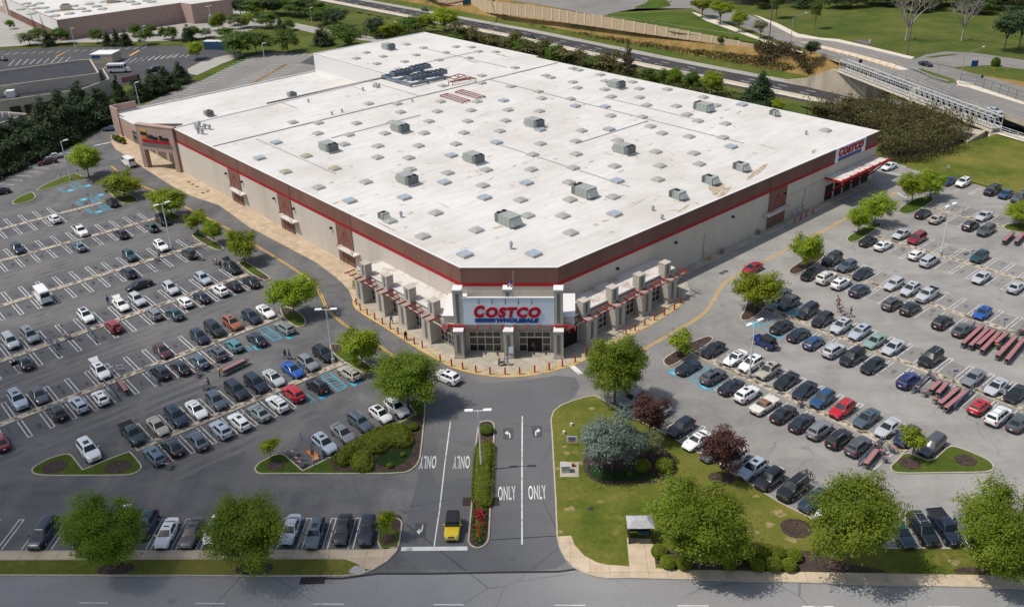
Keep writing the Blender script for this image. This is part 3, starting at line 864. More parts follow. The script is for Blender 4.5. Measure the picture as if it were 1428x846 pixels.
for c, w_, h_ in ((tz((560, 560), 786, 235), 85, 100), (tz((560, 560), 1000, 218), 95, 125), (tz((400, 686), 985, 280), 90, 150)):
    p = at(*c); sheet('asphalt_patch', [p+Vector((x, y, 0)) for x, y in ((-.65, -1.25), (.65, -1.25), (.65, 1.25), (-.65, 1.25))], 'patch_dark', .009)
arrow(at(*tz((560, 560), 786, 235)), 0.0, -1)
arrow(at(*tz((560, 560), 1000, 218)), 0.0, 1)
arrow(at(*tz((400, 686), 985, 280)), math.pi, 1)
def text_mesh(body, size, offset=0.0, extrude=0.0, shear=0.0, spacing=1.0, align='CENTER', res=3):
    cu = bpy.data.curves.new('lettering', 'FONT'); cu.body = body; cu.size = size; cu.offset = offset; cu.extrude = extrude
    cu.shear = shear; cu.space_character = spacing; cu.align_x = align; cu.resolution_u = res
    o = bpy.data.objects.new('lettering', cu); COL.objects.link(o)
    bpy.context.view_layer.update()
    me = bpy.data.meshes.new_from_object(o.evaluated_get(bpy.context.evaluated_depsgraph_get()))
    bpy.data.objects.remove(o); bpy.data.curves.remove(cu)
    return me
only = text_mesh('ONLY', 1.0, offset=.012, spacing=1.12)
only.materials.append(M['paint_white'])
for c, flip in ((tz((560, 560), 776, 722), 0), (tz((560, 560), 1002, 716), 0), (tz((560, 560), 200, 402), 1), (tz((560, 560), 445, 402), 1)):
    p = at(*c); o = link('road_lettering', only, None, (p.x, p.y, ZP), math.pi if flip else 0.0)
    o.scale = (.72, 3.5, 1); struct(o)
# tar joint across the mouth of the drive, iron drain covers
b = MB()
v, f = ribbon(P_([(440, 806), (478, 806), (527, 799.5), (600, 799.5), (700, 797.5), (780, 796.5), (803, 793)]), .28, .0125); b.add(v, f)
v, f = ribbon(P_([(685, 752.5), (745, 748.5), (775, 747)]), .12, .0125); b.add(v, f)
struct(b.obj('tar_seam', M['tar_seam']))
sheet('asphalt_patch', P_([tz((560, 560), *q) for q in ((275, 270), (525, 335), (520, 555), (270, 600), (225, 520), (265, 330))]), 'wear_dark', .0085)
for c, sx, sy, lb in ((tz((560, 560), 487, 735), 1.15, 1.5, 'rusty square drain grate left of the hedge island in the drive'), (tz((560, 560), 684, 735), 1.15, 1.5, 'rusty square drain grate right of the hedge island in the drive'),
                      (tz((400, 686), 190, 650), 2.6, 1.0, 'wide iron kerb drain on the street below the left verge')):
    p = at(*c); tag(MB().box((p.x, p.y, .012), (sx, sy, .03)).obj('drain_grate', M['iron_grate']), lb, 'drain')
# accessible bays
b = MB(); b2 = MB()
def hatch(org, quad, n=6):
    q = [at(*tz(org, *p)) for p in quad]
    for i in range(4): line(b, q[i], q[(i+1) % 4], .16, ZP)
    for k in range(1, n):
        t = k/n
        line(b, q[0].lerp(q[3], t), q[1].lerp(q[2], min(1, t+.12)), .16, ZP+.002)
hatch((200, 350), ((850, 578), (905, 556), (1025, 640), (965, 665)))
hatch((400, 430), ((250, 500), (310, 470), (445, 575), (380, 610)))
hatch((0, 190), ((515, 355), (560, 340), (618, 380), (565, 395)))
hatch((0, 190), ((655, 460), (700, 443), (750, 475), (695, 492)))
hatch((0, 190), ((722, 510), (770, 500), (835, 540), (775, 545)))
hatch((900, 480), ((420, 165), (475, 170), (380, 285), (280, 235)))
hatch((900, 360), ((1110, 330), (1165, 345), (1090, 435), (1055, 415)))
hatch((900, 360), ((910, 350), (960, 330), (960, 380), (920, 370)), 3)
def bluebox(org, c, ang, sx=1.5, sy=1.5):
    p = at(*tz(org, *c)); ca, sa = math.cos(ang), math.sin(ang)
    b2.add([(p.x+x*ca-y*sa, p.y+x*sa+y*ca, ZP) for x, y in ((-sx/2, -sy/2), (sx/2, -sy/2), (sx/2, sy/2), (-sx/2, sy/2))], [(0, 1, 2, 3)], 0)
    ring = [(.28*math.cos(t*math.pi/6), -.15+.28*math.sin(t*math.pi/6)) for t in range(-5, 5)]
    pts = [Vector((p.x+x*ca-y*sa, p.y+x*sa+y*ca, 0)) for x, y in ring]
    v, f = ribbon(pts, .1, ZP+.003); b2.add(v, f, 1)
    pts = [Vector((p.x+x*ca-y*sa, p.y+x*sa+y*ca, 0)) for x, y in ((-.02, .5), (-.02, .0), (.28, -.05), (.42, -.4))]
    v, f = ribbon(pts, .1, ZP+.003); b2.add(v, f, 1)
for org, c, ang in (((0, 190), (518, 400), ANG_A), ((0, 190), (648, 365), ANG_A), ((0, 190), (615, 467), ANG_A), ((0, 190), (743, 433), ANG_A), ((0, 190), (730, 555), ANG_A), ((200, 350), (1085, 625), ANG_A), ((200, 350), (850, 705), ANG_A), ((400, 430), (270, 640), ANG_A), ((400, 430), (505, 545), ANG_A),
                    ((900, 480), (440, 308), ANG_B), ((900, 360), (800, 487), ANG_B), ((900, 360), (960, 565), ANG_B), ((900, 480), (215, 205), ANG_B)):
    bluebox(org, c, ang-math.pi/2)
for org, p, q in (((0, 190), (420, 375), (475, 415)), ((0, 190), (560, 480), (605, 515)), ((0, 190), (635, 532), (685, 572)), ((200, 350), (745, 700), (790, 735)), ((400, 430), (135, 635), (200, 690)), ((900, 480), (480, 350), (560, 295)), ((900, 360), (865, 500), (965, 440)), ((900, 360), (840, 515), (1000, 565)), ((900, 360), (990, 600), (1040, 565)), ((900, 360), (1055, 435), (1090, 400))):
    p_, q_ = at(*tz(org, *p)), at(*tz(org, *q)); d = (q_-p_).normalized(); s = Vector((-d.y, d.x, 0))*.25
    for k in (-1, 1): line(b, p_+s*k, q_+s*k, .15)
struct(b.obj('accessible_bay_lines', M['paint_blue']))
struct(b2.obj('accessible_bay_symbols', [M['paint_blue'], M['paint_white']]))
# ------------------------------------------------------------------ the warehouse store
B0, A0 = 126.0, 150.0
ORG = ab(B0, A0)
store = thing('warehouse_store', 'huge warehouse store with white roof, brown parapet and red stripe', 'building', ORG, ANG_B)
def part(mb, name, mats, parent=None):
    p = parent or store
    o = mb.obj(name, [M[k] for k in (mats if isinstance(mats, (list, tuple)) else [mats])], p)
    if p is store: o.location = (-B0, -A0, 0)
    return o
WH = 10.5
V2 = lambda l: [Vector((x, y, 0)) for x, y in l]
OUT = ccw(V2([(74.4, 205.5), (74.4, 98.8), (84.8, 88.4), (178.5, 88.4), (178.5, 195.0), (180, 195.0), (180, 250.5), (138.2, 250.5), (138.2, 208.5)]))
def band(b, poly, z0, z1, m=0):
    n = len(poly)
    b.add([(p.x, p.y, z0) for p in poly]+[(p.x, p.y, z1) for p in poly], [(i, (i+1) % n, n+(i+1) % n, n+i) for i in range(n)], m)
b = MB(); band(b, OUT, 0, WH); part(b, 'wall', 'wall_tan')
o4 = inset(OUT, -.04); o6 = inset(OUT, -.07)
b = MB(); band(b, o4, 7.95, WH)
n = len(OUT); b.add([(p.x, p.y, 7.95) for p in OUT]+[(p.x, p.y, 7.95) for p in o4], [(i, (i+1) % n, n+(i+1) % n, n+i) for i in range(n)])
parapet = part(b, 'parapet', 'wall_brown')
b = MB(); band(b, o6, 7.38, 7.95)
for z_, q_ in ((7.38, OUT), (7.95, o4)): b.add([(p.x, p.y, z_) for p in o6]+[(p.x, p.y, z_) for p in q_], [(i, (i+1) % n, n+(i+1) % n, n+i) for i in range(n)])
part(b, 'red_stripe', 'red_stripe')
b = MB(); i1 = inset(OUT, .28); i2 = inset(OUT, .3)
vs = [(p.x, p.y, WH+.05) for p in o6]+[(p.x, p.y, WH+.05) for p in i1]+[(p.x, p.y, WH-.18) for p in i1]+[(p.x, p.y, WH-.04) for p in o6]
fs = []
for k in range(n):
    j = (k+1) % n; fs += [(k, j, n+j, n+k), (n+k, n+j, 2*n+j, 2*n+k), (3*n+k, 3*n+j, j, k)]
b.add(vs, fs); part(b, 'coping', 'cap_white', parapet)
b = MB(); b.sheet(inset(OUT, .2), WH-.15)
roof = part(b, 'roof', 'roof_white')
RZ = WH-.15
def roof_part(mb, name, mats):
    o = mb.obj(name, [M[k] for k in (mats if isinstance(mats, (list, tuple)) else [mats])], roof); return o
b = MB()
b.bx(74.8, 178.2, 184.85, 185.15, RZ, RZ+.16); b.bx(152.9, 153.1, 104, 184.8, RZ, RZ+.12)
b.bx(100, 138.4, 207.9, 208.4, RZ, RZ+.35); b.bx(130.2, 130.4, 185.2, 207.9, RZ, RZ+.1)
roof_part(b, 'expansion_joint', 'roof_seam')
# white side wall of the higher back block, above the lower wing
part(MB().bx(138.02, 138.12, 208.6, 250.5, 4.7, 10.36), 'side_wall', 'cap_white')

def roof_at(px, py, z=RZ):
    p = at(px, py, z); return to_ba(p)
R = lambda o, x, y: roof_at(*tz(o, x, y))
# stains and ponding patches are flat marks on the membrane
b = MB(); rr = random.Random(3)
def blot(c, rx, ry, rot=0.0, k=0):
    pts = []
    for t in range(14):
        f = 1+rr.uniform(-.3, .25); x, y = rx*f*math.cos(t*math.pi/7), ry*f*math.sin(t*math.pi/7)
        pts.append(Vector((c[0]+x*math.cos(rot)-y*math.sin(rot), c[1]+x*math.sin(rot)+y*math.cos(rot), 0)))
    b.sheet(ccw(pts), RZ+.004+.0015*(k % 7))
k = 0
for o, x, y, rx, ry in (((600, 60), 320, 140, 3.2, .5), ((600, 60), 115, 190, 2, .35), ((600, 60), 540, 95, 3, .45), ((600, 60), 690, 210, 2, .4), ((800, 200), 1060, 330, 3.2, 1.5), ((800, 200), 1120, 355, 3.4, .6), ((800, 200), 345, 390, 1.2, .3),
                        ((800, 200), 470, 440, 2.5, .14), ((800, 200), 350, 205, 1.2, .3), ((800, 200), 130, 135, .7, .3), ((800, 200), 235, 570, .9, .3), ((600, 210), 500, 565, 1.0, .35), ((600, 210), 370, 180, .6, .2), ((600, 210), 445, 208, 1.3, .14),
                        ((600, 210), 625, 110, .9, .25), ((600, 210), 290, 153, .6, .15), ((800, 80), 75, 348, .7, .25), ((800, 80), 425, 433, .8, .25), ((800, 80), 455, 467, .7, .2), ((800, 80), 1130, 388, 1.2, .3), ((800, 80), 1215, 408, 1.8, .35), ((800, 80), 1090, 447, .9, .25),
                        ((380, 200), 475, 437, 1.1, .25), ((380, 200), 845, 615, 3.0, .2), ((380, 60), 640, 338, 4, .25), ((380, 60), 120, 460, 5, .3), ((800, 200), 810, 480, 2, .3), ((950, 230), 560, 50, 4.5, .7), ((600, 210), 1190, 83, .6, .2), ((600, 210), 440, 43, 1, .2), ((1120, 130), 80, 430, 1.6, .4), ((600, 60), 745, 378, .5, .2), ((600, 60), 1140, 455, .9, .25)):
    blot(R(o, x, y), rx, ry, math.pi/2 if rx > 2.5 and o != (800, 200) and o != (950, 230) else rr.uniform(-.3, .5), k); k += 1
for _ in range(70):
    c = (rr.uniform(77, 176), rr.uniform(95, 246))
    if c[0] < 139 and c[1] > 204: continue
    if rr.random() < .55: blot(c, rr.uniform(.2, .6), rr.uniform(.12, .3), rr.uniform(0, 3), k)
    else: blot(c, rr.uniform(1.0, 3.2), rr.uniform(.06, .16), rr.choice((0, math.pi/2))+rr.uniform(-.1, .1), k)
    k += 1
roof_part(b, 'water_stain', 'roof_stain')['kind'] = 'stuff'
b = MB()
for x0, y0, x1, y1 in ((84, 150, 84.1, 183), (118, 104, 118.1, 140), (130, 128.9, 152, 129), (160, 120, 160.1, 150), (96, 171, 120, 171.1), (165, 192, 165.1, 230), (150, 214, 172, 214.1)): b.bx(x0-.04, x1+.04, y0-.04, y1+.04, RZ+.06, RZ+.16)
roof_part(b, 'conduit', 'skylight_frame')['kind'] = 'stuff'
b = MB()
for x0, y0, n_, dx, dy in ((101, 96, 9, 0, 4.2), (140, 100, 12, 0, 3.6), (110, 160, 10, 3.6, 0)):
    for k_ in range(n_): b.bx(x0+dx*k_-.45, x0+dx*k_+.45, y0+dy*k_-.45, y0+dy*k_+.45, RZ, RZ+.03)
roof_part(b, 'walkway_pad', 'dirty_roof')['kind'] = 'stuff'

# skylights: square curbs with shallow domes
def sky_mesh(kind):
    b = MB(); s = .95
    b.bx(-s, s, -s, s, 0, .32, 0)
    if kind == 'skylight_glass':
        b.add([(-s-.06, -s-.06, .33), (s+.06, -s-.06, .33), (s+.06, s+.06, .33), (-s-.06, s+.06, .33), (-s-.06, -s-.06, .44), (s+.06, -s-.06, .44), (s+.06, s+.06, .44), (-s-.06, s+.06, .44)],
              [(4, 5, 6, 7), (0, 1, 5, 4), (1, 2, 6, 5), (2, 3, 7, 6), (3, 0, 4, 7)], 0)
        for sx in (-.5, .5): b.bx(sx*s-.42, sx*s+.42, -s+.08, s-.08, .44, .475, 1)
    else:
        vs = []; nn = 6
        for j in range(nn+1):
            for i in range(nn+1):
                u, v = -1+2*i/nn, -1+2*j/nn
                vs.append((u*s*1.03, v*s*1.03, .33+.30*(1-u*u)**.6*(1-v*v)**.6 if abs(u) < 1 and abs(v) < 1 else .33))
        b.add(vs, [(j*(nn+1)+i, j*(nn+1)+i+1, (j+1)*(nn+1)+i+1, (j+1)*(nn+1)+i) for j in range(nn) for i in range(nn)], 1, True)
    return b.mesh('skylight', [M['skylight_frame'], M[kind]])
SKM = {'d': sky_mesh('skylight_dome'), 'g': sky_mesh('skylight_glass'), 'y': sky_mesh('skylight_yellowed')}
SKY = [((150, 110), 'g', [(1245, 475), (1120, 590)]),
       ((380, 60), 'd', [(150, 590), (340, 595), (335, 672), (620, 597), (565, 683), (530, 752), (710, 453), (920, 453), (945, 515), (1215, 510), (1240, 437), (1155, 583), (1118, 670), (830, 672), (885, 590), (780, 765), (1078, 763),
                         (618, 118), (693, 75), (770, 157), (815, 104), (930, 198), (975, 142), (1060, 93), (990, 15), (1112, 40), (1228, 130), (1145, 183)]),
       ((380, 60), 'g', [(40, 745)]), ((380, 60), 'y', [(250, 838)]),
       ((380, 200), 'y', [(460, 190), (97, 215)]), ((380, 200), 'd', [(775, 108), (1005, 112), (340, 330), (690, 290), (1015, 198), (1205, 518), (865, 577), (1108, 690)]), ((380, 200), 'g', [(570, 430), (972, 405)]),
       ((600, 60), 'd', [(190, 32), (305, 35), (112, 75), (358, 67), (483, 70), (285, 115), (65, 132), (625, 187), (380, 245), (92, 320), (378, 300), (85, 437), (345, 437), (52, 512), (300, 502), (10, 585), (275, 582), (247, 667), (188, 750), (573, 500), (555, 578), (513, 655),
                         (797, 362), (822, 414), (805, 508), (1033, 418), (1115, 652), (1072, 730), (812, 748), (755, 828), (1075, 825), (1050, 292), (850, 245), (890, 260), (1050, 192), (1095, 205)]),
       ((600, 60), 'g', [(595, 325), (540, 430), (490, 740), (810, 645), (1070, 470), (1085, 335), (155, 835)]),
       ((600, 210), 'd', [(130, 170), (412, 148), (745, 145), (1053, 133), (388, 263), (1022, 240), (665, 370), (1030, 367), (45, 465), (717, 485), (977, 487), (340, 592), (1035, 612)]),
       ((600, 210), 'g', [(105, 240), (710, 245), (400, 353), (255, 773), (762, 768)]),
       ((800, 80), 'd', [(195, 133), (232, 180), (433, 186), (228, 242), (482, 236), (690, 241), (278, 295), (485, 302), (955, 300), (537, 358), (755, 365), (1045, 360), (835, 427), (272, 437), (505, 445), (915, 475), (1118, 495), (565, 515), (650, 565), (850, 590), (1100, 597), (322, 618), (605, 702), (885, 713), (300, 808), (635, 805), (925, 792)]),
       ((800, 80), 'g', [(230, 370), (1240, 355), (260, 537), (1160, 665)]),
       ((800, 200), 'd', [(620, 272), (290, 400)]), ((800, 200), 'g', [(320, 283), (300, 527)]),
       ((1042, 85), 'd', [(577, 518)])]
SK_EXTRA = []
pos = []
for o, kd, pts in SKY:
    for p in pts:
        c = R(o, *p)
        if all((c[0]-q[0])**2+(c[1]-q[1])**2 > 3 for q, _ in pos): pos.append((c, kd))
pos.sort(key=lambda t: (ab(*t[0])-Vector((0, 0, CAM_H))).length)
far = MB()
for k, (c, kd) in enumerate(pos):
    if k < 100:
        link('skylight', SKM[kd], roof, (c[0], c[1], RZ))
    else:
        far.bx(c[0]-.95, c[0]+.95, c[1]-.95, c[1]+.95, RZ, RZ+.32, 0)
        far.add([(c[0]-1, c[1]-1, RZ+.33), (c[0]+1, c[1]-1, RZ+.33), (c[0]+1, c[1]+1, RZ+.33), (c[0]-1, c[1]+1, RZ+.33), (c[0], c[1], RZ+.6)], [(0, 1, 4), (1, 2, 4), (2, 3, 4), (3, 0, 4)], 1)
o = roof_part(far, 'skylight_group', ['skylight_frame', 'skylight_dome']); o['kind'] = 'stuff'

# brown door bays on the long left wall, each with a hung canopy
def bay_left(a0, a1, c0, c1, d0, d1):
    part(MB().bx(74.31, 74.36, a0, a1, 0, 7.38), 'wall_panel', 'wall_brown_panel')
    part(MB().bx(74.28, 74.33, a0-.06, a0+.02, 0, WH-.05), 'joint_strip', 'wall_brown')
    part(MB().bx(74.24, 74.31, d0, d1, .1, 2.5).bx(74.2, 74.24, (d0+d1)/2-.04, (d0+d1)/2+.04, .1, 2.5, 1), 'door', ['door_brown', 'door_dark'])
    cn = part(MB().bx(73.25, 74.36, c0, c1, 3.12, 3.38), 'canopy', 'dirty_roof')
    b = MB()
    m_ = (a0+a1)/2
    for a in (c0+.7, c1-.3): b.tube((73.3, a, 3.4), (74.3, m_, 6.1), .05, n=5)
    b.box((74.25, m_, 6.1), (.15, .3, .4)); part(b, 'tie_rod', 'red_steel', cn)
for k in range(3):
    s = -21.6*k
    bay_left(172.9+s, 178.2+s, 171.0+s, 177.3+s, 175.2+s, 177.9+s)
def bay_right(b0, b1):
    part(MB().bx(b0, b1, 88.31, 88.36, 0, 7.38), 'wall_panel', 'wall_brown_panel')
    part(MB().bx(b0-.02, b0+.06, 88.28, 88.33, 0, WH-.05), 'joint_strip', 'wall_brown')
    part(MB().bx(b0+.9, b0+3.9, 88.24, 88.31, .1, 2.5).bx(b0+2.36, b0+2.44, 88.2, 88.24, .1, 2.5, 1), 'door', ['door_brown', 'door_dark'])
    cn = part(MB().bx(b0-1.6, b1+.1, 87.2, 88.36, 3.12, 3.38), 'canopy', 'dirty_roof')
    b = MB(); m_ = (b0+b1)/2
    for x in (b0-.6, b1-.5): b.tube((x, 87.25, 3.4), (m_, 88.3, 6.1), .05, n=5)
    b.box((m_, 88.25, 6.1), (.3, .15, .4)); part(b, 'tie_rod', 'red_steel', cn)
bay_right(139.8, 145.6)
for b_, a_ in ((74.2, 179.2), (74.2, 171.8), (74.2, 158), (74.2, 136.6), (74.2, 150.2)):
    part(MB().box((b_, a_, 5.9), (.5, .35, .35)), 'wall_lamp', 'black_metal')
for b_ in (98, 112.5, 128.5, 144.8): part(MB().box((b_, 88.2, 5.9), (.35, .5, .35)), 'wall_lamp', 'black_metal')
part(MB().bx(120.6, 120.75, 88.25, 88.36, 0, 4.8).bx(120.4, 121.0, 88.2, 88.36, 1.6, 2.6), 'service_pipe', 'frame_alu')
part(MB().bx(152.2, 152.35, 88.25, 88.36, 0, 4.8).bx(151.6, 152.3, 88.2, 88.36, 1.6, 2.9), 'service_pipe', 'frame_alu')
part(MB().bx(146, 158.6, 88.3, 88.36, 5.0, 5.12), 'wall_ledge', 'stone_grey')
# tyre-bay canopy on the right wall
b = MB(); b.add([(159, 88.3, 5.35), (177.3, 88.3, 5.35), (177.3, 84.7, 5.6), (159, 84.7, 5.6), (159, 88.3, 5.1), (177.3, 88.3, 5.1), (177.3, 84.7, 5.35), (159, 84.7, 5.35)],
                [(0, 3, 2, 1), (4, 5, 6, 7), (0, 1, 5, 4), (1, 2, 6, 5), (2, 3, 7, 6), (3, 0, 4, 7)])
can = part(b, 'bay_canopy', 'dirty_roof')
b = MB(); b.bx(158.8, 177.5, 84.45, 84.72, 5.2, 5.65)
for k in range(7): b.bx(159.6+k*2.8, 159.72+k*2.8, 83.9, 85.0, 5.6, 5.75)
b.bx(158.75, 159.0, 84.5, 88.3, 5.1, 5.45); b.bx(177.3, 177.55, 84.5, 88.3, 5.1, 5.45)
for x in (160.0, 164.2, 168.4, 172.6, 176.6): b.tube((x, 88.25, 1.2), (x, 84.6, 5.2), .13, n=6)
part(b, 'canopy_frame', 'red_steel', can)
for k in range(5):
    x = 159.8+k*3.5
    part(MB().bx(x, x+2.7, 88.26, 88.36, .05, 3.3), 'opening_shade', 'door_dark')  # near-black panel paints the shade inside each bay opening
def letters(body, size, origin, ux, uz, nrm, material, w=1.0, parent=None, name='sign_letters', offset=.02, shear=.18, ext=.06, spacing=1.0):
    me = text_mesh(body, size, offset, ext, shear, spacing, 'LEFT')
    mx = Matrix.Identity(4)
    for i, ax in enumerate((ux, uz, nrm)):
        for r_ in range(3): mx[r_][i] = ax[r_]
    for r_ in range(3): mx[r_][3] = origin[r_]
    me.transform(mx @ Matrix.Diagonal((w, 1, 1, 1)))
    me.materials.append(M[material])
    o = link(name, me, parent or store)
    if (parent or store) is store: o.location = (-B0, -A0, 0)
    return o, me
def text_width(body, size, offset, shear, spacing=1.0):
    me = text_mesh(body, size, offset, 0, shear, spacing, 'LEFT'); xs_ = [v.co.x for v in me.vertices]
    bpy.data.meshes.remove(me); return max(xs_)-min(xs_), min(xs_)
def fit_text(body, x0, x1, z0, h, origin, ux, nrm, material, parent=None, offset=.02, shear=.18, name='sign_letters', ext=.06, spacing=1.0):
    size = h/.72
    wd, mn = text_width(body, size, offset, shear, spacing); w = (x1-x0)/wd
    o = Vector(origin)+Vector(ux)*(x0-mn*w)+Vector((0, 0, z0))
    return letters(body, size, o, ux, (0, 0, 1), nrm, material, w, parent, name, offset, shear, ext, spacing)
def store_sign(origin, ux, nrm, x0, x1, z0, parent=None):
    W_ = x1-x0; h = W_*.155
    fit_text('C', x0, x0+W_*.165, z0+W_*.08, h*1.18, origin, ux, nrm, 'sign_red', parent, .15)
    fit_text('OSTCO', x0+W_*.175, x1, z0+W_*.08, h, origin, ux, nrm, 'sign_red', parent, .13, spacing=1.16)
# white sign panel with the name on the right wall
sp = part(MB().bx(161.8, 173.2, 88.2, 88.33, 7.55, 10.58), 'sign_panel', 'panel_white')
store_sign((0, 88.12, 0), (1, 0, 0), (0, -1, 0), 162.8, 172.2, 8.0, sp)
part(MB().bx(162.9, 171.6, 88.08, 88.2, 7.75, 8.4), 'sign_bar', 'sign_blue', sp)
for k in range(5): part(MB().tube((163.4+2.1*k, 88.1, 10.55), (163.4+2.1*k, 87.5, 10.35), .04, n=5).box((163.4+2.1*k, 87.45, 10.25), (.2, .25, .22)), 'sign_lamp', 'black_metal', sp)

# arcades either side of the entrance (mirror images about the cut corner)
def arc_map(side):
    return (lambda u, v: (74.4+v, 88.4+u)) if side == 0 else (lambda u, v: (74.4+u, 88.4+v))
def abx(b, side, u0, u1, v0, v1, z0, z1, m=0):
    f = arc_map(side); p, q = f(u0, v0), f(u1, v1)
    b.bx(min(p[0], q[0]), max(p[0], q[0]), min(p[1], q[1]), max(p[1], q[1]), z0, z1, m)
PIERS = [(28.6, 30.8), (22.4, 24.6), (16.2, 18.4), (10.0, 12.2)]
for side in (0, 1):
    b = MB(); abx(b, side, 9.0, 32.4, -4.6, -.05, 4.15, 4.5); part(b, 'arcade_roof', 'dirty_roof')
    b = MB(); abx(b, side, 9.0, 32.4, -4.7, -4.6, 4.3, 4.58); abx(b, side, 32.4, 32.55, -4.7, -.05, 4.0, 4.62); part(b, 'arcade_coping', 'cap_white')
    b = MB(); abx(b, side, 5.8, 32.2, -4.9, -4.6, 0, 4.0); abx(b, side, 32.0, 32.25, -4.6, -.05, 0, 4.15); part(b, 'arcade_wall', 'stone_grey')
    for k, (u0, u1) in enumerate(PIERS):
        b = MB(); abx(b, side, u0, u1, -6.65, -4.9, 0, 3.95, 0); abx(b, side, u0-.06, u1+.06, -6.72, -4.95, 3.95, 4.1, 0)
        abx(b, side, u0+.82, u1-.82, -6.68, -6.62, .6, 3.6, 2); abx(b, side, u0-.06, u1+.06, -6.72, -4.95, 0, .3, 0)
        part(b, 'pier', ['stone_grey', 'cap_white', 'ac_dark'])
        b = MB(); abx(b, side, u0+.3, u1-.4, -5.5, -4.2, 4.1, 6.5, 0); abx(b, side, u0+.25, u1-.35, -5.55, -4.15, 6.5, 6.62, 0); abx(b, side, u0+.8, u1-.95, -5.53, -5.48, 4.6, 6.3, 1)
        part(b, 'column', ['stone_grey', 'ac_dark'])
    bays = [(24.8, 28.4), (18.6, 22.2), (12.4, 16.0), (6.0, 9.6)]
    for k, (u0, u1) in enumerate(bays):
        if side == 1 and k == 3:
            b = MB(); abx(b, side, u0, u1, -4.98, -4.9, .0, 3.3); part(b, 'opening_shade', 'door_dark'); continue  # open bay: its inner shade is painted as a near-black panel
        b = MB(); abx(b, side, u0, u1, -4.96, -4.9, .35, 3.2, 0); wn = part(b, 'window', 'glass_dark'); b = MB()
        for j in range(5):
            t = u0+(u1-u0)*j/4; abx(b, side, t-.05, t+.05, -5.02, -4.96, .35, 3.2)
        for z in (.35, 1.3, 2.25, 3.12): abx(b, side, u0, u1, -5.01, -4.96, z, z+.09)
        part(b, 'window_frame', 'frame_alu', wn)
    b = MB(); abx(b, side, 6.0, 33.5, -6.3, -6.18, 3.85, 4.05); part(b, 'pergola_beam', 'stucco_tan')
    u = 33.2; k = 0
    while u > 8.3:
        b = MB(); abx(b, side, u-.075, u+.075, -6.95, -4.9 if k % 4 != 1 else -5.6, 4.12, 4.28); part(b, 'pergola_bar', 'red_steel')
        u -= 1.56; k += 1

# entrance block in the frame of the cut corner: x along it, y outwards
S2 = math.sqrt(.5)
CM = Vector((79.6+.3*S2, 93.6-.3*S2, 0)); CT = Vector((S2, -S2, 0)); CN = Vector((-S2, -S2, 0))
def ex(b, x0, x1, y0, y1, z0, z1, m=0):
    c = CM+CT*((x0+x1)/2)+CN*((y0+y1)/2)
    b.box((c.x, c.y, (z0+z1)/2), (x1-x0, y1-y0, z1-z0), m, -math.pi/4)
b = MB(); ex(b, -6.7, 6.7, 7.6, 7.78, 4.95, 9.3, 0)
for k in range(1, 13): ex(b, -6.7, 6.7, 7.78, 7.795, 4.95+k*.335, 4.97+k*.335, 1)
ex(b, -6.75, 6.75, 7.5, 7.85, 9.3, 9.45, 2)
sp = part(b, 'sign_panel', ['panel_white', 'pole_grey', 'cap_white'])
O_ = CM+CN*7.83
store_sign(O_, CT, CN, -4.95, 4.75, 5.55, sp)
fit_text('WHOLESALE', -1.75, 4.45, 5.42, .62, O_, CT, CN, 'sign_blue', sp, .075, .2, spacing=1.1)
b = MB()
for z in (5.42, 5.65, 5.88): ex(b, -4.85, -1.85, 7.79, 7.88, z, z+.16, 0)
part(b, 'sign_bar', 'sign_blue', sp)
for x in (-4.1, -2.2, -.3, 1.6, 3.5):
    b = MB(); c = O_+CT*x
    b.tube(c+Vector((0, 0, 9.25)), c+CN*.5+Vector((0, 0, 9.0)), .04, n=5); b.tube(c+CN*.5+Vector((0, 0, 9.0)), c+CN*.45+Vector((0, 0, 8.65)), .08, n=5)
    part(b, 'sign_lamp', 'black_metal', sp)
for x in (-7.3, 0.0, 7.3):
    b = MB(); ex(b, x-.7, x+.7, 7.2, 9.1, 0, 4.45, 0); ex(b, x-.76, x+.76, 7.15, 9.16, 4.45, 4.6, 1); ex(b, x-.25, x+.25, 9.08, 9.13, .9, 4.0, 2); ex(b, x-.78, x+.78, 7.15, 9.18, 0, .35, 0)
    part(b, 'pier', ['stone_grey', 'cap_white', 'ac_dark'])
    b = MB(); yo = 0 if x else -.35
    ex(b, x-.65, x+.65, 6.3, 7.58+ (0.25 if x else 0), 4.6, 10.5, 0); ex(b, x-.7, x+.7, 6.25, 7.66+(.22 if x else 0), 10.5, 10.68, 1); ex(b, x-.22, x+.22, 7.8 if x else 7.56, 7.86 if x else 7.6, 5.3, 10.1, 2)
    part(b, 'column', ['stone_grey', 'cap_white', 'ac_dark'])
b = MB(); ex(b, -9.0, 9.0, 7.0, 7.45, 4.15, 4.95, 0); ex(b, -9.6, -6.72, .1, 7.0, 4.2, 6.05, 1); ex(b, 6.72, 9.6, .1, 7.0, 4.2, 6.05, 1); ex(b, -6.72, 6.72, .1, 7.0, 4.2, 4.6, 1); part(b, 'lintel', ['stucco_tan', 'dirty_roof'])
b = MB(); ex(b, -9.7, -6.75, .1, 7.3, 6.05, 6.2); ex(b, 6.75, 9.7, .1, 7.3, 6.05, 6.2); part(b, 'vestibule_roof', 'cap_white')
b = MB(); ex(b, -6.6, 6.6, 6.4, 6.9, 0, 4.2)
part(b, 'entrance_wall', 'stucco_tan')
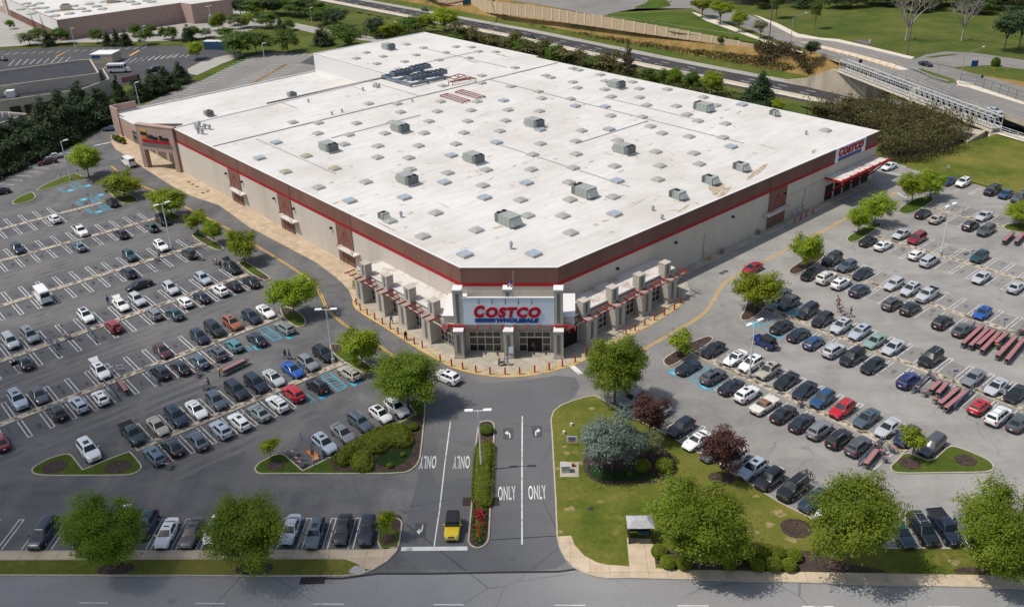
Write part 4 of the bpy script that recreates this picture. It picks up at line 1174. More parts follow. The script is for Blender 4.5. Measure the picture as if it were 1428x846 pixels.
for x0, x1, opened in ((-5.95, -1.25, 0), (1.45, 6.05, 1)):
    b = MB(); ex(b, x0, x1, 6.9, 6.94, .02, 3.4, 0)
    for j in range(5):
        t = x0+(x1-x0)*j/4
        if opened and j == 2: ex(b, t-.05, t+.05, 6.94, 7.02, 2.45, 3.4, 1)
        else: ex(b, t-.05, t+.05, 6.94, 7.02, 0, 3.4, 1)
    for z in (.02, 1.2, 2.38, 3.34):
        if opened and z < 2: ex(b, x0, x0+1.15, 6.94, 7.0, z, z+.1, 1); ex(b, x1-1.15, x1, 6.94, 7.0, z, z+.1, 1)
        else: ex(b, x0, x1, 6.94, 7.03, z, z+(.2 if z == 2.38 else .1), 1)
    if opened: ex(b, x0+1.2, x1-1.2, 6.95, 6.97, .02, 2.36, 2)  # dark sheet paints the shade within the open doorway
    part(b, 'entrance_door', ['glass_dark', 'frame_alu', 'door_dark'])
for k in range(8):
    x = -6.3+k*1.8; b = MB(); ex(b, x-.11, x+.11, 7.45, 8.5, 4.66, 4.88); part(b, 'pergola_bar', 'red_steel')
for s in (-1, 1):
    b = MB(); ex(b, *sorted((s*6.75, s*8.9)), 7.85, 8.05, 4.75, 4.98); ex(b, *sorted((s*8.75, s*8.95)), 7.5, 8.9, 4.3, 5.0); ex(b, *sorted((s*9.6, s*9.8)), 6.8, 8.4, 4.3, 4.6); part(b, 'pergola_bar', 'red_steel')
b = MB(); c = CM+CT*.85+CN*6.9; b.tube(c+Vector((0, 0, 6.1)), c+Vector((0, 0, 13.2)), .06, .04, 6); part(b, 'flagpole', 'frame_alu')
b = MB(); vs = []
for i in range(7):
    for j in range(6):
        p = c-CT*(.1+.13*i)+CN*(.1*math.sin(i*1.1))+Vector((0, 0, 11.9-.2*j-.12*i)); vs.append(p)
for i in range(6):
    for j in range(5): b.add([vs[i*6+j], vs[i*6+j+1], vs[(i+1)*6+j+1], vs[(i+1)*6+j]], [(0, 1, 2, 3)], 2 if i < 3 and j < 3 else j % 2)
part(b, 'flag', ['sign_red', 'cap_white', 'sign_blue'])
part(MB().box((tuple((CM+CT*.35+CN*9.2)[:2])+(1.5,)), (.7, .08, 1.0), 0, -math.pi/4), 'notice_board', 'panel_white')

# apron round the entrance and the pavements along the walls
OUTER = [tz((480, 340), *q) for q in ((65, 420), (72, 455), (100, 492), (300, 612), (520, 757))]+[tz((600, 380), *q) for q in ((90, 662), (200, 712), (400, 757), (560, 770), (740, 757), (900, 722), (1050, 682), (1130, 647))]+[tz((750, 350), *q) for q in ((690, 612), (870, 522), (1000, 432), (1090, 366))]
OP = chaikin(P_(OUTER), 1, False)
sheet('entrance_apron', OP+[ab(105.5, 88.4), ab(84.8, 88.4), ab(74.4, 98.8), ab(74.4, 119.6)], 'walk_entry', .010)
b = MB(); v, f = ribbon(OP, .26, .022); b.add(v, f)
IN = offset_line(OP, 1.55); run = 0.0
for p, q in zip(OP, OP[1:]):
    L_ = (q-p).length; e = (q-p).normalized(); s = Vector((-e.y, e.x, 0)); t = -run
    while t < L_:
        if t >= 0: line(b, p+e*t+s*.1, p+e*(t+.9)+s*1.75, .2, .020)
        t += 1.15
    run = (L_-t+1.15) if t > L_ else 0
struct(b.obj('yellow_hatching', M['paint_yellow']))
LW = [tz((0, 190), 815, 40), tz((0, 190), 850, 95), tz((0, 190), 1060, 235), tz((0, 190), 1269, 370), tz((200, 230), 350, 230), tz((200, 230), 560, 300), tz((200, 230), 780, 460), tz((200, 230), 1010, 582), tz((200, 230), 1269, 717), (470, 388), (486, 404), (493, 421)]
LWp = P_(LW)
slab('pavement', LWp+[ab(70.5, 119.6), ab(74.4, 119.6), ab(74.4, 206), ab(75.3, 206), ab(75.3, 247)], 'walk_store', .12)
slab('pavement', [ab(105.6, 88.4), ab(105.6, 84.5), ab(108.5, 85.2), ab(112, 86.4), ab(178.5, 86.6), ab(178.5, 88.4)], 'walk_entry', .12)
sheet('concrete_pad', P_([tz((750, 350), *q) for q in ((1030, 250), (1100, 225), (1125, 300), (1110, 330), (1040, 375))]), 'walk_entry', .014)
px_island((0, 90), ((822, 560), (815, 525), (850, 510), (940, 575), (930, 592), (870, 590)), smooth=1, top='mulch', name='mulch_bed', h=.2)
for q in ((335, 130), (365, 147), (398, 163), (438, 209), (475, 198)):
    p = at(*tz((200, 230), *q)); struct(disc('drain_cover', p, .45, .4, 'iron_grate', .126, 10))
for q, o in (((563, 110), (900, 360)), ((592, 97), (900, 360))):
    disc('manhole_cover', at(*tz(o, *q)), .5, .5, 'patch_dark', .012, 14)

# ------------------------------------------------------------------ the low shop wing
wing = thing('shop_wing', 'low pinkish shop wing with arched sign portico at far left', 'building', ORG, ANG_B)
def wpart(mb, name, mats):
    o = mb.obj(name, [M[k] for k in (mats if isinstance(mats, (list, tuple)) else [mats])], wing); o.location = (-B0, -A0, 0); return o
WO = ccw(V2([(75.4, 205.6), (138.0, 208.7), (138.0, 250.4), (75.4, 249.2)]))
b = MB(); band(b, WO, 0, 5.3); wpart(b, 'wall', 'stucco_pink')
wr = MB().sheet(inset(WO, .15), 5.1); wroof = wpart(wr, 'roof', 'roof_white')
b = MB(); band(b, inset(WO, -.05), 5.2, 5.45); pass
q0, q1 = inset(WO, -.05), inset(WO, .3)
b.add([(p.x, p.y, 5.45) for p in q0]+[(p.x, p.y, 5.45) for p in q1]+[(p.x, p.y, 5.1) for p in q1], [(i, (i+1) % 4, 4+(i+1) % 4, 4+i) for i in range(4)]+[(4+i, 4+(i+1) % 4, 8+(i+1) % 4, 8+i) for i in range(4)])
wpart(b, 'coping', 'cap_white')
b = MB(); b.bx(75.1, 75.5, 244.5, 249.6, 0, 7.4); b.bx(75.5, 82, 249.3, 249.7, 4.6, 7.4); wpart(b, 'end_parapet', 'stucco_pink')
F0, F1 = Vector((69.2, 214.6, 0)), Vector((73.8, 204.2, 0))
ft = (F1-F0); FL = ft.length; ft.normalize(); fn = Vector((ft.y, -ft.x, 0)) if Vector((ft.y, -ft.x, 0)).dot(Vector((-1, 0, 0))) > 0 else Vector((-ft.y, ft.x, 0))
fang = math.atan2(ft.y, ft.x)
def fx(b, x0, x1, y0, y1, z0, z1, m=0):
    c = F0+ft*((x0+x1)/2)+fn*((y0+y1)/2); b.box((c.x, c.y, (z0+z1)/2), (x1-x0, y1-y0, z1-z0), m, fang)
b = MB(); fx(b, 0, 1.3, -1.3, 0, 0, 4.7); wpart(b, 'portico_pillar', 'stucco_pink'); b = MB(); fx(b, FL-1.3, FL, -1.3, 0, 0, 4.7); wpart(b, 'portico_pillar', 'stucco_pink')
b = MB(); fx(b, 0, FL, -1.2, 0, 4.7, 10.55); fx(b, -.12, FL+.12, -1.3, .1, 10.55, 10.8); wpart(b, 'portico_front', 'stucco_pink')
b = MB(); fx(b, 1.2, FL-1.0, 0, .06, 5.7, 6.45); wpart(b, 'lattice_band', 'ac_dark')
b = MB()
for k in range(14): fx(b, 1.4+k*.64, 1.46+k*.64, .06, .1, 5.72, 6.43)
fx(b, 1.2, FL-1.0, .06, .1, 6.05, 6.1); wpart(b, 'lattice_bar', 'stucco_pink_dark')
b = MB(); fx(b, .6, FL-.4, -6.5, -1.2, 8.2, 8.4, 0)
pp = [F0+ft*.4-fn*1.2, F1-ft*.2-fn*1.2, F1-ft*4-fn*7.5]
b.add([(pp[0].x, pp[0].y, 10.5), (pp[1].x, pp[1].y, 10.5), (pp[2].x, pp[2].y, 9.4), (pp[0].x, pp[0].y, 5.1), (pp[1].x, pp[1].y, 5.1), (pp[2].x, pp[2].y, 5.1)], [(0, 1, 2), (0, 2, 5, 3), (1, 4, 5, 2), (0, 3, 4, 1)], 0)
wpart(b, 'portico_roof', 'dark_roof')
b = MB()
for k, (a0, a1) in enumerate(((207.2, 213.5), (216, 221), (223, 228), (231.5, 236.5))):
    b = MB(); b.bx(75.3, 75.38, a0, a1, .3, 3.3, 0)
    for j in range(5): t = a0+(a1-a0)*j/4; b.bx(75.24, 75.3, t-.05, t+.05, .3, 3.3, 1)
    b.bx(75.25, 75.3, a0, a1, 2.4, 2.5, 1); wpart(b, 'shop_window', ['glass_dark', 'frame_alu'])
FO = F0+fn*.06
# sign lettering, reading left to right as one faces the portico
fit_text('Wine Shop', 3.2, FL-1.6, 7.45, 1.15, FO, ft, fn, 'black_metal', wing, .06, 0.0)[0].location = (-B0, -A0, 0)
b = MB(); fx(b, 1.5, FL-1.5, .02, .14, 6.7, 7.25); wpart(b, 'sign_bar', 'sign_red')
b = MB(); fx(b, 1.4, 3.0, .02, .14, 8.3, 9.0); wpart(b, 'sign_block', 'black_metal')
fit_text('THE', 1.3, 3.3, 9.1, .5, FO, ft, fn, 'paint_yellow', wing, .05, 0.0)[0].location = (-B0, -A0, 0)
b = MB(); fx(b, 1.5, 3.0, .02, .15, 7.4, 8.2); wpart(b, 'sign_block', 'cart_orange')
# ------------------------------------------------------------------ vehicles
def lerp(a, b, t): return a+(b-a)*t
def rrect(x0, x1, hw0, hw1, z, r, n=4):
    """rounded rectangle ring, x0 rear .. x1 front, half widths at rear/front"""
    pts = []
    for (cx, cy, s) in ((x1, 1, 0), (x0, 1, 1), (x0, -1, 2), (x1, -1, 3)):
        hw = hw1 if cx == x1 else hw0
        ix = cx-r if cx == x1 else cx+r
        iy = (hw-r)*cy
        for k in range(n+1):
            t = math.pi/2*(s+k/n)
            pts.append((ix+r*math.cos(t), iy+r*math.sin(t), z))
    return pts
SPEC = {
 # L, W, H, belt, hood z, cowl x, roof front x, roof rear x, tail base x, deck z, wheel r, wheelbase
 'sedan': dict(L=4.8, W=1.84, H=1.46, belt=.96, hood=.93, nose=.66, cowl=1.1, rf=.18, rr=-1.0, tb=-1.85, deck=1.06, wr=.33, wb=2.8),
 'coupe': dict(L=4.75, W=1.84, H=1.38, belt=.92, hood=.90, nose=.62, cowl=.85, rf=.15, rr=-.75, tb=-1.75, deck=1.02, wr=.34, wb=2.75),
 'hatchback': dict(L=4.25, W=1.78, H=1.50, belt=.98, hood=.98, nose=.70, cowl=1.05, rf=.25, rr=-1.35, tb=-1.98, deck=1.0, wr=.32, wb=2.6),
 'suv': dict(L=4.65, W=1.88, H=1.70, belt=1.10, hood=1.06, nose=.80, cowl=1.0, rf=.18, rr=-1.68, tb=-2.15, deck=1.1, wr=.36, wb=2.7),
 'bigsuv': dict(L=5.1, W=2.0, H=1.86, belt=1.2, hood=1.18, nose=.95, cowl=1.12, rf=.40, rr=-2.1, tb=-2.42, deck=1.2, wr=.39, wb=2.95),
 'wagon': dict(L=4.85, W=1.82, H=1.54, belt=1.0, hood=.96, nose=.68, cowl=.95, rf=.35, rr=-1.85, tb=-2.3, deck=1.05, wr=.33, wb=2.75),
 'minivan': dict(L=5.1, W=1.96, H=1.76, belt=1.08, hood=1.06, nose=.78, cowl=1.35, rf=.55, rr=-2.1, tb=-2.42, deck=1.1, wr=.34, wb=3.0),
 'pickup': dict(L=5.6, W=1.98, H=1.86, belt=1.2, hood=1.18, nose=.98, cowl=1.25, rf=.75, rr=-.65, tb=-.85, deck=1.2, wr=.40, wb=3.5),
 'vintage': dict(L=5.2, W=1.92, H=1.40, belt=.95, hood=.95, nose=.80, cowl=.75, rf=.25, rr=-.75, tb=-1.25, deck=.98, wr=.35, wb=2.95),
 '4x4': dict(L=4.0, W=1.80, H=1.85, belt=1.12, hood=1.10, nose=1.05, cowl=.55, rf=.40, rr=-1.65, tb=-1.72, deck=1.15, wr=.40, wb=2.4),
 'van': dict(L=5.6, W=2.02, H=2.45, belt=1.30, hood=1.25, nose=.95, cowl=2.05, rf=1.35, rr=-2.62, tb=-2.74, deck=1.3, wr=.36, wb=3.4),
 'boxvan': dict(L=5.2, W=2.1, H=2.65, belt=1.45, hood=1.3, nose=1.1, cowl=1.9, rf=1.6, rr=-2.52, tb=-2.58, deck=1.4, wr=.38, wb=3.1),
}
MESH = {}
def car_meshes(kind):
    if kind in MESH: return MESH[kind]
    s = SPEC[kind]; L, W, H = s['L'], s['W']/2, s['H']; P = {}
    # lower body loft
    def top(x):
        xf = L/2
        if x >= s['cowl']:
            t = (x-s['cowl'])/(xf-s['cowl']); return lerp(s['hood']+.03, s['nose'], t**2.2)
        if x >= s['tb']: return s['belt']+.02
        t = (s['tb']-x)/max(.05, (s['tb']+L/2)); return lerp(s['deck'], s['deck']-.10, t*t)
    st = [-L/2, -L/2+.06, -L/2+.2, -L/2+.5]
    lo_, hi_ = -L/2+.5, L/2-.6; m_ = 11
    st += [lerp(lo_, hi_, (i+1)/m_) for i in range(m_-1)]+[L/2-.6, L/2-.3, L/2-.12, L/2-.03, L/2]
    sec = []
    for x in st:
        e = min((x+L/2), (L/2-x))
        bx_ = kind in ('4x4', 'vintage', 'boxvan')
        w = W*(1-(.16 if bx_ else .30)*max(0, 1-e/(.55 if bx_ else .95))**2.4) * (1 if bx_ else 1-.04*max(0, 1-(L/2-x)/1.5))
        zl = .22+.16*max(0, 1-e/.35)**1.5; zt = top(x)
        if e < .04: zt -= .10; w *= .97
        zm = lerp(zl, zt, .55)
        half = [(0, zl), (w*.86, zl), (w*.985, zl+.10), (w, zm), (w*.985, lerp(zm, zt, .62)), (w*.93, zt-.035), (w*.80, zt+.005), (w*.4, zt+.025), (0, zt+.03)]
        sec.append([(x, y, z) for y, z in half]+[(x, -y, z) for y, z in half[-2:0:-1]])
    b = MB(); n = len(sec[0]); vs = [p for q in sec for p in q]; m = len(sec)
    for i in range(m-1):
        for k in range(n):
            kk = (k+1) % n
            sill_shade = k in (0, 1, n-1, n-2)  # underside and sill faces go dark to paint the shade below the body
            b.add([vs[i*n+k], vs[i*n+kk], vs[(i+1)*n+kk], vs[(i+1)*n+k]], [(0, 1, 2, 3)], 1 if sill_shade else 0, True)
    b.add(sec[0], [list(range(n))], 0); b.add(sec[-1], [list(range(n))[::-1]], 0)
    # bumper and grille
    b.bx(-L/2-.05, -L/2+.15, -W*.66, W*.66, .38, .56, 1); b.bx(L/2-.15, L/2+.03, -W*.62, W*.62, .34, .50, 1)
    if kind in ('pickup',):
        pass
    # greenhouse
    bz = s['belt']-.01; hb = W*.90; ht = W*(.67 if kind not in ('van', 'boxvan', '4x4') else .86)
    c0, c1, r0, r1 = s['tb'], s['cowl'], s['rr'], s['rf']
    H1 = H-.05
    R0 = rrect(c0, c1, hb*.96, hb, bz, .10)
    Rm = rrect(lerp(c0, r0, .9), lerp(c1, r1, .9), lerp(hb*.96, ht*.97, .9), lerp(hb, ht, .9), lerp(bz, H1, .92), .2)
    R1 = rrect(r0+.03, r1-.03, ht*.93, ht*.96, H1, .24)
    R2 = rrect(r0+.35, r1-.3, ht*.60, ht*.60, H, .2)
    gm = {'4x4': 2, 'vintage': 2}.get(kind, 0)
    rings = [R0, Rm, R1, R2]; nn = len(R0)
    for a_, c_ in zip(rings, rings[1:]):
        b.add(a_+c_, [(i, (i+1) % nn, nn+(i+1) % nn, nn+i) for i in range(nn)], gm, True)
    b.add(R2, [list(range(nn))], gm, True)
    # wheel arches
    for x in (-s['wb']/2+.02, s['wb']/2+.02):
        for sy in (-1, 1):
            pts = [(x+(s['wr']+.09)*math.cos(t*math.pi/8), sy*(W+.004), s['wr']+(s['wr']+.09)*math.sin(t*math.pi/8)) for t in range(-2, 11)]
            b.add(pts, [list(range(len(pts)))], 1)
    if kind == 'pickup':
        x0, x1 = -L/2+.02, s['tb']-.05; z = s['belt']
        b.bx(x0, x1, W*.84, W*.97, z-.1, z+.10, 0); b.bx(x0, x1, -W*.97, -W*.84, z-.1, z+.10, 0); b.bx(x0, x0+.12, -W*.84, W*.84, z-.1, z+.10, 0)
        P['cargo_bed'] = [MB().bx(x0+.12, x1, -W*.84, W*.84, z-.02, z+.045, 0).mesh('cargo_bed', [M['car_trim_shade']])]
    P['body'] = [b.mesh('body', [M['car_paint'], M['car_trim_shade'], M['vinyl_brown'] if kind == 'vintage' else M['soft_top']])]
    # windows, a few millimetres proud of the cabin
    def quadgrid(A, B, C, D, off, nu=4, nv=2):
        A, B, C, D = map(Vector, (A, B, C, D)); nrm = (B-A).cross(D-A).normalized(); vs = []
        for j in range(nv+1):
            for i in range(nu+1):
                p = A.lerp(B, i/nu).lerp(D.lerp(C, i/nu), j/nv)
                bul = .018*math.sin(math.pi*i/nu)
                vs.append(p+nrm*(off+bul))
        g_ = MB(); g_.add(vs, [(j*(nu+1)+i, j*(nu+1)+i+1, (j+1)*(nu+1)+i+1, (j+1)*(nu+1)+i) for j in range(nv) for i in range(nu)], 0, True)
        return g_
    def cp(x_b, x_t, y_b, y_t, v): return (lerp(x_b, x_t, v), lerp(y_b, y_t, v), lerp(bz, H1, v))
    v0, v1 = .08, .90
    f = lambda y, v: cp(c1, r1, y*hb*.86, y*ht*.86, v)
    P['windscreen'] = [quadgrid(f(-1, v0), f(1, v0), f(1, v1), f(-1, v1), .012).mesh('windscreen', [M['car_glass']])]
    if kind not in ('boxvan',):
        r_ = lambda y, v: cp(c0, r0, y*hb*.80, y*ht*.80, v)
        vb = .30 if kind in ('suv', 'bigsuv', 'minivan', 'wagon', 'hatchback', 'van', '4x4') else .08
        P['rear_window'] = [quadgrid(r_(1, vb), r_(-1, vb), r_(-1, .88), r_(1, .88), .012).mesh('rear_window', [M['car_glass']])]
    else:
        P['rear_window'] = [quadgrid((c0, W*.7, 1.55), (c0, -W*.7, 1.55), (r0, -W*.7, 2.3), (r0, W*.7, 2.3), .03).mesh('rear_window', [M['car_glass']])]
    side = []
    for sy in (-1, 1):
        g_ = MB()
        spans = [(.06, .40), (.43, .72), (.75, .94)]
        if kind in ('coupe', 'vintage'): spans = [(.06, .52), (.55, .80)]
        if kind == 'pickup': spans = [(.08, .5), (.54, .9)]
        if kind in ('van', 'boxvan'): spans = [(.02, .24)]
        if kind == 'sedan': spans = [(.05, .44), (.47, .80)]
        for a_, c_ in spans:
            def sp(t, v):
                xb, xt = lerp(c1-.12, c0+.12, t), lerp(r1-.06, r0+.06, t)
                yb = lerp(hb, hb*.96, t); yt = lerp(ht, ht*.97, t)
                q = cp(xb, xt, yb*sy, yt*sy, v); return (q[0], q[1]+sy*.012, q[2])
            q = [sp(a_, .12), sp(c_, .12), sp(c_, .86), sp(a_, .86)]
            if sy > 0: q = q
            else: q = q[::-1]
            g_.add(q, [(0, 1, 2, 3)])
        side.append(g_.mesh('side_window', [M['car_glass']]))
    P['side_window'] = side
    P['wheel'] = []
    for x in (-s['wb']/2+.02, s['wb']/2+.02):
        for sy in (-1, 1):
            g_ = MB(); y0, y1 = sy*(W-.20), sy*(W+.012)
            g_.tube((x, y0, s['wr']), (x, y1, s['wr']), s['wr'], n=16, m=0); pass
            P['wheel'].append(g_.mesh('wheel', [M['tyre']])); P.setdefault('rim', []).append(MB().tube((x, y1, s['wr']), (x, y1+sy*.012, s['wr']), s['wr']*.62, n=10).mesh('rim', [M['rim']]))
    P['headlight'] = []; P['tail_light'] = []; P['wing_mirror'] = []
    hz = s['nose']-.02
    for sy in (-1, 1):
        g_ = MB(); yy = sorted((sy*W*.40, sy*W*.72))
        if kind == '4x4': g_.tube((L/2-.04, sy*W*.55, .88), (L/2+.05, sy*W*.55, .88), .12, n=10)
        else:
            g_.add([(L/2-.02, yy[0] if sy > 0 else yy[1], hz-.14), (L/2-.12, yy[1] if sy > 0 else yy[0], hz-.12), (L/2-.42, (yy[1] if sy > 0 else yy[0])*1.05, hz+.03), (L/2-.13, yy[0] if sy > 0 else yy[1], hz+.02),
                    (L/2+.02, yy[0] if sy > 0 else yy[1], hz-.13), (L/2-.06, (yy[1] if sy > 0 else yy[0])*1.05, hz-.11), (L/2-.40, (yy[1] if sy > 0 else yy[0])*1.11, hz+.06), (L/2-.08, yy[0] if sy > 0 else yy[1], hz+.05)],
                   [(0, 1, 2, 3), (4, 5, 6, 7), (0, 1, 5, 4), (1, 2, 6, 5), (2, 3, 7, 6), (3, 0, 4, 7)], 0)
        P['headlight'].append(g_.mesh('headlight', [M['headlight']]))
        g_ = MB(); z = s['deck']-.22
        if kind in ('suv', 'bigsuv', 'minivan', 'wagon', 'hatchback', 'van', 'boxvan'):
            g_.box((-L/2+.09, sy*W*.70, z+.10), (.16, .20, .28), 0)
        else: g_.box((-L/2+.05, sy*W*.56, z), (.12, .40, .12), 0)
        P['tail_light'].append(g_.mesh('tail_light', [M['tail_light']]))
        g_ = MB(); g_.box((s['cowl']-.28, sy*(W+.09), bz+.10), (.12, .20, .14), 0)
        P['wing_mirror'].append(g_.mesh('wing_mirror', [M['car_paint']]))
    P['number_plate'] = [MB().box((-L/2-.055, 0, .72 if kind not in ('sedan', 'coupe', 'vintage') else .68), (.02, .36, .15)).mesh('number_plate', [M['plate']])]
    P['grille'] = [MB().box((L/2-.0, 0, s['nose']-.16), (.06, W*.8, .16)).mesh('grille', [M['car_trim_shade']])]
    # options
    zt = H+.006
    P['sunroof'] = [MB().bx(lerp(r0, r1, .52), r1-.32, -ht*.52, ht*.52, H-.02, zt).mesh('sunroof', [M['car_glass']])]
    P['glass_roof'] = [MB().bx(r0+.34, r1-.24, -ht*.66, ht*.66, H-.035, zt).mesh('glass_roof', [M['car_glass']])]
    g_ = MB()
    for sy in (-1, 1): g_.bx(r0+.25, r1-.3, sy*ht*.82-.03, sy*ht*.82+.03, H-.0, H+.06)
    P['roof_rack'] = [g_.mesh('roof_rack', [M['galvanised']])]
    g_ = MB()
    for sy in (-1, 1): g_.bx(r0+.25, r1-.3, sy*ht*.82-.03, sy*ht*.82+.03, H-.0, H+.07)
    for t in (.25, .75): g_.bx(lerp(r0, r1, t)-.03, lerp(r0, r1, t)+.03, -ht*.82, ht*.82, H+.05, H+.08)
    P['roof_bars'] = [g_.mesh('roof_rack', [M['galvanised']])]
    g_ = MB(); g_.tube((-L/2-.02, 0, 1.0), (-L/2-.24, 0, 1.0), .37, n=16, m=0); g_.tube((-L/2-.24, 0, 1.0), (-L/2-.25, 0, 1.0), .22, n=12, m=1)
    P['spare_wheel'] = [g_.mesh('spare_wheel', [M['tyre'], M['rim']])]
    P['bed_cover'] = [MB().bx(-L/2+.08, s['tb']-.05, -W*.93, W*.93, s['belt']+.04, s['belt']+.14).mesh('bed_cover', [M['soft_top']])]
    g_ = MB(); g_.add([(r0, -ht*.85, H-.05), (r0, ht*.85, H-.05), (r0-1.05, hb*.85, H+.25), (r0-1.05, -hb*.85, H+.25), (r0, -ht*.85, H), (r0, ht*.85, H), (r0-1.05, hb*.85, H+.31), (r0-1.05, -hb*.85, H+.31)],
                      [(3, 2, 1, 0), (4, 5, 6, 7), (0, 1, 5, 4), (1, 2, 6, 5), (2, 3, 7, 6), (3, 0, 4, 7)])
    P['tailgate'] = [g_.mesh('tailgate', [M['car_paint']])]
    g_ = MB(); g_.box((c1-.55, W+.42, .75), (.09, .95, .62), 0, .35); P['open_door'] = [g_.mesh('open_door', [M['car_paint']])]
    MESH[kind] = P
    return P
BASE_PARTS = ['body', 'windscreen', 'rear_window', 'side_window', 'wheel', 'headlight', 'tail_light', 'wing_mirror', 'number_plate', 'grille']
PAINT = {'white': (.70, .70, .69), 'pearl white': (.66, .65, .61), 'silver': (.40, .42, .44), 'pale silver blue': (.33, .38, .45), 'grey': (.17, .18, .195), 'dark grey': (.065, .07, .078), 'slate blue': (.06, .083, .112), 'steel blue': (.085, .13, .175),
         'black': (.008, .009, .011), 'blue-black': (.010, .014, .026), 'navy': (.008, .013, .03), 'dark blue': (.010, .022, .052), 'bright blue': (.012, .075, .32), 'royal blue': (.009, .022, .13), 'blue': (.014, .058, .14), 'teal': (.06, .19, .21), 'dark teal': (.012, .045, .058),
         'pale green': (.20, .29, .265), 'sage grey': (.19, .22, .22), 'dark green': (.012, .032, .03), 'red': (.42, .008, .018), 'dark red': (.20, .008, .016), 'crimson': (.27, .01, .022), 'maroon': (.06, .012, .018), 'orange-brown': (.26, .085, .04), 'tan': (.38, .33, .26), 'champagne': (.36, .33, .27),
         'yellow': (.62, .44, .01), 'brown': (.065, .05, .048), 'cream': (.62, .60, .53)}
KIND_WORD = {'sedan': 'sedan', 'coupe': 'coupe', 'hatchback': 'hatchback', 'suv': 'SUV', 'bigsuv': 'large SUV', 'wagon': 'estate car', 'minivan': 'minivan', 'pickup': 'pickup truck', 'vintage': 'vintage coupe', '4x4': 'open off-roader', 'van': 'cargo van', 'boxvan': 'boxy delivery van'}
CATS = {'van': 'van', 'boxvan': 'van', 'minivan': 'minivan', 'pickup': 'pickup truck'}
CARS = []
HEAD = {'-A': ANG_A+math.pi, '+A': ANG_A, '-B': ANG_B+math.pi, '+B': ANG_B, 'S': rad(-92), 'S2': rad(-86), 'N': rad(88)}
def car(px, py, kind, colour, head, row, opts=(), z=0.0, label=None, group=None):
    p = at(px, py, z+.75); p.z = z
    ang = HEAD[head] if isinstance(head, str) else head
    CARS.append(dict(p=p, kind=kind, colour=colour, ang=ang+random.uniform(-.03, .03), row=row, opts=opts, label=label, group=group, head=head))
def C(org, row, head, *items):
    for it in items:
        x, y, kind, colour = it[:4]
        px, py = tz(org, x, y) if org else (x, y)
        car(px, py, kind, colour, it[5] if len(it) > 5 else head, row, it[4] if len(it) > 4 and it[4] else ())
# rows of the left lot
C((0, 190), 'beside the dark conifers', ANG_A+1.45, (390, 145, 'sedan', 'silver'), (345, 182, 'sedan', 'maroon'), (-8, 405, 'sedan', 'black'))
C((0, 190), 'in the accessible bays by the shop wing', '+A', (825, 485, 'suv', 'black'))
C((0, 190), 'in the far left row', '+A', (398, 605, 'suv', 'white', ('roof_rack',)))
C((0, 190), 'in the second row from the shop wing', '-A', (592, 697, 'pickup', 'white'), (1200, 615, 'bigsuv', 'black'))
C((0, 190), 'in the third row from the shop wing', '+A', (895, 715, 'suv', 'black'), (1118, 665, 'sedan', 'dark teal', ('tailgate',)), (583, 808, 'sedan', 'steel blue'))
C((0, 330), 'in the fourth row from the shop wing', '-A', (130, 85, 'suv', 'navy'), (955, 135, 'suv', 'dark teal'), (1185, 65, 'suv', 'white', ('sunroof',)))
C((0, 330), 'below the fourth-row median', '+A', (948, 260, 'suv', 'blue-black'), (315, 440, 'boxvan', 'white'))
C((200, 230), 'below the fourth-row median', '+A', (340, 648, 'suv', 'black'))
C((0, 330), 'in the middle row of the left lot', '-A', (75, 765, 'minivan', 'silver', ('roof_rack',)), (220, 722, 'minivan', 'sage grey', ('sunroof',)), (632, 580, 'suv', 'white', ('glass_roof',)), (890, 495, 'sedan', 'pearl white', ('tailgate',)), (1010, 460, 'suv', 'silver'))
C((200, 350), 'in the middle row of the left lot', '-A', (200, 270, 'suv', 'silver', ('roof_rack',)), (437, 200, 'suv', 'pale silver blue', ('roof_rack',)), (655, 120, 'suv', 'black', ('tailgate',)))
C((0, 330), 'below the middle median of the left lot', '+A', (835, 655, 'suv', 'crimson'), (1132, 560, 'wagon', 'grey', ('roof_rack',)), (178, 920, 'sedan', 'black', ('open_door',)))
C((200, 350), 'below the middle median of the left lot', '+A', (228, 455, 'sedan', 'dark teal'), (305, 370, 'hatchback', 'white'), (428, 332, 'sedan', 'blue-black'), (563, 285, 'suv', 'white', ('sunroof',)), (668, 252, 'hatchback', 'black'), (793, 222, 'sedan', 'black'))
C((200, 350), 'in the row above the broad cobbled median', '-A', (137, 728, 'sedan', 'maroon'), (412, 628, 'suv', 'navy'), (522, 572, 'bigsuv', 'black'), (655, 528, 'suv', 'orange-brown', ('sunroof',)), (795, 482, 'suv', 'blue-black'), (900, 438, 'coupe', 'white', ('glass_roof',)))
C((0, 470), 'in the row above the broad cobbled median', '-A', (742, 248, 'suv', 'white', ('sunroof', 'tailgate', 'open_door')), (132, 460, 'bigsuv', 'pale silver blue', ('roof_bars', 'sunroof')), (285, 420, 'sedan', 'dark grey'))
C((200, 350), 'below the broad cobbled median', '+A', (1040, 558, 'wagon', 'sage grey', ('roof_bars',)), (835, 643, 'sedan', 'navy'), (668, 688, 'hatchback', 'teal'), (545, 748, 'suv', 'dark grey', ('sunroof',)), (410, 803, 'sedan', 'slate blue'))
C((200, 470), 'below the broad cobbled median', '+A', (270, 215, 'sedan', 'black'), (125, 250, 'suv', 'blue-black'))
C((0, 470), 'below the broad cobbled median', '+A', (420, 545, 'suv', 'black', ('sunroof',)), (575, 490, 'wagon', 'pale silver blue', ('sunroof',)), (740, 440, 'hatchback', 'white', ('roof_rack', 'sunroof')), (-5, 765, 'sedan', 'dark red'))
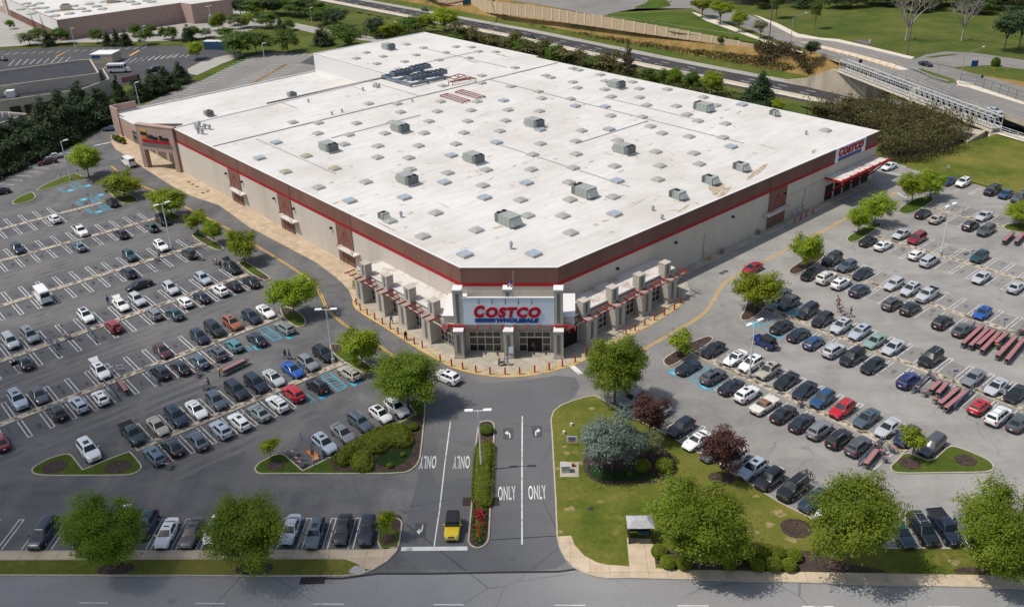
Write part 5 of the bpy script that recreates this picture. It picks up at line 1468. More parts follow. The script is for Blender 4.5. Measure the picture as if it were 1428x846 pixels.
C((200, 470), 'in the row nearest the hedge island', '-A', (105, 650, 'sedan', 'champagne'), (240, 583, 'bigsuv', 'dark blue', ('sunroof',)), (390, 528, 'sedan', 'white', ('sunroof',)), (535, 465, 'suv', 'slate blue'), (685, 388, 'bigsuv', 'blue-black'), (830, 338, 'bigsuv', 'navy'), (960, 293, 'sedan', 'silver', ('sunroof',)), (1097, 233, 'sedan', 'bright blue'), (1212, 185, 'suv', 'grey'))
C((400, 430), 'in the row nearest the hedge island', '-A', (268, 328, 'suv', 'black'))
C((0, 470), 'in the row nearest the hedge island', '-A', (975, 708, 'pickup', 'dark green', ('bed_cover',)))
C((0, 560), 'in the row nearest the hedge island', '-A', (655, 355, 'bigsuv', 'white', ('sunroof',)))
C((200, 470), 'below the last median of the left lot', '+A', (1105, 408, 'suv', 'red'), (985, 485, 'suv', 'white', ('roof_bars',)), (850, 548, 'sedan', 'sage grey', ('sunroof',)), (703, 615, 'wagon', 'white', ('sunroof',)), (570, 675, 'suv', 'pale silver blue', ('sunroof',)), (397, 755, 'sedan', 'slate blue'), (213, 800, 'sedan', 'black'))
C((0, 560), 'below the last median of the left lot', '+A', (1138, 388, 'wagon', 'steel blue', ('sunroof',)))
C((400, 430), 'below the last median of the left lot', '+A', (225, 565, 'suv', 'black', ('roof_rack',)), (457, 468, 'wagon', 'champagne', ('roof_bars',)))
C((400, 550), 'above the juniper hedge', '-A', (808, 92, 'suv', 'white'), (690, 138, 'hatchback', 'white', ('glass_roof',)), (538, 195, 'wagon', 'slate blue', ('roof_rack',)), (412, 277, 'sedan', 'grey'), (277, 358, 'suv', 'pale silver blue', ('sunroof',)))
C((0, 686), 'in the row along the street pavement', 'S', (318, 295, 'minivan', 'navy'), (880, 262, 'suv', 'white', ('tailgate',)), (1075, 235, 'suv', 'dark blue', ('sunroof',)))
C((200, 686), 'in the row along the street pavement', 'S', (172, 295, 'sedan', 'white', ('sunroof',)), (358, 290, 'sedan', 'brown', ('sunroof',)), (527, 272, 'suv', 'white', ('sunroof',)), (730, 280, 'sedan', 'dark grey'), (915, 240, 'hatchback', 'dark teal'), (1085, 268, 'sedan', 'pale silver blue'))
C((400, 686), 'in the row along the street pavement', 'S', (208, 295, 'wagon', 'slate blue', ('sunroof',)), (412, 265, 'sedan', 'black', ('sunroof',)), (590, 275, 'suv', 'blue-black'))
# rows of the right lot
C((900, 480), 'in the row beyond the cobbled median by the drive', '-B', (500, 32, 'sedan', 'black'), (665, 92, 'coupe', 'white', ('glass_roof',)), (780, 140, 'suv', 'white', ('sunroof',)), (905, 192, 'suv', 'champagne', ('sunroof',)), (1040, 262, 'sedan', 'black', ('sunroof',)), (1175, 332, 'sedan', 'blue-black'))
C((1060, 480), 'in the row beyond the cobbled median by the drive', '-B', (460, 398, 'suv', 'blue'), (607, 472, 'suv', 'red', ('roof_rack',)), (785, 537, 'sedan', 'slate blue', ('sunroof',)), (945, 607, 'sedan', 'silver'), (1085, 675, 'suv', 'dark blue'))
C((1188, 490), 'in the row beyond the cobbled median by the drive', '-B', (590, 685, 'minivan', 'dark grey'))
C((900, 480), 'in the row before the cobbled median by the drive', '+B', (317, 160, 'coupe', 'navy'), (500, 230, 'suv', 'dark grey', ('sunroof',)), (635, 303, 'sedan', 'navy'), (752, 360, 'suv', 'white', ('sunroof',)), (880, 437, 'vintage', 'cream'))
C((1060, 480), 'in the row before the cobbled median by the drive', '+B', (172, 503, 'sedan', 'black'), (307, 568, 'sedan', 'blue-black'), (440, 622, 'suv', 'grey', ('roof_rack',)), (582, 687, 'suv', 'black', ('roof_rack',)), (725, 743, 'suv', 'dark grey', ('roof_rack',)))
C((1080, 300), 'in the second row of the right lot', '-B', (48, 582, 'sedan', 'slate blue'), (105, 642, 'suv', 'dark grey'), (242, 702, 'minivan', 'blue-black'), (355, 765, 'suv', 'black'), (490, 815, 'suv', 'silver', ('sunroof',)))
C((1188, 350), 'in the second row of the right lot', '-B', (58, 592, 'wagon', 'pale silver blue', ('sunroof',)), (172, 657, 'sedan', 'pale green'), (305, 702, 'sedan', 'silver'), (582, 783, 'bigsuv', 'black', ('roof_rack',)))
C((1188, 490), 'in the second row of the right lot', '-B', (897, 185, 'sedan', 'grey'), (1065, 252, 'sedan', 'silver', ('sunroof', 'open_door')), (1212, 305, 'sedan', 'black'))
C((900, 360), 'below the second median of the right lot', '+B', (1005, 498, 'sedan', 'black'), (1130, 555, 'sedan', 'navy'), (1240, 615, 'hatchback', 'blue'))
C((1060, 480), 'below the second median of the right lot', '+B', (545, 38, 'suv', 'silver'), (682, 88, 'minivan', 'black', (), '-B'), (830, 147, 'sedan', 'black', (), '-B'), (1095, 258, 'suv', 'royal blue', ('roof_rack',)))
C((1188, 490), 'below the second median of the right lot', '+B', (940, 398, 'hatchback', 'red', ('sunroof',)), (1085, 467, 'minivan', 'white', ('roof_bars',)), (1225, 512, 'sedan', 'dark grey'))
C((1080, 300), 'in the third row of the right lot', '-B', (425, 322, 'bigsuv', 'black'), (535, 373, 'suv', 'slate blue'), (650, 425, 'sedan', 'blue-black'))
C((1188, 350), 'in the third row of the right lot', '-B', (310, 238, 'wagon', 'silver'), (430, 280, 'suv', 'silver', ('sunroof',)), (557, 318, 'pickup', 'silver'), (965, 450, 'hatchback', 'bright blue', ('sunroof',)))
C((1080, 300), 'below the third median of the right lot', '+B', (265, 428, 'sedan', 'black', (), '-B'), (385, 457, 'bigsuv', 'cream', ('roof_bars',)), (490, 497, 'suv', 'white', ('sunroof',)), (625, 550, 'suv', 'dark blue', ('roof_rack',)))
C((1188, 350), 'below the third median of the right lot', '+B', (297, 382, 'suv', 'dark grey', ('sunroof',)), (430, 417, 'suv', 'black'), (667, 517, 'suv', 'black'), (815, 570, 'sedan', 'dark grey'))
C((1080, 300), 'by the fourth median of the right lot', '+B', (692, 185, 'sedan', 'black'), (803, 217, 'sedan', 'white', ('sunroof',)), (1047, 287, 'hatchback', 'white'), (1142, 332, 'minivan', 'silver'))
C((1080, 300), 'above the fourth median of the right lot', '-B', (938, 133, 'sedan', 'silver', ('sunroof',)), (1052, 167, 'minivan', 'dark red'))
C((1188, 210), 'above the fourth median of the right lot', '-B', (942, 778, 'suv', 'dark teal', ('sunroof',)))
C((1188, 350), 'by the fourth median of the right lot', '-B', (955, 188, 'sedan', 'silver'), (1212, 258, 'sedan', 'silver', (), '+B'))
C((1188, 210), 'in the row facing the grass bank', '+B', (525, 458, 'sedan', 'black'), (628, 497, 'sedan', 'tan'), (875, 547, 'suv', 'blue-black'), (990, 583, 'minivan', 'dark grey', (), '-B'))
C((1188, 210), 'across from the grass bank', '-B', (975, 477, 'sedan', 'silver'))
C((1188, 210), 'along the kerb of the grass bank', '-B', (713, 220, 'sedan', 'royal blue'), (820, 232, 'suv', 'white', ('sunroof',)), (1037, 288, 'pickup', 'black'), (1135, 318, 'hatchback', 'blue'), (1240, 342, 'pickup', 'dark grey'))
C((860, 540), 'along the kerb of the lawn', '-B', (118, 75, 'wagon', 'sage grey'), (300, 182, 'suv', 'white'), (475, 290, 'suv', 'blue-black'), (590, 383, 'coupe', 'white', ('sunroof',)), (722, 465, 'sedan', 'dark grey'), (868, 515, 'suv', 'white'), (1003, 595, 'suv', 'pale silver blue', ('sunroof',)), (1127, 668, 'suv', 'black'))
C((960, 600), 'along the kerb of the lawn', '-B', (772, 422, 'bigsuv', 'black', ('roof_rack',)), (925, 505, 'sedan', 'dark blue'), (1050, 585, 'suv', 'white'))
C((1188, 610), 'between the two big street trees', 'S2', (360, 690, 'sedan', 'dark teal'), (525, 672, 'minivan', 'black', ('roof_bars',)), (690, 660, 'pickup', 'navy'), (1050, 630, 'suv', 'white'), (870, 650, 'sedan', 'grey'))
HWA = lambda p, q, r=0: math.atan2(*(lambda d: (d.y, d.x))((at(*q)-at(*p))))
SOLO = [
 (tz((0, 190), 948, 195), 'van', 'white', ANG_A, 'white high-roofed cargo van pulled up beside the shop wing portico', 0, ()),
 (tz((0, 330), 1022, 350), 'sedan', 'black', ANG_B+math.pi, 'black sedan driving across the aisle of the left lot with glinting windscreen', 0, ()),
 (tz((400, 430), 1178, 498), 'suv', 'white', HWA((610, 517), (640, 530))+math.pi, 'white SUV driving past the yellow hatching left of the entrance', 0, ('sunroof',)),
 (tz((400, 430), 975, 512), 'sedan', 'pale silver blue', HWA((580, 515), (605, 535))+math.pi, 'pale silver car half hidden behind the round tree left of the entrance', 0, ()),
 (tz((900, 360), 790, 68), 'sedan', 'crimson', ANG_B+math.pi, 'dark red sedan driving along the ring road beside the right wall', 0, ()),
 (tz((900, 360), 880, 612), '4x4', 'royal blue', ANG_A-.1, 'blue soft-topped off-roader with spare wheel driving between right-lot rows', 0, ('spare_wheel',)),
 (tz((560, 686), 377, 250), '4x4', 'yellow', rad(-91), 'yellow off-roader with black soft top waiting at the stop line', 0, ()),
 (tz((1188, 210), 275, 112), 'sedan', 'white', ANG_B+math.pi, 'white sedan parked alone beyond the tyre-bay canopy', 0, ()),
 (tz((0, 90), 815, 468), 'sedan', 'slate blue', ANG_A+.9, 'blue-grey car at the end parapet of the shop wing', 0, ()),
 (tz((0, 0), 1135, 512), 'bigsuv', 'black', ANG_A+1.35, 'black van-like SUV parked beside the minibus behind the conifers', 0, ()),
 (tz((400, 0), 1017, 70), 'suv', 'dark blue', HWA((570, 10), (620, 20)), 'dark blue SUV on the far carriageway near the noise wall', HW_Z, ()),
 (tz((600, 0), 742, 272), 'suv', 'blue-black', HWA((720, 48), (800, 68)), 'dark SUV on the near carriageway half behind roadside bushes', HW_Z, ()),
 (tz((1000, 0), 955, 747), 'sedan', 'pale silver blue', HWA((1100, 125), (1190, 145)), 'pale silver sedan on the highway about to pass under the footbridge', HW_Z, ()),
 (tz((1188, 0), 545, 468), 'sedan', 'navy', HWA((1271, 84), (1328, 97)), 'navy sedan crossing the overpass road by the grass median', FAR_Z+.1, ()),
 (tz((1188, 0), 1052, 812), 'sedan', 'silver', HWA((1350, 142), (1420, 165)), 'silver sedan on the overpass road behind the right end of the footbridge', FAR_Z+.1, ()),
 ((3, 82), 'sedan', 'dark grey', ANG_A+.4, 'dark car at the left photo edge in the lot beyond the dark-roofed building', 0, ()),
 (tz((1188, 100), 665, 478), 'van', 'white', HWA((1250, 175), (1313, 193)), 'white van on the highway glimpsed through the bare thicket', HW_Z, ()),
]
for pq, kind, colour, ang, lb, z, op in SOLO:
    car(pq[0], pq[1], kind, colour, ang, None, op, z, lb, None)
# make room: nudge along the row any two cars that would touch
for _ in range(12):
    for i, c in enumerate(CARS):
        for e in CARS[i+1:]:
            if c['row'] and c['row'] == e['row']:
                d = e['p']-c['p']; f_ = Vector((math.cos(c['ang']), math.sin(c['ang']), 0)); s_ = Vector((-f_.y, f_.x, 0))
                lat = d.dot(s_)
                if abs(d.dot(f_)) < 4.5 and abs(lat) < 2.3:
                    k = (2.3-abs(lat))/2*(1 if lat > 0 else -1)
                    c['p'] -= s_*k; e['p'] += s_*k
def desc(c):
    w = c['colour']+' '+KIND_WORD[c['kind']]
    o = c['opts']
    if c['kind'] == 'vintage': w = 'cream vintage coupe with brown vinyl roof'
    return w
rows = {}
for c in CARS:
    if c['row']: rows.setdefault(c['row'], []).append(c)
for r_, lst in rows.items():
    ax = Vector((-math.sin(lst[0]['ang']), math.cos(lst[0]['ang']), 0))
    if ax.x < 0: ax = -ax
    lst.sort(key=lambda c: c['p'].dot(ax))
    for i, c in enumerate(lst):
        l_ = lst[i-1] if i and (lst[i-1]['p']-c['p']).length < 7 else None
        n_ = lst[i+1] if i+1 < len(lst) and (lst[i+1]['p']-c['p']).length < 7 else None
        c['nb'] = (l_, n_)
short = lambda c: c['colour']+' '+KIND_WORD[c['kind']].replace('large ', '')
EXTRA = {'tailgate': 'with raised tailgate', 'open_door': 'with open door', 'roof_bars': 'with roof bars', 'glass_roof': 'with black glass roof', 'bed_cover': 'with covered bed', 'sunroof': 'with dark sunroof', 'roof_rack': 'with roof rails'}
def options(c):
    d = desc(c); ex_ = [EXTRA[o] for o in c['opts'] if o in EXTRA]; l_, n_ = c['nb']; r_ = c['row']
    d1 = d+(' '+ex_[0] if ex_ and c['kind'] != 'vintage' else '')
    yield d1+' '+r_
    if l_ and n_: yield d+' between '+short(l_)+' and '+short(n_)+' '+r_; yield d1+' between '+short(l_)+' and '+short(n_)
    if l_: yield d+' just right of '+short(l_)+' '+r_
    if n_: yield d+' just left of '+short(n_)+' '+r_
    lst = rows[r_]; i = lst.index(c)
    ordn = ['first', 'second', 'third', 'fourth', 'fifth', 'sixth', 'seventh', 'eighth', 'ninth', 'tenth', 'eleventh', 'twelfth', 'thirteenth', 'fourteenth']
    yield d+', '+ordn[i]+' car from the left '+r_
    yield d+', '+ordn[len(lst)-1-i]+' car from the right '+r_
from collections import Counter
cnt = Counter()
for c in CARS:
    if c['row']:
        for o in set(options(c)): cnt[o] += 1
used_labels = set()
for c in CARS:
    if c['row']:
        pick = None
        for o in options(c):
            if len(o.split()) <= 16 and cnt[o] == 1 and o not in used_labels: pick = o; break
        c['label'] = pick or (desc(c)+' '+c['row'])
    used_labels.add(c['label'])
def short_w(s): return ' '.join(s.split()[:16])
for c in CARS:
    P = car_meshes(c['kind'])
    nm = {'van': 'cargo_van', 'boxvan': 'delivery_van', 'pickup': 'pickup_truck', '4x4': 'off_roader', 'bigsuv': 'parked_car', 'minivan': 'minivan'}.get(c['kind'], 'parked_car')
    t = thing(nm, short_w(c['label']), CATS.get(c['kind'], 'car'), c['p'], c['ang'], 'vehicles parked in the lot' if c['row'] else None)
    col_ = PAINT[c['colour']]+(1,)
    names = BASE_PARTS+[o for o in c['opts'] if o in P]+(['cargo_bed'] if c['kind'] == 'pickup' else [])
    if c['kind'] == 'boxvan': pass
    for nme in names:
        for i, me in enumerate(P[nme]):
            o = link(me.name if nme == 'roof_bars' else nme, me, t); o.color = col_
            if nme == 'wheel': link('rim', P['rim'][i], o)
    t.scale = (.95, .95, .97)
# bicycles carried on the back of the large black SUV
host = [c for c in CARS if c['row'] == 'along the kerb of the lawn' and c['kind'] == 'bigsuv'][0]
def bike_mesh():
    b = MB()
    for x in (-.52, .52):
        pts = [(x+.33*math.cos(t*math.pi/8), 0, .33+.33*math.sin(t*math.pi/8)) for t in range(17)]
        b.path(pts, .03, 5)
    b.path([(-.52, 0, .33), (-.1, 0, .35), (.35, 0, .8), (-.22, 0, .78), (-.1, 0, .35)], .03, 5); b.path([(-.52, 0, .33), (-.22, 0, .78), (-.26, 0, .95)], .025, 5)
    b.path([(.52, 0, .33), (.35, 0, .8), (.33, 0, 1.0)], .03, 5); b.tube((.33, -.25, 1.0), (.33, .25, 1.0), .02); b.box((-.27, 0, .97), (.25, .12, .05))
    return b.mesh('bicycle', [M['black_metal']])
bm_ = bike_mesh()
f_ = Vector((math.cos(host['ang']), math.sin(host['ang']), 0))
for k, lb in enumerate(('dark bicycle strapped closest to the tailgate of the black SUV', 'dark bicycle on the outer side of the rack behind the black SUV')):
    o = link('bicycle', bm_, None, host['p']-f_*(2.8+.3*k)+Vector((0, 0, .62)), host['ang']+math.pi/2+.06*k)
    tag(o, lb, 'bicycle', 'bicycles on a rear rack')
# the white minibus behind the conifers
p = at(*tz((0, 0), 880, 535)); ang = HWA(tz((0, 0), 800, 545), tz((0, 0), 950, 540))
bus = thing('minibus', 'white minibus with dark windows parked behind the dark-roofed building', 'bus', p, ang)
b = MB(); b.bx(-3.6, 2.4, -1.15, 1.15, .55, 2.95, 0); b.bx(-3.4, 2.2, -1.0, 1.0, 2.95, 3.05, 0); b.bx(-3.6, 2.4, -1.14, 1.14, .45, .56, 1)
b.add([(2.4, -1.0, .5), (3.7, -.9, .5), (3.7, .9, .5), (2.4, 1.0, .5), (2.4, -1.0, 1.75), (3.3, -.9, 1.55), (3.3, .9, 1.55), (2.4, 1.0, 1.75)], [(4, 5, 6, 7), (0, 1, 5, 4), (1, 2, 6, 5), (2, 3, 7, 6), (3, 0, 4, 7)], 0)
o = b.obj('body', [M['car_paint'], M['car_trim_shade']], bus); o.color = (.7, .7, .69, 1)
for sy in (-1, 1):
    b = MB()
    for k in range(6): b.bx(-3.3+k*.93, -3.3+k*.93+.78, sy*1.14, sy*1.165, 1.6, 2.5)
    b.obj('side_window', [M['car_glass']], bus)
    for x in (-2.3, 2.7): MB().tube((x, sy*.95, .42), (x, sy*1.16, .42), .42, n=14).obj('wheel', [M['tyre']], bus)
MB().bx(2.4, 2.43, -.95, .95, 1.8, 2.7).obj('windscreen', [M['car_glass']], bus)
# ------------------------------------------------------------------ plants
def leaf_quad(b, c, size, rnd, m=0, up=.35, asp=1.0):
    n = Vector((rnd.gauss(0, 1), rnd.gauss(0, 1), rnd.gauss(up, 1))).normalized()
    u = n.cross(Vector((rnd.random()-.5, rnd.random()-.5, rnd.random()-.5))).normalized(); w = n.cross(u)
    u *= size*asp*rnd.uniform(.6, 1.25); w *= size*rnd.uniform(.5, 1.0)
    i = len(b.v)
    b.v += [tuple(c-u*.2-w), tuple(c+u), tuple(c-u*.1+w), tuple(c-u)]
    b.f.append([i, i+1, i+2, i+3]); b.m.append(m); b.s.append(False)
def oriented_leaf(b, c, n, size, r):
    u = n.cross(Vector((r.random()-.5, r.random()-.5, r.random()-.5))).normalized(); w = n.cross(u)
    u *= size*r.uniform(.6, 1.3); w *= size*r.uniform(.45, .9)
    i = len(b.v); b.v += [tuple(c-u*.2-w), tuple(c+u), tuple(c-u*.1+w), tuple(c-u)]
    b.f.append([i, i+1, i+2, i+3]); b.m.append(0); b.s.append(False)
def crown_mesh(seed, material, n_lobe=18, per=420, leaf_=.05, shape='round', lobe=.40, openness=0.0):
    """foliage gathered in uneven lobes with gaps between, lit on their upper sides"""
    r = random.Random(seed); b = MB(); cs = []
    for k in range(n_lobe):
        for _ in range(30):
            th = r.uniform(0, 6.283); z = r.uniform(-.75, .8); q = math.sqrt(max(0, 1-z*z))
            if shape == 'vase': q *= .45+.55*((z+1)/2)**.7
            f = r.uniform(.38, .74) if k > 2 else r.uniform(0, .3)
            c = Vector((f*q*math.cos(th), f*q*math.sin(th), f*z*1.02))
            if shape == 'cone':
                z = r.random()**1.3; q = (1-z)*.62; c = Vector((q*math.cos(th), q*math.sin(th), z*1.75-.92))
            if all((c-o).length > lobe*.62 for o, _ in cs): break
        rad_ = lobe*r.uniform(.7, 1.2)*(1 if shape != 'cone' else (.45+.75*(1-(c.z+1)/2)))
        cs.append((c, rad_))
    for c, R_ in cs:
        if r.random() < openness: continue
        m = 9; tufts = []
        for _ in range(m):
            d = Vector((r.gauss(0, 1), r.gauss(0, 1), r.gauss(.35, .8))).normalized(); tufts.append(d*R_*r.uniform(.55, 1.0))
        for _ in range(int(per*(R_/lobe)**2)):
            t = tufts[r.randrange(m)]; s = R_*.34
            q = t+Vector((r.gauss(0, s), r.gauss(0, s), r.gauss(0, s*.55)))
            n = (q.normalized()*1.0+Vector((r.gauss(0, .4), r.gauss(0, .4), .75+r.gauss(0, .35)))).normalized()
            oriented_leaf(b, c+q, n, leaf_*r.uniform(.6, 1.25), r)
    return b.mesh('crown', [M[material]])
def trunk_mesh(seed, material, n=6, spread=.55, fork=.38, r0=.035, lean=0.0, twigs=False):
    r = random.Random(seed); b = MB()
    top_ = Vector((lean, 0, fork))
    b.tube((0, 0, 0), top_*.5, r0, r0*.8, 7); b.tube(top_*.5, top_, r0*.8, r0*.68, 7, caps=False)
    for k in range(n):
        t = 2*math.pi*k/n+r.uniform(-.4, .4); q = Vector((spread*math.cos(t)*r.uniform(.5, 1), spread*math.sin(t)*r.uniform(.5, 1), r.uniform(.62, .9)))
        s = top_*r.uniform(.8, 1.0); m_ = s.lerp(q, .5)+Vector((0, 0, .05))
        b.tube(s, m_, r0*.5, r0*.34, 5, caps=False); b.tube(m_, q, r0*.34, r0*.12, 5)
        for _ in range(3 if not twigs else 5):
            e = q.lerp(m_, r.random()*.7)+Vector((r.uniform(-.2, .2), r.uniform(-.2, .2), r.uniform(.0, .2))); b.tube(m_.lerp(q, r.uniform(.2, .9)), e, r0*.18, r0*.06, 4)
            if twigs:
                for _ in range(5): b.tube(e, e+Vector((r.uniform(-.14, .14), r.uniform(-.14, .14), r.uniform(-.02, .16))), r0*.07, r0*.03, 3)
    return b.mesh('trunk', [M[material]])
CR = {}
def crown(kind, v):
    if (kind, v) in CR: return CR[kind, v]
    a_ = {'spring': ('leaf_spring', 22, 560, .042, 'round', .36), 'sapling': ('leaf_spring', 10, 260, .085, 'round', .44), 'green': ('leaf_green', 40, 1150, .025, 'round', .31), 'mid': ('leaf_mid', 13, 420, .06, 'round', .42), 'purple': ('leaf_purple', 18, 560, .04, 'round', .34),
          'vase': ('leaf_mid', 16, 420, .055, 'vase', .38), 'cone': ('leaf_dark', 26, 380, .06, 'cone', .36), 'conedark': ('leaf_dark', 22, 420, .06, 'cone', .42), 'conebrown': ('leaf_brown', 16, 260, .06, 'cone', .34, .15), 'olive': ('leaf_olive', 11, 300, .07, 'round', .44, .1),
          'blue': ('leaf_blue', 30, 620, .03, 'round', .30), 'pale': ('leaf_pale', 11, 300, .06, 'round', .40, .1), 'dark': ('leaf_dark', 14, 420, .06, 'round', .42)}[kind]
    CR[kind, v] = crown_mesh(100+v*17+sum(map(ord, kind)), *a_)
    return CR[kind, v]
TR = {}
def trunk(kind, v):
    if (kind, v) not in TR:
        if kind == 'bare': TR[kind, v] = trunk_mesh(v+5, 'bark_pale', 11, .55, .3, .03, .02, True)
        elif kind == 'cone': TR[kind, v] = trunk_mesh(v+50, 'bark', 0, .1, .9, .022)
        else: TR[kind, v] = trunk_mesh(v+9, 'bark', 7)
    return TR[kind, v]
tree_n = [0]
def tree(base, top_y, width, kind, label, z=None, low=.08, group=None, name=None, wz=None):
    """base pixel, row of its tip in the photo, crown width in photo pixels"""
    tree_n[0] += 1; v = tree_n[0]
    p = at_ground(*base) if z is None else at(base[0], base[1], z)
    h = height_of(base, (base[0], top_y), p.z); r = width/px_per_m(p+Vector((0, 0, h*.5)))/2; h *= .99
    return plant(p, h, r, kind, label, low, group, name)
def plant(p, h, r, kind, label, low=.08, group=None, name=None):
    tree_n[0] += 1; v = tree_n[0]
    cone = kind.startswith('cone')
    t = thing(name or ('conifer_tree' if cone else 'tree'), label, 'tree', p, random.uniform(0, 6.28), group)
    tk = link('trunk', trunk('cone' if cone else 'leafy', v % 3), t)
    tk.scale = (max(r*1.1, h*.25), max(r*1.1, h*.25), h*(.97 if cone else .86))
    if cone: low = .04
    c = link('crown', crown(kind, v % 4 if kind in ('spring', 'green', 'mid') else v % 2), t, (0, 0, h*(low+(1-low)/2)))
    k_ = random.uniform(.9, 1.1); s_ = 1.0 if kind == 'green' else 1.07; c.scale = (r*k_*s_, r*(2-k_)*s_, h*(1-low)/2*1.04); c.rotation_euler = (random.uniform(-.12, .12), random.uniform(-.12, .12), 0)
    return t
G1 = 'street trees along the ring road'; G2 = 'big trees along the street'
tree((124.5, 247), 196, 50, 'spring', 'round green tree on the grass tip beside the conifers, tallest near the shop wing', group=G1, z=.1)
tree((174, 275), 235, 56, 'spring', 'spreading yellow-green tree beside the blue accessible bays of the shop wing', group=G1, z=.1)
tree((240.7, 302.8), 259, 54, 'spring', 'spreading yellow-green tree behind the pole with the white SUV', group=G1, z=.1)
tree((276.6, 325), 289, 38, 'spring', 'thin tree on a long island, left one of the closely planted pair', group=G1, z=.1)
tree((299.3, 338.8), 303, 28, 'spring', 'thin small tree on a long island, right one of the closely planted pair', group=G1, z=.1)
tree((340.9, 365.2), 313, 50, 'spring', 'bright green tree above the SUV with raised tailgate, opposite the third canopy', group=G1, z=.1)
tree((410.9, 440.8), 380, 64, 'spring', 'full round tree by the white car with black glass roof', group=G1, z=.1)
tree((506, 513), 446, 63, 'spring', 'full green tree at the foot of the tall lamp left of the entrance', group=G1, z=.1)
tree((570.2, 568), 485, 93, 'green', 'broad green tree in front of the left arcade overhanging two white SUVs', group=G1, z=.1)
tree((857, 563), 451, 90, 'green', 'big round tree right of the entrance at the top of the lawn', group=G1, z=.1)
tree((1051.3, 435), 374, 66, 'spring', 'broad bright tree on mulch by the blue accessible bays of the right lot', group=G1, z=.1)
tree((1122.6, 375.5), 316, 49, 'spring', 'tall narrow bright tree on a mulch island below the tyre-bay bollards', group=G1, z=.1)
tree((1196.5, 324), 283, 34, 'spring', 'slim bright tree on a grass island, lower left of a close pair', group=G1, z=.1)
tree((1219.2, 313), 264, 47, 'spring', 'airy bright tree on a grass island, upper right of a close pair', group=G1, z=.1)
tree((1271, 283.5), 235, 40, 'spring', 'light green tree nearest the white sedan beyond the tyre bays', group=G1, z=.1)
tree((1296.7, 276), 232, 42, 'spring', 'light green tree beside the blue sedan under the grass bank', group=G1, z=.1)
tree((1420.6, 314), 279, 46, 'spring', 'green tree cut by the right photo edge beside the red cart rows', z=.1, group=G1)
G3 = 'young saplings'
tree((377.8, 638.2), 609, 32, 'sapling', 'sapling on the grass tip of the hedge island by the cart bay', group=G3, low=.4, z=.1)
tree((541, 748), 706, 30, 'sapling', 'sapling on the small island at the end of the street row', group=G3, low=.35, z=.1)
tree((944.4, 497), 459, 38, 'sapling', 'bushy sapling on the long mulch island right of the entrance', group=G3, low=.2, z=.1)
tree((1271, 641), 596, 38, 'sapling', 'bright sapling on the grass island in front of a blue SUV', group=G3, low=.3, z=.1)
tree((162.6, 792), 694, 116, 'green', 'leftmost big tree on the street verge, shading the white SUV', group=G2, z=.1, low=.2)
tree((355, 793), 698, 122, 'green', 'wide tree on the street verge beside the wide kerb drain', group=G2, z=.1, low=.2)
tree((975, 792), 667, 138, 'green', 'big dark green tree behind the bus shelter', group=G2, z=.1, low=.15)
tree((1181, 793), 664, 136, 'green', 'big yellow-green tree right of the double row of clipped bushes', group=G2, z=.1, low=.15)
tree((1385, 800), 686, 140, 'green', 'big yellow-green tree in the bottom right corner', group=G2, z=.1, low=.15)
tree((905.4, 612.8), 547, 58, 'purple', 'purple-leaved tree behind the blue-green spruce', z=.1, low=.2, group='purple trees')
tree((1005.6, 666.7), 595, 66, 'purple', 'purple-leaved tree at the lawn kerb over a white SUV', z=.1, low=.2, group='purple trees')
tree((854, 655), 575, 92, 'blue', 'wide blue-green spruce in the mulch bed of the lawn', z=.1, low=.02, name='conifer_tree')
t = tree((907, 643), 598, 42, 'pale', 'small pale green tree leaning over two clipped bushes on the lawn', z=.1, low=.3)
# clipped bushes
def bush_mesh(seed, material='leaf_box', n=2600, leaf_=.075):
    r = random.Random(seed); b = MB()
    b.ball((0, 0, 0), .93, 1, 16, 10)
    for _ in range(n):
        u = r.uniform(-.95, 1); t = r.uniform(0, 6.28); s = math.sqrt(1-u*u); k = r.uniform(.9, 1.02)+.03*math.sin(5*t)*s
        leaf_quad(b, Vector((k*s*math.cos(t), k*s*math.sin(t), k*u)), leaf_*r.uniform(.6, 1.2), r, 0, 1.0)
    return b.mesh('bush', [M[material], M['hedge_core']])
BUSH = [bush_mesh(1), bush_mesh(2), bush_mesh(3, 'leaf_mid')]
bush_n = [0]
def bush(px, r, h, label, group=None, v=None, z=.1):
    p = at(px[0], px[1], z+h*.45); p.z = z+h*.45
    o = link('clipped_bush', BUSH[(bush_n[0] if v is None else v) % 2 if v != 2 else 2], None, p, random.uniform(0, 6))
    o.scale = (r, r, h*.55); bush_n[0] += 1
    return tag(o, label, 'bush', group)
GB = 'clipped round bushes by the street'
T6 = (960, 686)
for q, lb in (((348, 452), 'clipped bush at the left end of the back row by the street'), ((445, 450), 'second clipped bush from the left in the back row by the street'), ((547, 447), 'third clipped bush from the left in the back row by the street'),
              ((655, 445), 'widest clipped bush, fourth in the back row by the street'), ((783, 463), 'clipped bush alone at the right end of the back row by the street'), ((302, 522), 'clipped bush apart at the left of the front row under the big tree'),
              ((513, 535), 'clipped bush at the left of the trio in the front row by the pavement'), ((631, 530), 'widest clipped bush, middle of the trio in the front row by the pavement'), ((742, 535), 'clipped bush at the right of the trio in the front row by the pavement')):
    bush(tz(T6, *q), .80 if 'widest' not in lb else .92, 1.25, lb, GB)
for q, lb in (((895, 435), 'clipped bush touching the right side of the shelter pad'), ((962, 512), 'bright clipped bush by the pavement right of the shelter pad'), ((1078, 520), 'clipped bush half under the big tree behind the bus shelter')):
    bush(tz((750, 686), *q), .85, 1.25, lb, GB)
bush(tz((750, 540), 776, 575), .98, 1.35, 'neatly clipped round bush in front of the leaning pale tree'); bush(tz((750, 540), 938, 572), 1.08, 1.75, 'larger clipped bush at the right end of the lawn bed')
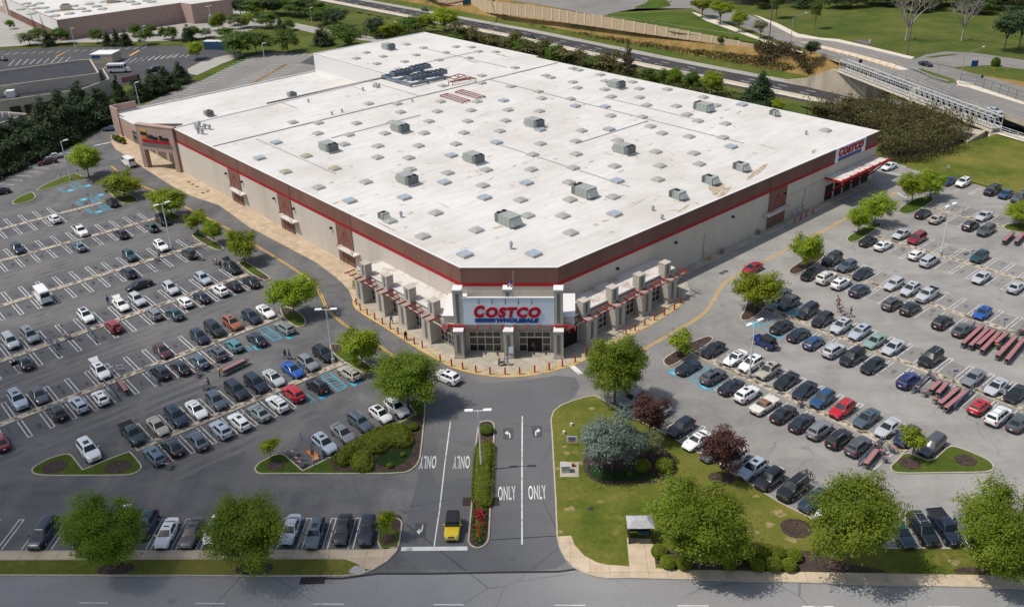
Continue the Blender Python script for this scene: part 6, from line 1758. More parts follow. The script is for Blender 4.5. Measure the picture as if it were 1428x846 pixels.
bush(tz((750, 540), 795, 420), .95, 1.5, 'clipped bush between the spruce and the purple tree', v=2); bush(tz((750, 540), 680, 632), .42, .5, 'low tuft of greenery in the ground cover of the lawn bed', v=2)
for q, r_, lb in (((862, 537), .85, 'leftmost round bush at the corner of the shop wing'), ((895, 552), .95, 'middle and largest round bush at the corner of the shop wing'), ((915, 574), .5, 'smallest round bush at the corner of the shop wing')):
    bush(tz((0, 90), *q), r_, 1.1, lb, 'round bushes by the shop wing')
bush(tz((560, 560), 628, 205), .95, .9, 'dark low bush at the upper tip of the drive island', v=2)
bush(tz((400, 550), 760, 520), .42, .55, 'small round bush alone on the mulch below the juniper hedge'); bush(tz((400, 550), 855, 440), .38, .5, 'tiny bush on the ground cover right of the juniper hedge')
bush(tz((400, 550), 930, 235), .75, .8, 'dark bush on the mulch at the upper corner of the hedge island', v=2)
def hedge(name, label, polys, h, material, leaf_=.13, dens=42, base_z=.1, rough_=.18, cat='hedge', core='hedge_core'):
    """rounded mound following an outline, skinned with small leaves"""
    b = MB(); r = random.Random(len(label))
    def inside(p, q):
        c = False
        for a_, e in zip(q, q[1:]+q[:1]):
            if (a_.y > p.y) != (e.y > p.y) and p.x < (e.x-a_.x)*(p.y-a_.y)/(e.y-a_.y)+a_.x: c = not c
        return c
    def edge(p, q):
        best = 1e9
        for a_, e in zip(q, q[1:]+q[:1]):
            d = Vector((e.x-a_.x, e.y-a_.y)); w = Vector((p.x-a_.x, p.y-a_.y)); t = max(0, min(1, w.dot(d)/max(1e-9, d.dot(d)))); best = min(best, (w-d*t).length)
        return best
    from mathutils import noise as nz
    def hh(p, q, hq):
        e = edge(p, q); k = 1-(1-min(1, e/(.85)))**2.2
        return hq*k*(1-.16+.22*nz.noise(Vector((p.x*.9, p.y*.9, 1)))+rough_*.5*nz.noise(Vector((p.x*2.6, p.y*2.6, 4))))
    for q, hq in polys:
        q = chaikin(ccw(q), 2)
        x0, x1 = min(p.x for p in q), max(p.x for p in q); y0, y1 = min(p.y for p in q), max(p.y for p in q)
        s = .28; grid = {}
        nx_, ny_ = int((x1-x0)/s)+2, int((y1-y0)/s)+2
        for j in range(ny_):
            for i in range(nx_):
                p = Vector((x0+i*s, y0+j*s, 0))
                if inside(p, q): grid[i, j] = (p.x, p.y, base_z+hh(p, q, hq)*.9)
        idx = {}; vs = []
        for k_, p in grid.items(): idx[k_] = len(vs); vs.append(p)
        fs = [(idx[i, j], idx[i+1, j], idx[i+1, j+1], idx[i, j+1]) for (i, j) in grid if (i+1, j) in idx and (i+1, j+1) in idx and (i, j+1) in idx]
        b.add(vs, fs, 1, True)
        q2 = inset(q, .12); m_ = len(q)
        b.add([(p.x, p.y, base_z) for p in q2]+[(p.x, p.y, base_z+.25*hq) for p in q2], [(i, (i+1) % m_, m_+(i+1) % m_, m_+i) for i in range(m_)], 1)
        n = int((x1-x0)*(y1-y0)*dens); c = 0
        while c < n:
            c += 1
            p = Vector((r.uniform(x0, x1), r.uniform(y0, y1), 0))
            if not inside(p, q): continue
            z = base_z+hh(p, q, hq)
            leaf_quad(b, Vector((p.x, p.y, z-r.random()**2*.25)), leaf_*r.uniform(.6, 1.3), r, 0, 1.1)
        per_ = int(sum((q[i]-q[i-1]).length for i in range(len(q)))*dens*.9)
        for _ in range(per_):
            i = r.randrange(len(q)); p = q[i].lerp(q[i-1], r.random()); z = base_z+r.random()*hq*.5
            leaf_quad(b, Vector((p.x+r.uniform(-.1, .1), p.y+r.uniform(-.1, .1), z)), leaf_*r.uniform(.6, 1.2), r, 0, .2)
    o = b.obj(name, [M[material], M[core]])
    return tag(o, label, cat)
jz = .75
JP = [at(*tz((400, 550), *q), jz) for q in ((340, 470), (375, 410), (470, 340), (600, 268), (740, 212), (860, 205), (885, 240), (925, 290), (925, 345), (860, 372), (760, 350), (705, 408), (640, 415), (560, 405), (480, 440), (440, 500), (380, 505))]
hedge('juniper_hedge', 'long sprawling yellow-green juniper mass above the drive corner', [(JP, 1.35)], 1.35, 'leaf_box', .085, 150)
JP = [at(*tz((400, 550), *q), .6) for q in ((465, 455), (510, 415), (600, 400), (630, 440), (632, 520), (600, 552), (520, 555), (468, 510))]
hedge('juniper_hedge', 'square clipped juniper block below the long juniper mass', [(JP, 1.3)], 1.3, 'leaf_box', .085, 150)
HZ = 1.0
HP = [at(*tz((560, 560), *q), HZ) for q in ((548, 282), (600, 275), (660, 280), (684, 292), (676, 450), (668, 600), (660, 735), (600, 735), (512, 720), (520, 560), (530, 420))]
hedge('clipped_hedge', 'long box-cut hedge filling the island in the middle of the drive', [(HP, 1.15)], 1.15, 'leaf_box', .08, 160)
FP = [at(*tz((560, 686), *q), .6) for q in ((535, 62), (600, 60), (622, 95), (612, 220), (600, 320), (575, 352), (535, 330), (525, 240), (530, 140))]
fb = hedge('flower_bed', 'red flowering shrubs at the street end of the drive island', [(FP, .75)], .75, 'leaf_mid', .12, 40, cat='flower bed')
b = MB(); r_ = random.Random(5)
for _ in range(420):
    i = r_.randrange(len(FP)); c_ = sum(FP, Vector())/len(FP); q = FP[i].lerp(FP[i-1], r_.random()).lerp(c_, r_.random()**.7)
    if math.sin(q.x*3+q.y*1.7) > -.6: leaf_quad(b, Vector((q.x, q.y, .7+r_.random()*.2)), .12, r_, 0, 1)
b.obj('blossom', [M['leaf_flower']], fb)
# dark conifer screen beside the left lot
CONS = [(0, 252), (22, 241), (43, 230), (62, 221), (80, 213.5), (98, 204), (117, 194), (133, 184), (150, 176), (168, 168)]
line_ = P_(CONS); rs = random.Random(11)
for k in range(17):
    t = k/16*(len(line_)-1.001); i = int(t); p = line_[i].lerp(line_[i+1], t-i)
    nrm = Vector((-(line_[i+1]-line_[i]).y, (line_[i+1]-line_[i]).x, 0)).normalized()
    plant(p+nrm*rs.uniform(3.6, 4.8), rs.uniform(6.2, 8)+(2 if k > 8 else 0), rs.uniform(3.5, 4.4), 'conedark', 'tall dark evergreen in the front rank of the conifer screen by the left lot', group='front rank of the conifer screen')
for k in range(4, 15):
    t = k/14*(len(line_)-1.001); i = int(t); p = line_[i].lerp(line_[i+1], t-i)
    nrm = Vector((-(line_[i+1]-line_[i]).y, (line_[i+1]-line_[i]).x, 0)).normalized()
    plant(p+nrm*rs.uniform(10, 13), rs.uniform(7.5, 9)+(2.5 if k > 8 else 0), rs.uniform(3.6, 4.6), 'cone', 'tall dark evergreen in the rear rank of the conifer screen below the dark roof', group='rear rank of the conifer screen')
for q, top_, w, lb in (((168, 142), 103, 22, 'blue-green conifer between the minibus and the shop wing'), ((196, 140), 104, 30, 'dark conifer below the single lamp behind the shop wing'), ((215, 133), 96, 32, 'dark conifer in the middle of the clump behind the shop wing'), ((232, 126), 92, 34, 'dark conifer right of the middle in the clump behind the shop wing'), ((252, 116), 86, 32, 'rightmost dark conifer of the clump behind the shop wing')):
    tree(q, top_, w, 'conedark', lb)

# trees of the distance, upper left
FT = [((17, 41), 29, 9, 'mid', 'tiny tree on a grass spot before the far store, top left'), ((42, 64), 46, 24, 'pale', 'pale sparse tree left of the far dark conifer, top left'), ((55, 57), 39, 18, 'mid', 'light green tree behind the pale sparse one, top left'), ((69, 65), 46, 16, 'cone', 'dark small conifer beneath the corner of the far store'),
      ((86, 62), 38, 20, 'mid', 'egg-shaped green tree beneath the corner of the far store'), ((137, 61), 41, 15, 'mid', 'egg-shaped green tree alone along the far lot'), ((151, 64), 47, 13, 'cone', 'dark conifer, left of three along the far lot'), ((164, 64), 44, 14, 'cone', 'dark conifer, middle of three along the far lot'), ((176, 64), 46, 16, 'cone', 'dark conifer, right of three along the far lot'),
      ((188, 52), 35, 15, 'mid', 'round tree on the bright concrete drive of the far store'), ((203, 63), 40, 15, 'mid', 'round tree in front of a lamp in the far lot'), ((212, 50), 35, 16, 'mid', 'round tree right of the far lot lamp'), ((229, 56), 38, 10, 'mid', 'narrow tree, left one of a pair above the far stalls'), ((240, 57), 38, 14, 'mid', 'oval tree, right one of a pair above the far stalls'),
      ((263, 58), 37, 16, 'cone', 'dark conifer above the far stalls left of the blue container'), ((273, 55), 36, 14, 'mid', 'slim tree just left of the blue container'), ((287, 53), 41, 16, 'pale', 'thin tree behind the left end of the blue container'), ((275, 84), 58, 20, 'spring', 'bright tree at the end of the far stalls before the container'), ((305, 43), 17, 20, 'green', 'tall green tree in front of the far tan wall'), ((314, 54), 40, 18, 'mid', 'low dark tree above the blue container'),
      ((327, 36), 20, 16, 'mid', 'dark small tree at the corner of the far tan wall'), ((337, 40), 22, 20, 'pale', 'pale tree in the light beside the far tan wall'), ((345, 39), 19, 20, 'spring', 'light green tree where the concrete drive bends'), ((336, 78), 40, 36, 'mid', 'large dark green tree right of the blue container'), ((358, 76), 42, 34, 'mid', 'large green tree behind the slim grey lamp'), ((372, 40), 19, 24, 'mid', 'tree at the bend of the far service road'),
      ((392, 42), 27, 14, 'cone', 'small conifer on the far verge'), ((405, 43), 28, 14, 'mid', 'light bush-like tree on the far verge'), ((402, 74), 38, 28, 'mid', 'broad tree on the grass behind the rear lot'), ((450, 64), 38, 24, 'cone', 'dark conifer left of the broad tree by the back block'), ((484, 66), 32, 38, 'mid', 'broad dark tree by the rear corner of the back block'), ((525, 52), 24, 22, 'dark', 'dark tree behind the back block left of a lamp'), ((545, 54), 31, 30, 'spring', 'bright green tree touching the rear roof edge'),
      ((575, 48), 24, 30, 'mid', 'olive green tree behind the rear roof edge'), ((593, 46), 18, 28, 'spring', 'bright leafy tree behind the rear roof corner'), ((621, 45), 9, 34, 'spring', 'tall bright tree before the green highway sign')]
for q, top_, w, k, lb in FT: tree(q, top_-3, w*1.3, k, lb, low=.08)
HR = [(336, 22), (352, 24), (368, 20), (382, 22), (398, 20), (412, 24), (425, 22), (440, 28), (455, 34), (468, 38)]
for k, (x, y) in enumerate(HR): tree((x, y), y-28, 34, 'mid' if k % 3 else 'dark', 'dense green tree of the belt between service road and highway', low=.1, group='tree belt by the highway')
RB = [(636, 66), (652, 62), (668, 70), (684, 68), (700, 74), (716, 72), (732, 78), (748, 80), (762, 82), (780, 90), (798, 92), (815, 96), (832, 98), (850, 104)]
for k, (x, y) in enumerate(RB): tree((x, y+8), y-(27, 33, 29, 24)[k % 4], (34, 44, 28)[k % 3], 'olive' if k % 3 else 'mid', 'scrubby olive bush-tree along the highway behind the white roof', low=.05, group='scrub trees behind the roof')
tree((874, 106), 55, 32, 'conebrown', 'half-bare brown conifer standing above the rear roof edge')
for x, top_, w, k, lb in ((905, 92, 26, 'mid', 'green bushy tree right of the brown conifer'), (925, 92, 22, 'mid', 'second green bushy tree right of the brown conifer'), (940, 90, 24, 'green', 'darker bushy tree in the middle of the rear roof edge'), (962, 94, 24, 'mid', 'fine-leaved tree left of the bright one at the rear roof edge'), (992, 94, 32, 'spring', 'brightest green tree along the rear roof edge')):
    tree((x, 122+(x-900)*.12), top_, w, k, lb, low=.1)
tree((1058, 148), 97, 46, 'conedark', 'large dark conifer beyond the right part of the white roof')
tree((1085, 155), 139, 20, 'spring', 'small bright green tree by the small roof unit at the roof edge', low=.1)
# trees beyond the highway, upper right
RT_ = [((979, 25), -6, 34, 'spring', 'leafy tree on the far avenue, leftmost of the row of three'), ((1004, 34), -2, 36, 'spring', 'leafy tree on the far avenue, middle of the row of three'), ((1030, 45), 12, 26, 'spring', 'leafy tree on the far avenue, lowest of the row of three'), ((1060, 54), 26, 26, 'pale', 'thin-leaved tree beside the wooden utility pole'), ((1082, 26), -14, 28, 'vase', 'vase-shaped tree on the far lawn by the utility pole'), ((1136, 41), -4, 20, 'vase', 'narrow teardrop tree alone on the far lawn'),
       ((1130, 85), 55, 22, 'dark', 'dark tree by the bridge abutment'), ((1400, 72), 12, 40, 'dark', 'dark tree with bare trunk at the right edge of the far lawn'), ((1420, 70), 0, 46, 'dark', 'tallest dark tree at the top right photo edge'), ((1388, 88), 92, 10, 'mid', 'x')]
for q, top_, w, k, lb in RT_[:-1]: tree(q, top_, w, k, lb, low=.3)
for q, top_, lb in (((1263, 57), -14, 'pale bare sycamore left on the far lawn'), ((1341, 57), -6, 'bare dark-trunked tree in the middle of the far lawn')):
    p = at_ground(*q); h = height_of(q, (q[0], top_), p.z)
    t = thing('bare_tree', lb, 'tree', p, 1.0); o = link('trunk', trunk('bare', 0 if q[0] < 1300 else 1), t); o.scale = (h*.75, h*.75, h)
wr_ = random.Random(21)
for k in range(26):
    x = 1030+k*17+wr_.uniform(-5, 5); y = -1+(k % 3)*6 if x < 1190 else 12+wr_.uniform(-7, 9)
    if 1128 < x < 1165 or 1070 < x < 1100: continue
    tree((x, y), y-27, 38, ('mid', 'dark', 'olive', 'dark')[k % 4], 'dense tree in the dark wood edge across the top right', low=.05, group='wood edge at the top right')
for k in range(18):
    x = 1180+k*16; tree((x, -14+wr_.uniform(-6, 2)), -48, 44, ('dark', 'mid', 'olive')[k % 3], 'dense tree in the second rank of the wood at the top right', low=.05, group='second rank of the wood')

# thickets: growth too dense to count
def thicket(name, label, area, n, h0, h1, mats, seed, leaf_=.22, per=26, twig=True, cond=None):
    r = random.Random(seed); b = MB(); q = [at_ground(*p) for p in area]
    xs_ = [p.x for p in q]; ys_ = [p.y for p in q]; c = 0; k = 0
    def inside(p):
        s = False
        for a_, e in zip(q, q[1:]+q[:1]):
            if (a_.y > p[1]) != (e.y > p[1]) and p[0] < (e.x-a_.x)*(p[1]-a_.y)/(e.y-a_.y)+a_.x: s = not s
        return s
    while c < n and k < n*40:
        k += 1; x, y = r.uniform(min(xs_), max(xs_)), r.uniform(min(ys_), max(ys_))
        if not inside((x, y)): continue
        c += 1; z = terrain(x, y); h = r.uniform(h0, h1); m = r.choices(range(len(mats)-1), [3, 2, 1][:len(mats)-1])[0]
        if twig:
            for _ in range(4):
                e = Vector((x+r.uniform(-.9, .9), y+r.uniform(-.9, .9), z+h*r.uniform(.7, 1.0))); b.tube((x, y, z-.1), e, .05, .02, 3, len(mats)-1, False)
        for _ in range(per):
            d = Vector((r.gauss(0, .8), r.gauss(0, .8), 0)); zz = z+h*(1-.55*r.random()**1.6)-.1*d.length
            leaf_quad(b, Vector((x, y, 0))+d+Vector((0, 0, zz)), leaf_*r.uniform(.7, 1.4), r, m, .7)
    o = b.obj(name, [M[k_] for k_ in mats]); o['kind'] = 'stuff'
    return tag(o, label, 'thicket', None, 'stuff')
thicket('thicket', 'dense half-bare olive thicket between the store corner and the footbridge', [(1110, 165), (1180, 163), (1225, 164), (1280, 168), (1325, 186), (1358, 195), (1342, 206), (1316, 217), (1275, 230), (1232, 231), (1222, 200), (1160, 180)], 640, 3.0, 7.0, ('leaf_olive', 'leaf_olive', 'leaf_brown', 'bark'), 4, .2, 34)
for k, (x, y) in enumerate(((1140, 170), (1165, 172), (1192, 176), (1214, 185), (1240, 190), (1262, 186), (1288, 196), (1310, 200), (1238, 212), (1262, 210))): tree((x, y), y-(34, 28, 38, 30, 33)[k % 5], (38, 30, 46)[k % 3], 'olive', 'tall olive-brown tree rising out of the thicket beside the footbridge', group='trees in the thicket')
thicket('thicket', 'brown brush on the bank right of the dry grass', [(1050, 66), (1100, 68), (1130, 82), (1132, 92), (1100, 92), (1062, 92)], 160, 1.5, 3.0, ('leaf_brown', 'leaf_olive', 'bark'), 5, .24, 24)
thicket('thicket', 'low scrub along the highway verge behind the store', [(500, 44), (560, 42), (640, 60), (760, 86), (900, 112), (1040, 140), (1040, 152), (880, 124), (740, 96), (600, 62), (500, 54)], 320, 1.5, 4.0, ('leaf_olive', 'leaf_mid', 'leaf_dark', 'bark'), 6, .26, 24)
thicket('dry_grass', 'rough straw-coloured grass on the highway bank below the noise wall', [(720, 30), (800, 46), (900, 64), (1000, 82), (1090, 98), (1130, 100), (1120, 84), (1050, 70), (960, 58), (860, 42), (770, 30)], 900, .3, .8, ('leaf_straw', 'leaf_olive', 'leaf_mid', 'bark'), 9, .3, 12, False)
for q, w, lb in (((979, 55), 10, 'leftmost round shrub along the far fence'), ((1008, 58), 16, 'wide shrub in the middle along the far fence'), ((1026, 60), 8, 'rightmost small shrub along the far fence')):
    p = at_ground(*q); o = link('shrub', BUSH[2], None, p+Vector((0, 0, .8)), 0); s_ = w/px_per_m(p)/2; o.scale = (s_, s_, 1.2); tag(o, lb, 'bush')
# ------------------------------------------------------------------ lamps, signs, bollards
def lamp_pole(base, top, label, arm=ANG_B, heads=2, z=0.0, base_h=.75, group='parking-lot lamp posts', arm_len=.75):
    p = at(base[0], base[1], z); h = height_of(base, top, z)
    t = thing('lamp_post', label, 'lamp post', p, arm, group)
    MB().tube((0, 0, 0), (0, 0, base_h), .3, .28, 12).obj('footing', [M['kerb_grey']], t)
    pl_ = MB().tube((0, 0, base_h), (0, 0, h), .13, .09, 10).obj('pole', [M['pole_grey']], t)
    for k in range(heads):
        s = 1 if k == 0 else -1
        b = MB(); b.tube((0, 0, h-.1), (s*arm_len, 0, h), .045, n=6); b.box((s*(arm_len+.35), 0, h+.02), (.95, .42, .16)); b.obj('lamp_head', [M['lamp_head']], pl_)
    return t
P = [((240.1, 348.2), (223.6, 283.9), 'tall twin-headed lamp beside the white SUV in the fourth row', 2, ANG_B), ((99.3, 251.5), (84.2, 197.2), 'tall lamp on the grass strip beside the dark conifers', 1, ANG_B),
     ((465.2, 505.7), (454.8, 431), 'tall twin-headed lamp at the end of the cobbled median left of the entrance', 2, 0), ((671.6, 655.5), (667.8, 571.7), 'tall twin-headed lamp rising from the drive hedge', 2, 0),
     ((1044.7, 526.3), (1054.1, 448.9), 'tall twin-headed lamp between white SUVs right of the entrance', 2, .6), ((1311.9, 355.6), (1327, 285.7), 'tall twin-headed lamp in the upper right lot by the silver minivan', 2, .6)]
for b_, t_, lb, hd_, an in P: lamp_pole(b_, t_, lb, an, hd_)
FAR_L = [((195.4, 150.5), (188.5, 115.5), 'lamp among the conifers behind the shop wing', 1), ((372, 102.5), (366.5, 61), 'slim lamp on the grass strip in the rear lot', 1), ((105, 66), (99, 40), 'lamp on the far verge below the far store', 1), ((204, 64), (200, 37), 'lamp by the oval trees at the far lot', 1),
         ((520, 40), (517, 25), 'lamp behind the dark tree by the highway, left of two', 1), ((551, 52), (548, 31), 'lamp behind the rear roof edge, right of two', 1), ((296, 38), (297, 9), 'lamp standing in front of the far tan wall', 2), ((293, 36), (291.5, 22), 'short lamp with bright head by the far tan wall', 1), ((435, 32), (431, 11), 'lamp in the tree belt by the highway', 1), ((92, 152), (89, 141), 'white-headed lamp in front of the dark-roofed building', 1), ((78, 90), (76.5, 82), 'thin lamp behind the minibus lot', 1)]
for b_, t_, lb, hd_ in FAR_L: lamp_pole(b_, t_, lb, ANG_B, hd_, 0, .1, 'distant lamp posts', .4)
def road_lamp(base, top, tip, label):
    p = at_ground(*base); h = height_of(base, top, p.z); d = at(tip[0], tip[1], p.z+h)-at(top[0], top[1], p.z+h); L_ = d.length
    t = thing('road_lamp', label, 'lamp post', p, math.atan2(d.y, d.x))
    MB().tube((0, 0, 0), (0, 0, h), .13, .09, 8).obj('pole', [M['galvanised']], t)
    MB().tube((0, 0, h-.2), (L_, 0, h+.5), .06, n=6).obj('arm', [M['galvanised']], t); MB().box((L_+.3, 0, h+.5), (.9, .35, .15)).obj('lamp_head', [M['lamp_head']], t)
road_lamp(tz((1000, 0), 540, 330), tz((1000, 0), 565, 130), tz((1000, 0), 655, 108), 'grey road lamp with long arm left of the footbridge')
road_lamp(tz((1188, 0), 790, 630), tz((1188, 0), 820, 400), tz((1188, 0), 950, 360), 'grey road lamp with long arm by the green fence')
def util_pole(base, top, label):
    p = at_ground(*base); h = height_of(base, top, p.z)
    t = thing('utility_pole', label, 'utility pole', p)
    MB().tube((0, 0, 0), (0, 0, h), .2, .13, 8).obj('pole', [M['wood_pole']], t); MB().box((0, 0, h-.6), (2.4, .14, .14)).obj('crossarm', [M['wood_pole']], t)
    return p+Vector((0, 0, h-.5))
a_ = util_pole(tz((1000, 0), 380, 330), (1083, -14), 'tall wooden utility pole by the thin-leaved tree'); c_ = util_pole(tz((1188, 0), 405, 405), (1277, -4), 'leaning wooden utility pole beside the overpass road')
for k, dy in enumerate((-1.0, 0, 1.0)):
    pts = [a_.lerp(c_, t/10)+Vector((dy*.6, dy*.6, -2.2*(1-(2*t/10-1)**2))) for t in range(11)]
    b = MB(); b.path(pts, .022, 4); tag(b.obj('power_line', [M['black_metal']]), ['overhead wire between the two utility poles, nearest the camera', 'overhead wire between the two utility poles, middle one', 'overhead wire between the two utility poles, far one'][k], 'cable', 'overhead wires')
def bollard_mesh(h=1.15, r=.11):
    return MB().tube((0, 0, 0), (0, 0, h), r, r, 12).ball((0, 0, h), r, 0, 12, 6, .6).mesh('bollard', [M['bollard_red']])
BM = bollard_mesh()
BL = [('left', (480, 340), [(90, 447), (120, 488), (172, 522), (227, 557), (283, 592), (341, 628), (398, 664), (460, 702), (518, 738), (577, 765)]),
      ('front', (600, 380), [(75, 655), (158, 690), (240, 711), (337, 736), (442, 749), (553, 751), (660, 748), (771, 734), (877, 717), (975, 692), (1068, 661), (1152, 600)]),
      ('right', (750, 350), [(650, 615), (717, 586), (788, 547), (860, 509), (933, 471), (1006, 431), (1050, 384)])]
ordn = ['first', 'second', 'third', 'fourth', 'fifth', 'sixth', 'seventh', 'eighth', 'ninth', 'tenth', 'eleventh', 'twelfth']
for side, o_, pts in BL:
    for k, q in enumerate(pts):
        o = link('bollard', BM, None, at(*tz(o_, *q)))
        tag(o, {'left': 'red bollard along the left arcade, %s from its far end', 'front': 'red bollard in the curve before the main doors, %s from the left', 'right': 'red bollard along the right arcade, %s from the doors'}[side] % ordn[k], 'bollard', 'red bollards guarding the entrance')
for k, q in enumerate(((835, 427), (880, 406), (922, 382), (970, 359))):
    o = link('bollard', BM, None, at(*tz((950, 230), *q))+Vector((0, 0, .0))); tag(o, 'red bollard by the gas meters on the right wall, %s from the left' % ordn[k], 'bollard', 'red bollards by the gas meters')
b = MB()
for k, x in enumerate((147.4, 149.2, 151.0)):
    b = MB(); c = ab(x, 87.6); b.tube((0, 0, 0), (0, 0, 1.4), .09, n=8); b.tube((0, 0, 1.0), (.5, 0, 1.0), .09, n=8); b.ball((.25, 0, 1.2), .28); b.tube((.5, 0, 0), (.5, 0, 1.5), .08, n=8)
    o = b.obj('gas_meter', [M['galvanised']], None, c+Vector((0, 0, .12)), ANG_B); tag(o, 'grey gas meter on the right wall, %s from the left behind red bollards' % ordn[k], 'meter', 'gas meters')
def post_sign(base, top, label, colour, size=(.45, .6), face=-math.pi/2, z=0.0, name='sign_post', stripe=None):
    p = at(base[0], base[1], z); h = max(1.6, height_of(base, top, z))
    t = thing(name, label, 'sign', p, face+math.pi/2)
    MB().tube((0, 0, 0), (0, 0, h), .035, n=6).obj('post', [M['black_metal']], t)
    b = MB(); b.box((0, -.05, h-size[1]/2), (size[0], .03, size[1]), 0)
    if stripe: b.box((0, -.068, h-size[1]/2), (size[0]*.7, .008, size[1]*.25), 1)
    b.obj('panel', [M[colour]]+([M[stripe]] if stripe else []), t)
post_sign(tz((1188, 490), 742, 238), tz((1188, 490), 762, 118), 'white sign on a thin post in the middle right cart bay', 'panel_white', (1.0, .9), stripe='sign_red')
post_sign(tz((1188, 350), 1118, 570), tz((1188, 350), 1133, 485), 'white sign on a thin post above the big red cart rows', 'panel_white', (1.0, .8), stripe='sign_red')
post_sign(tz((0, 470), 908, 302), tz((0, 470), 897, 200), 'white sign on a thin post at the left lot cart bay', 'pole_grey', (1.0, .7), stripe='sign_red')
post_sign(tz((1188, 490), 322, 640), tz((1188, 490), 335, 590), 'pinkish sign in front of the blue SUV by the sapling', 'panel_white', (.9, .7), stripe='sign_red')
post_sign(tz((0, 330), 478, 745), tz((0, 330), 472, 650), 'thin dark signpost in the empty cart bay of the left lot', 'ac_dark', (.4, .3))
post_sign(tz((400, 550), 205, 530), tz((400, 550), 195, 400), 'dark-backed sign at the cart bay by the hedge island', 'ac_dark', (.45, .9))
for q, tp, lb, o_ in (((465, 350), (445, 272), 'blue accessible sign on the grass strip by the conifers, left one', (0, 190)), ((590, 322), (573, 244), 'blue accessible sign on the grass strip by the conifers, right one', (0, 190)), ((668, 502), (655, 424), 'blue accessible sign on the median near the shop wing', (0, 190)),
                      ((745, 545), (735, 478), 'blue accessible sign between dark cars in the left lot', (200, 350)), ((1185, 270), (1178, 200), 'blue accessible sign by the bright blue sedan', (200, 470)), ((618, 190), (627, 88), 'blue accessible sign in front of the white coupe, right lot', (900, 480)), ((415, 80), (420, 0), 'blue accessible sign beside the black sedan by the mulch island', (900, 480)), ((950, 375), (955, 320), 'accessible sign beside the dark bay behind the broad bright tree', (900, 360)), ((1112, 462), (1115, 420), 'accessible sign in front of the dark minivan, right lot', (900, 360))):
    post_sign(tz(o_, *q), tz(o_, *tp), lb, 'paint_blue', (.32, .46))
for q, tp, lb in (((715, 440), (713, 375), 'white sign at the top of the row facing the grass bank, left'), ((815, 470), (822, 405), 'white sign at the top of the row facing the grass bank, right'), ((705, 160), (706, 130), 'small pale sign at the foot of the grass bank')):
    post_sign(tz((1188, 210), *q), tz((1188, 210), *tp), lb, 'panel_white', (.6, .6))
# small campaign-style board and white pipes on the lawn
p = at(*tz((750, 540), 250, 430)); t = thing('yard_sign', 'white yard board with faint blue and red lines on the lawn', 'sign', p, -.1)
b = MB(); b.box((0, 0, 1.0), (1.35, .05, .95), 0)
for k, (z_, w_, m_) in enumerate(((1.32, .8, 1), (1.17, .95, 1), (1.03, .95, 1), (.88, .7, 2), (.72, 1.05, 2))): b.box((.02, -.03, z_), (w_, .015, .09), m_)
b.obj('board', [M['cap_white'], M['sign_blue'], M['sign_red']], t)
for x in (-.5, .5): MB().tube((x, .03, 0), (x, .03, .55), .03, n=6).obj('leg', [M['galvanised']], t)
for q, lb in (((193, 344), 'white stub pipe on the lawn left of the yard board'), ((248, 286), 'white stub pipe on the lawn above the yard board')):
    o = MB().tube((0, 0, 0), (0, 0, .5), .16, n=10).obj('stub_pipe', [M['cap_white']], None, at(*tz((750, 540), *q))); tag(o, lb, 'pipe')
slab('concrete_pad', P_([tz((750, 540), *q) for q in ((165, 552), (300, 555), (303, 666), (163, 664))]), 'walk_entry', .14)
p = at(*tz((750, 540), 205, 618), .14); t = thing('utility_cabinet', 'grey steel utility cabinet on a concrete pad in the lawn', 'cabinet', p)
MB().bx(-.5, .5, -.35, .35, 0, .95).obj('cabinet_body', [M['galvanised']], t); MB().bx(-.54, .54, -.39, .39, .95, 1.02).obj('lid', [M['frame_alu']], t)
o = MB().bx(-.2, .2, -.15, .15, 0, .35).obj('valve_box', [M['rust_red']], None, at(*tz((750, 540), 262, 580), .14)); tag(o, 'small reddish valve box behind the utility cabinet', 'box')
disc('sewer_lid', at(*tz((750, 686), 392, 122), .1), .32, .3, 'iron_grate', .125, 12)
# bus shelter
c0 = at(*tz((750, 686), 755, 372), .122); t = thing('bus_shelter', 'grey-roofed open bus shelter on its pavement pad', 'shelter', c0, -.03)
for x in (-1.2, 1.2):
    for y in (-.1, 1.5): MB().bx(x-.07, x+.07, y-.07, y+.07, 0, 2.35).obj('post', [M['shelter_dark']], t)
b = MB(); b.add([(-1.45, -.35, 2.3), (1.45, -.35, 2.3), (1.45, 1.75, 2.3), (-1.45, 1.75, 2.3), (-.75, .35, 2.85), (.75, .35, 2.85), (.75, 1.05, 2.85), (-.75, 1.05, 2.85)], [(3, 2, 1, 0), (4, 5, 6, 7), (0, 1, 5, 4), (1, 2, 6, 5), (2, 3, 7, 6), (3, 0, 4, 7)])
b.obj('roof', [M['shelter_roof']], t)
MB().bx(-1.2, 1.2, 1.46, 1.5, .3, 2.2).obj('back_panel', [M['glass_dark']], t); MB().bx(-1.24, -1.2, -.1, 1.5, .2, 2.2).obj('side_panel', [M['shelter_dark']], t)
b = MB(); b.bx(.0, 1.0, .9, 1.3, .42, .5); b.bx(.05, .12, 1.0, 1.2, 0, .42); b.bx(.88, .95, 1.0, 1.2, 0, .42); b.obj('bench', [M['container_blue']], t)
# bin by the doors and the cone by the right wall
c = CM+CT*-5.6+CN*8.0; t = thing('litter_bin', 'black litter bin beside the left entrance doors', 'bin', c+Vector((0, 0, .01)))
MB().bx(-.3, .3, -.3, .3, 0, 1.0).obj('bin_body', [M['shelter_dark']], t); MB().bx(-.34, .34, -.34, .34, 1.0, 1.15).obj('lid', [M['black_metal']], t)
b = MB(); b.tube((0, 0, .04), (0, 0, .95), .22, .04, 12); b.box((0, 0, .02), (.55, .55, .05)); tag(b.obj('traffic_cone', [M['cart_orange']], None, at(*tz((950, 230), 210, 695), .12)), 'orange traffic cone at the foot of the right wall', 'cone')

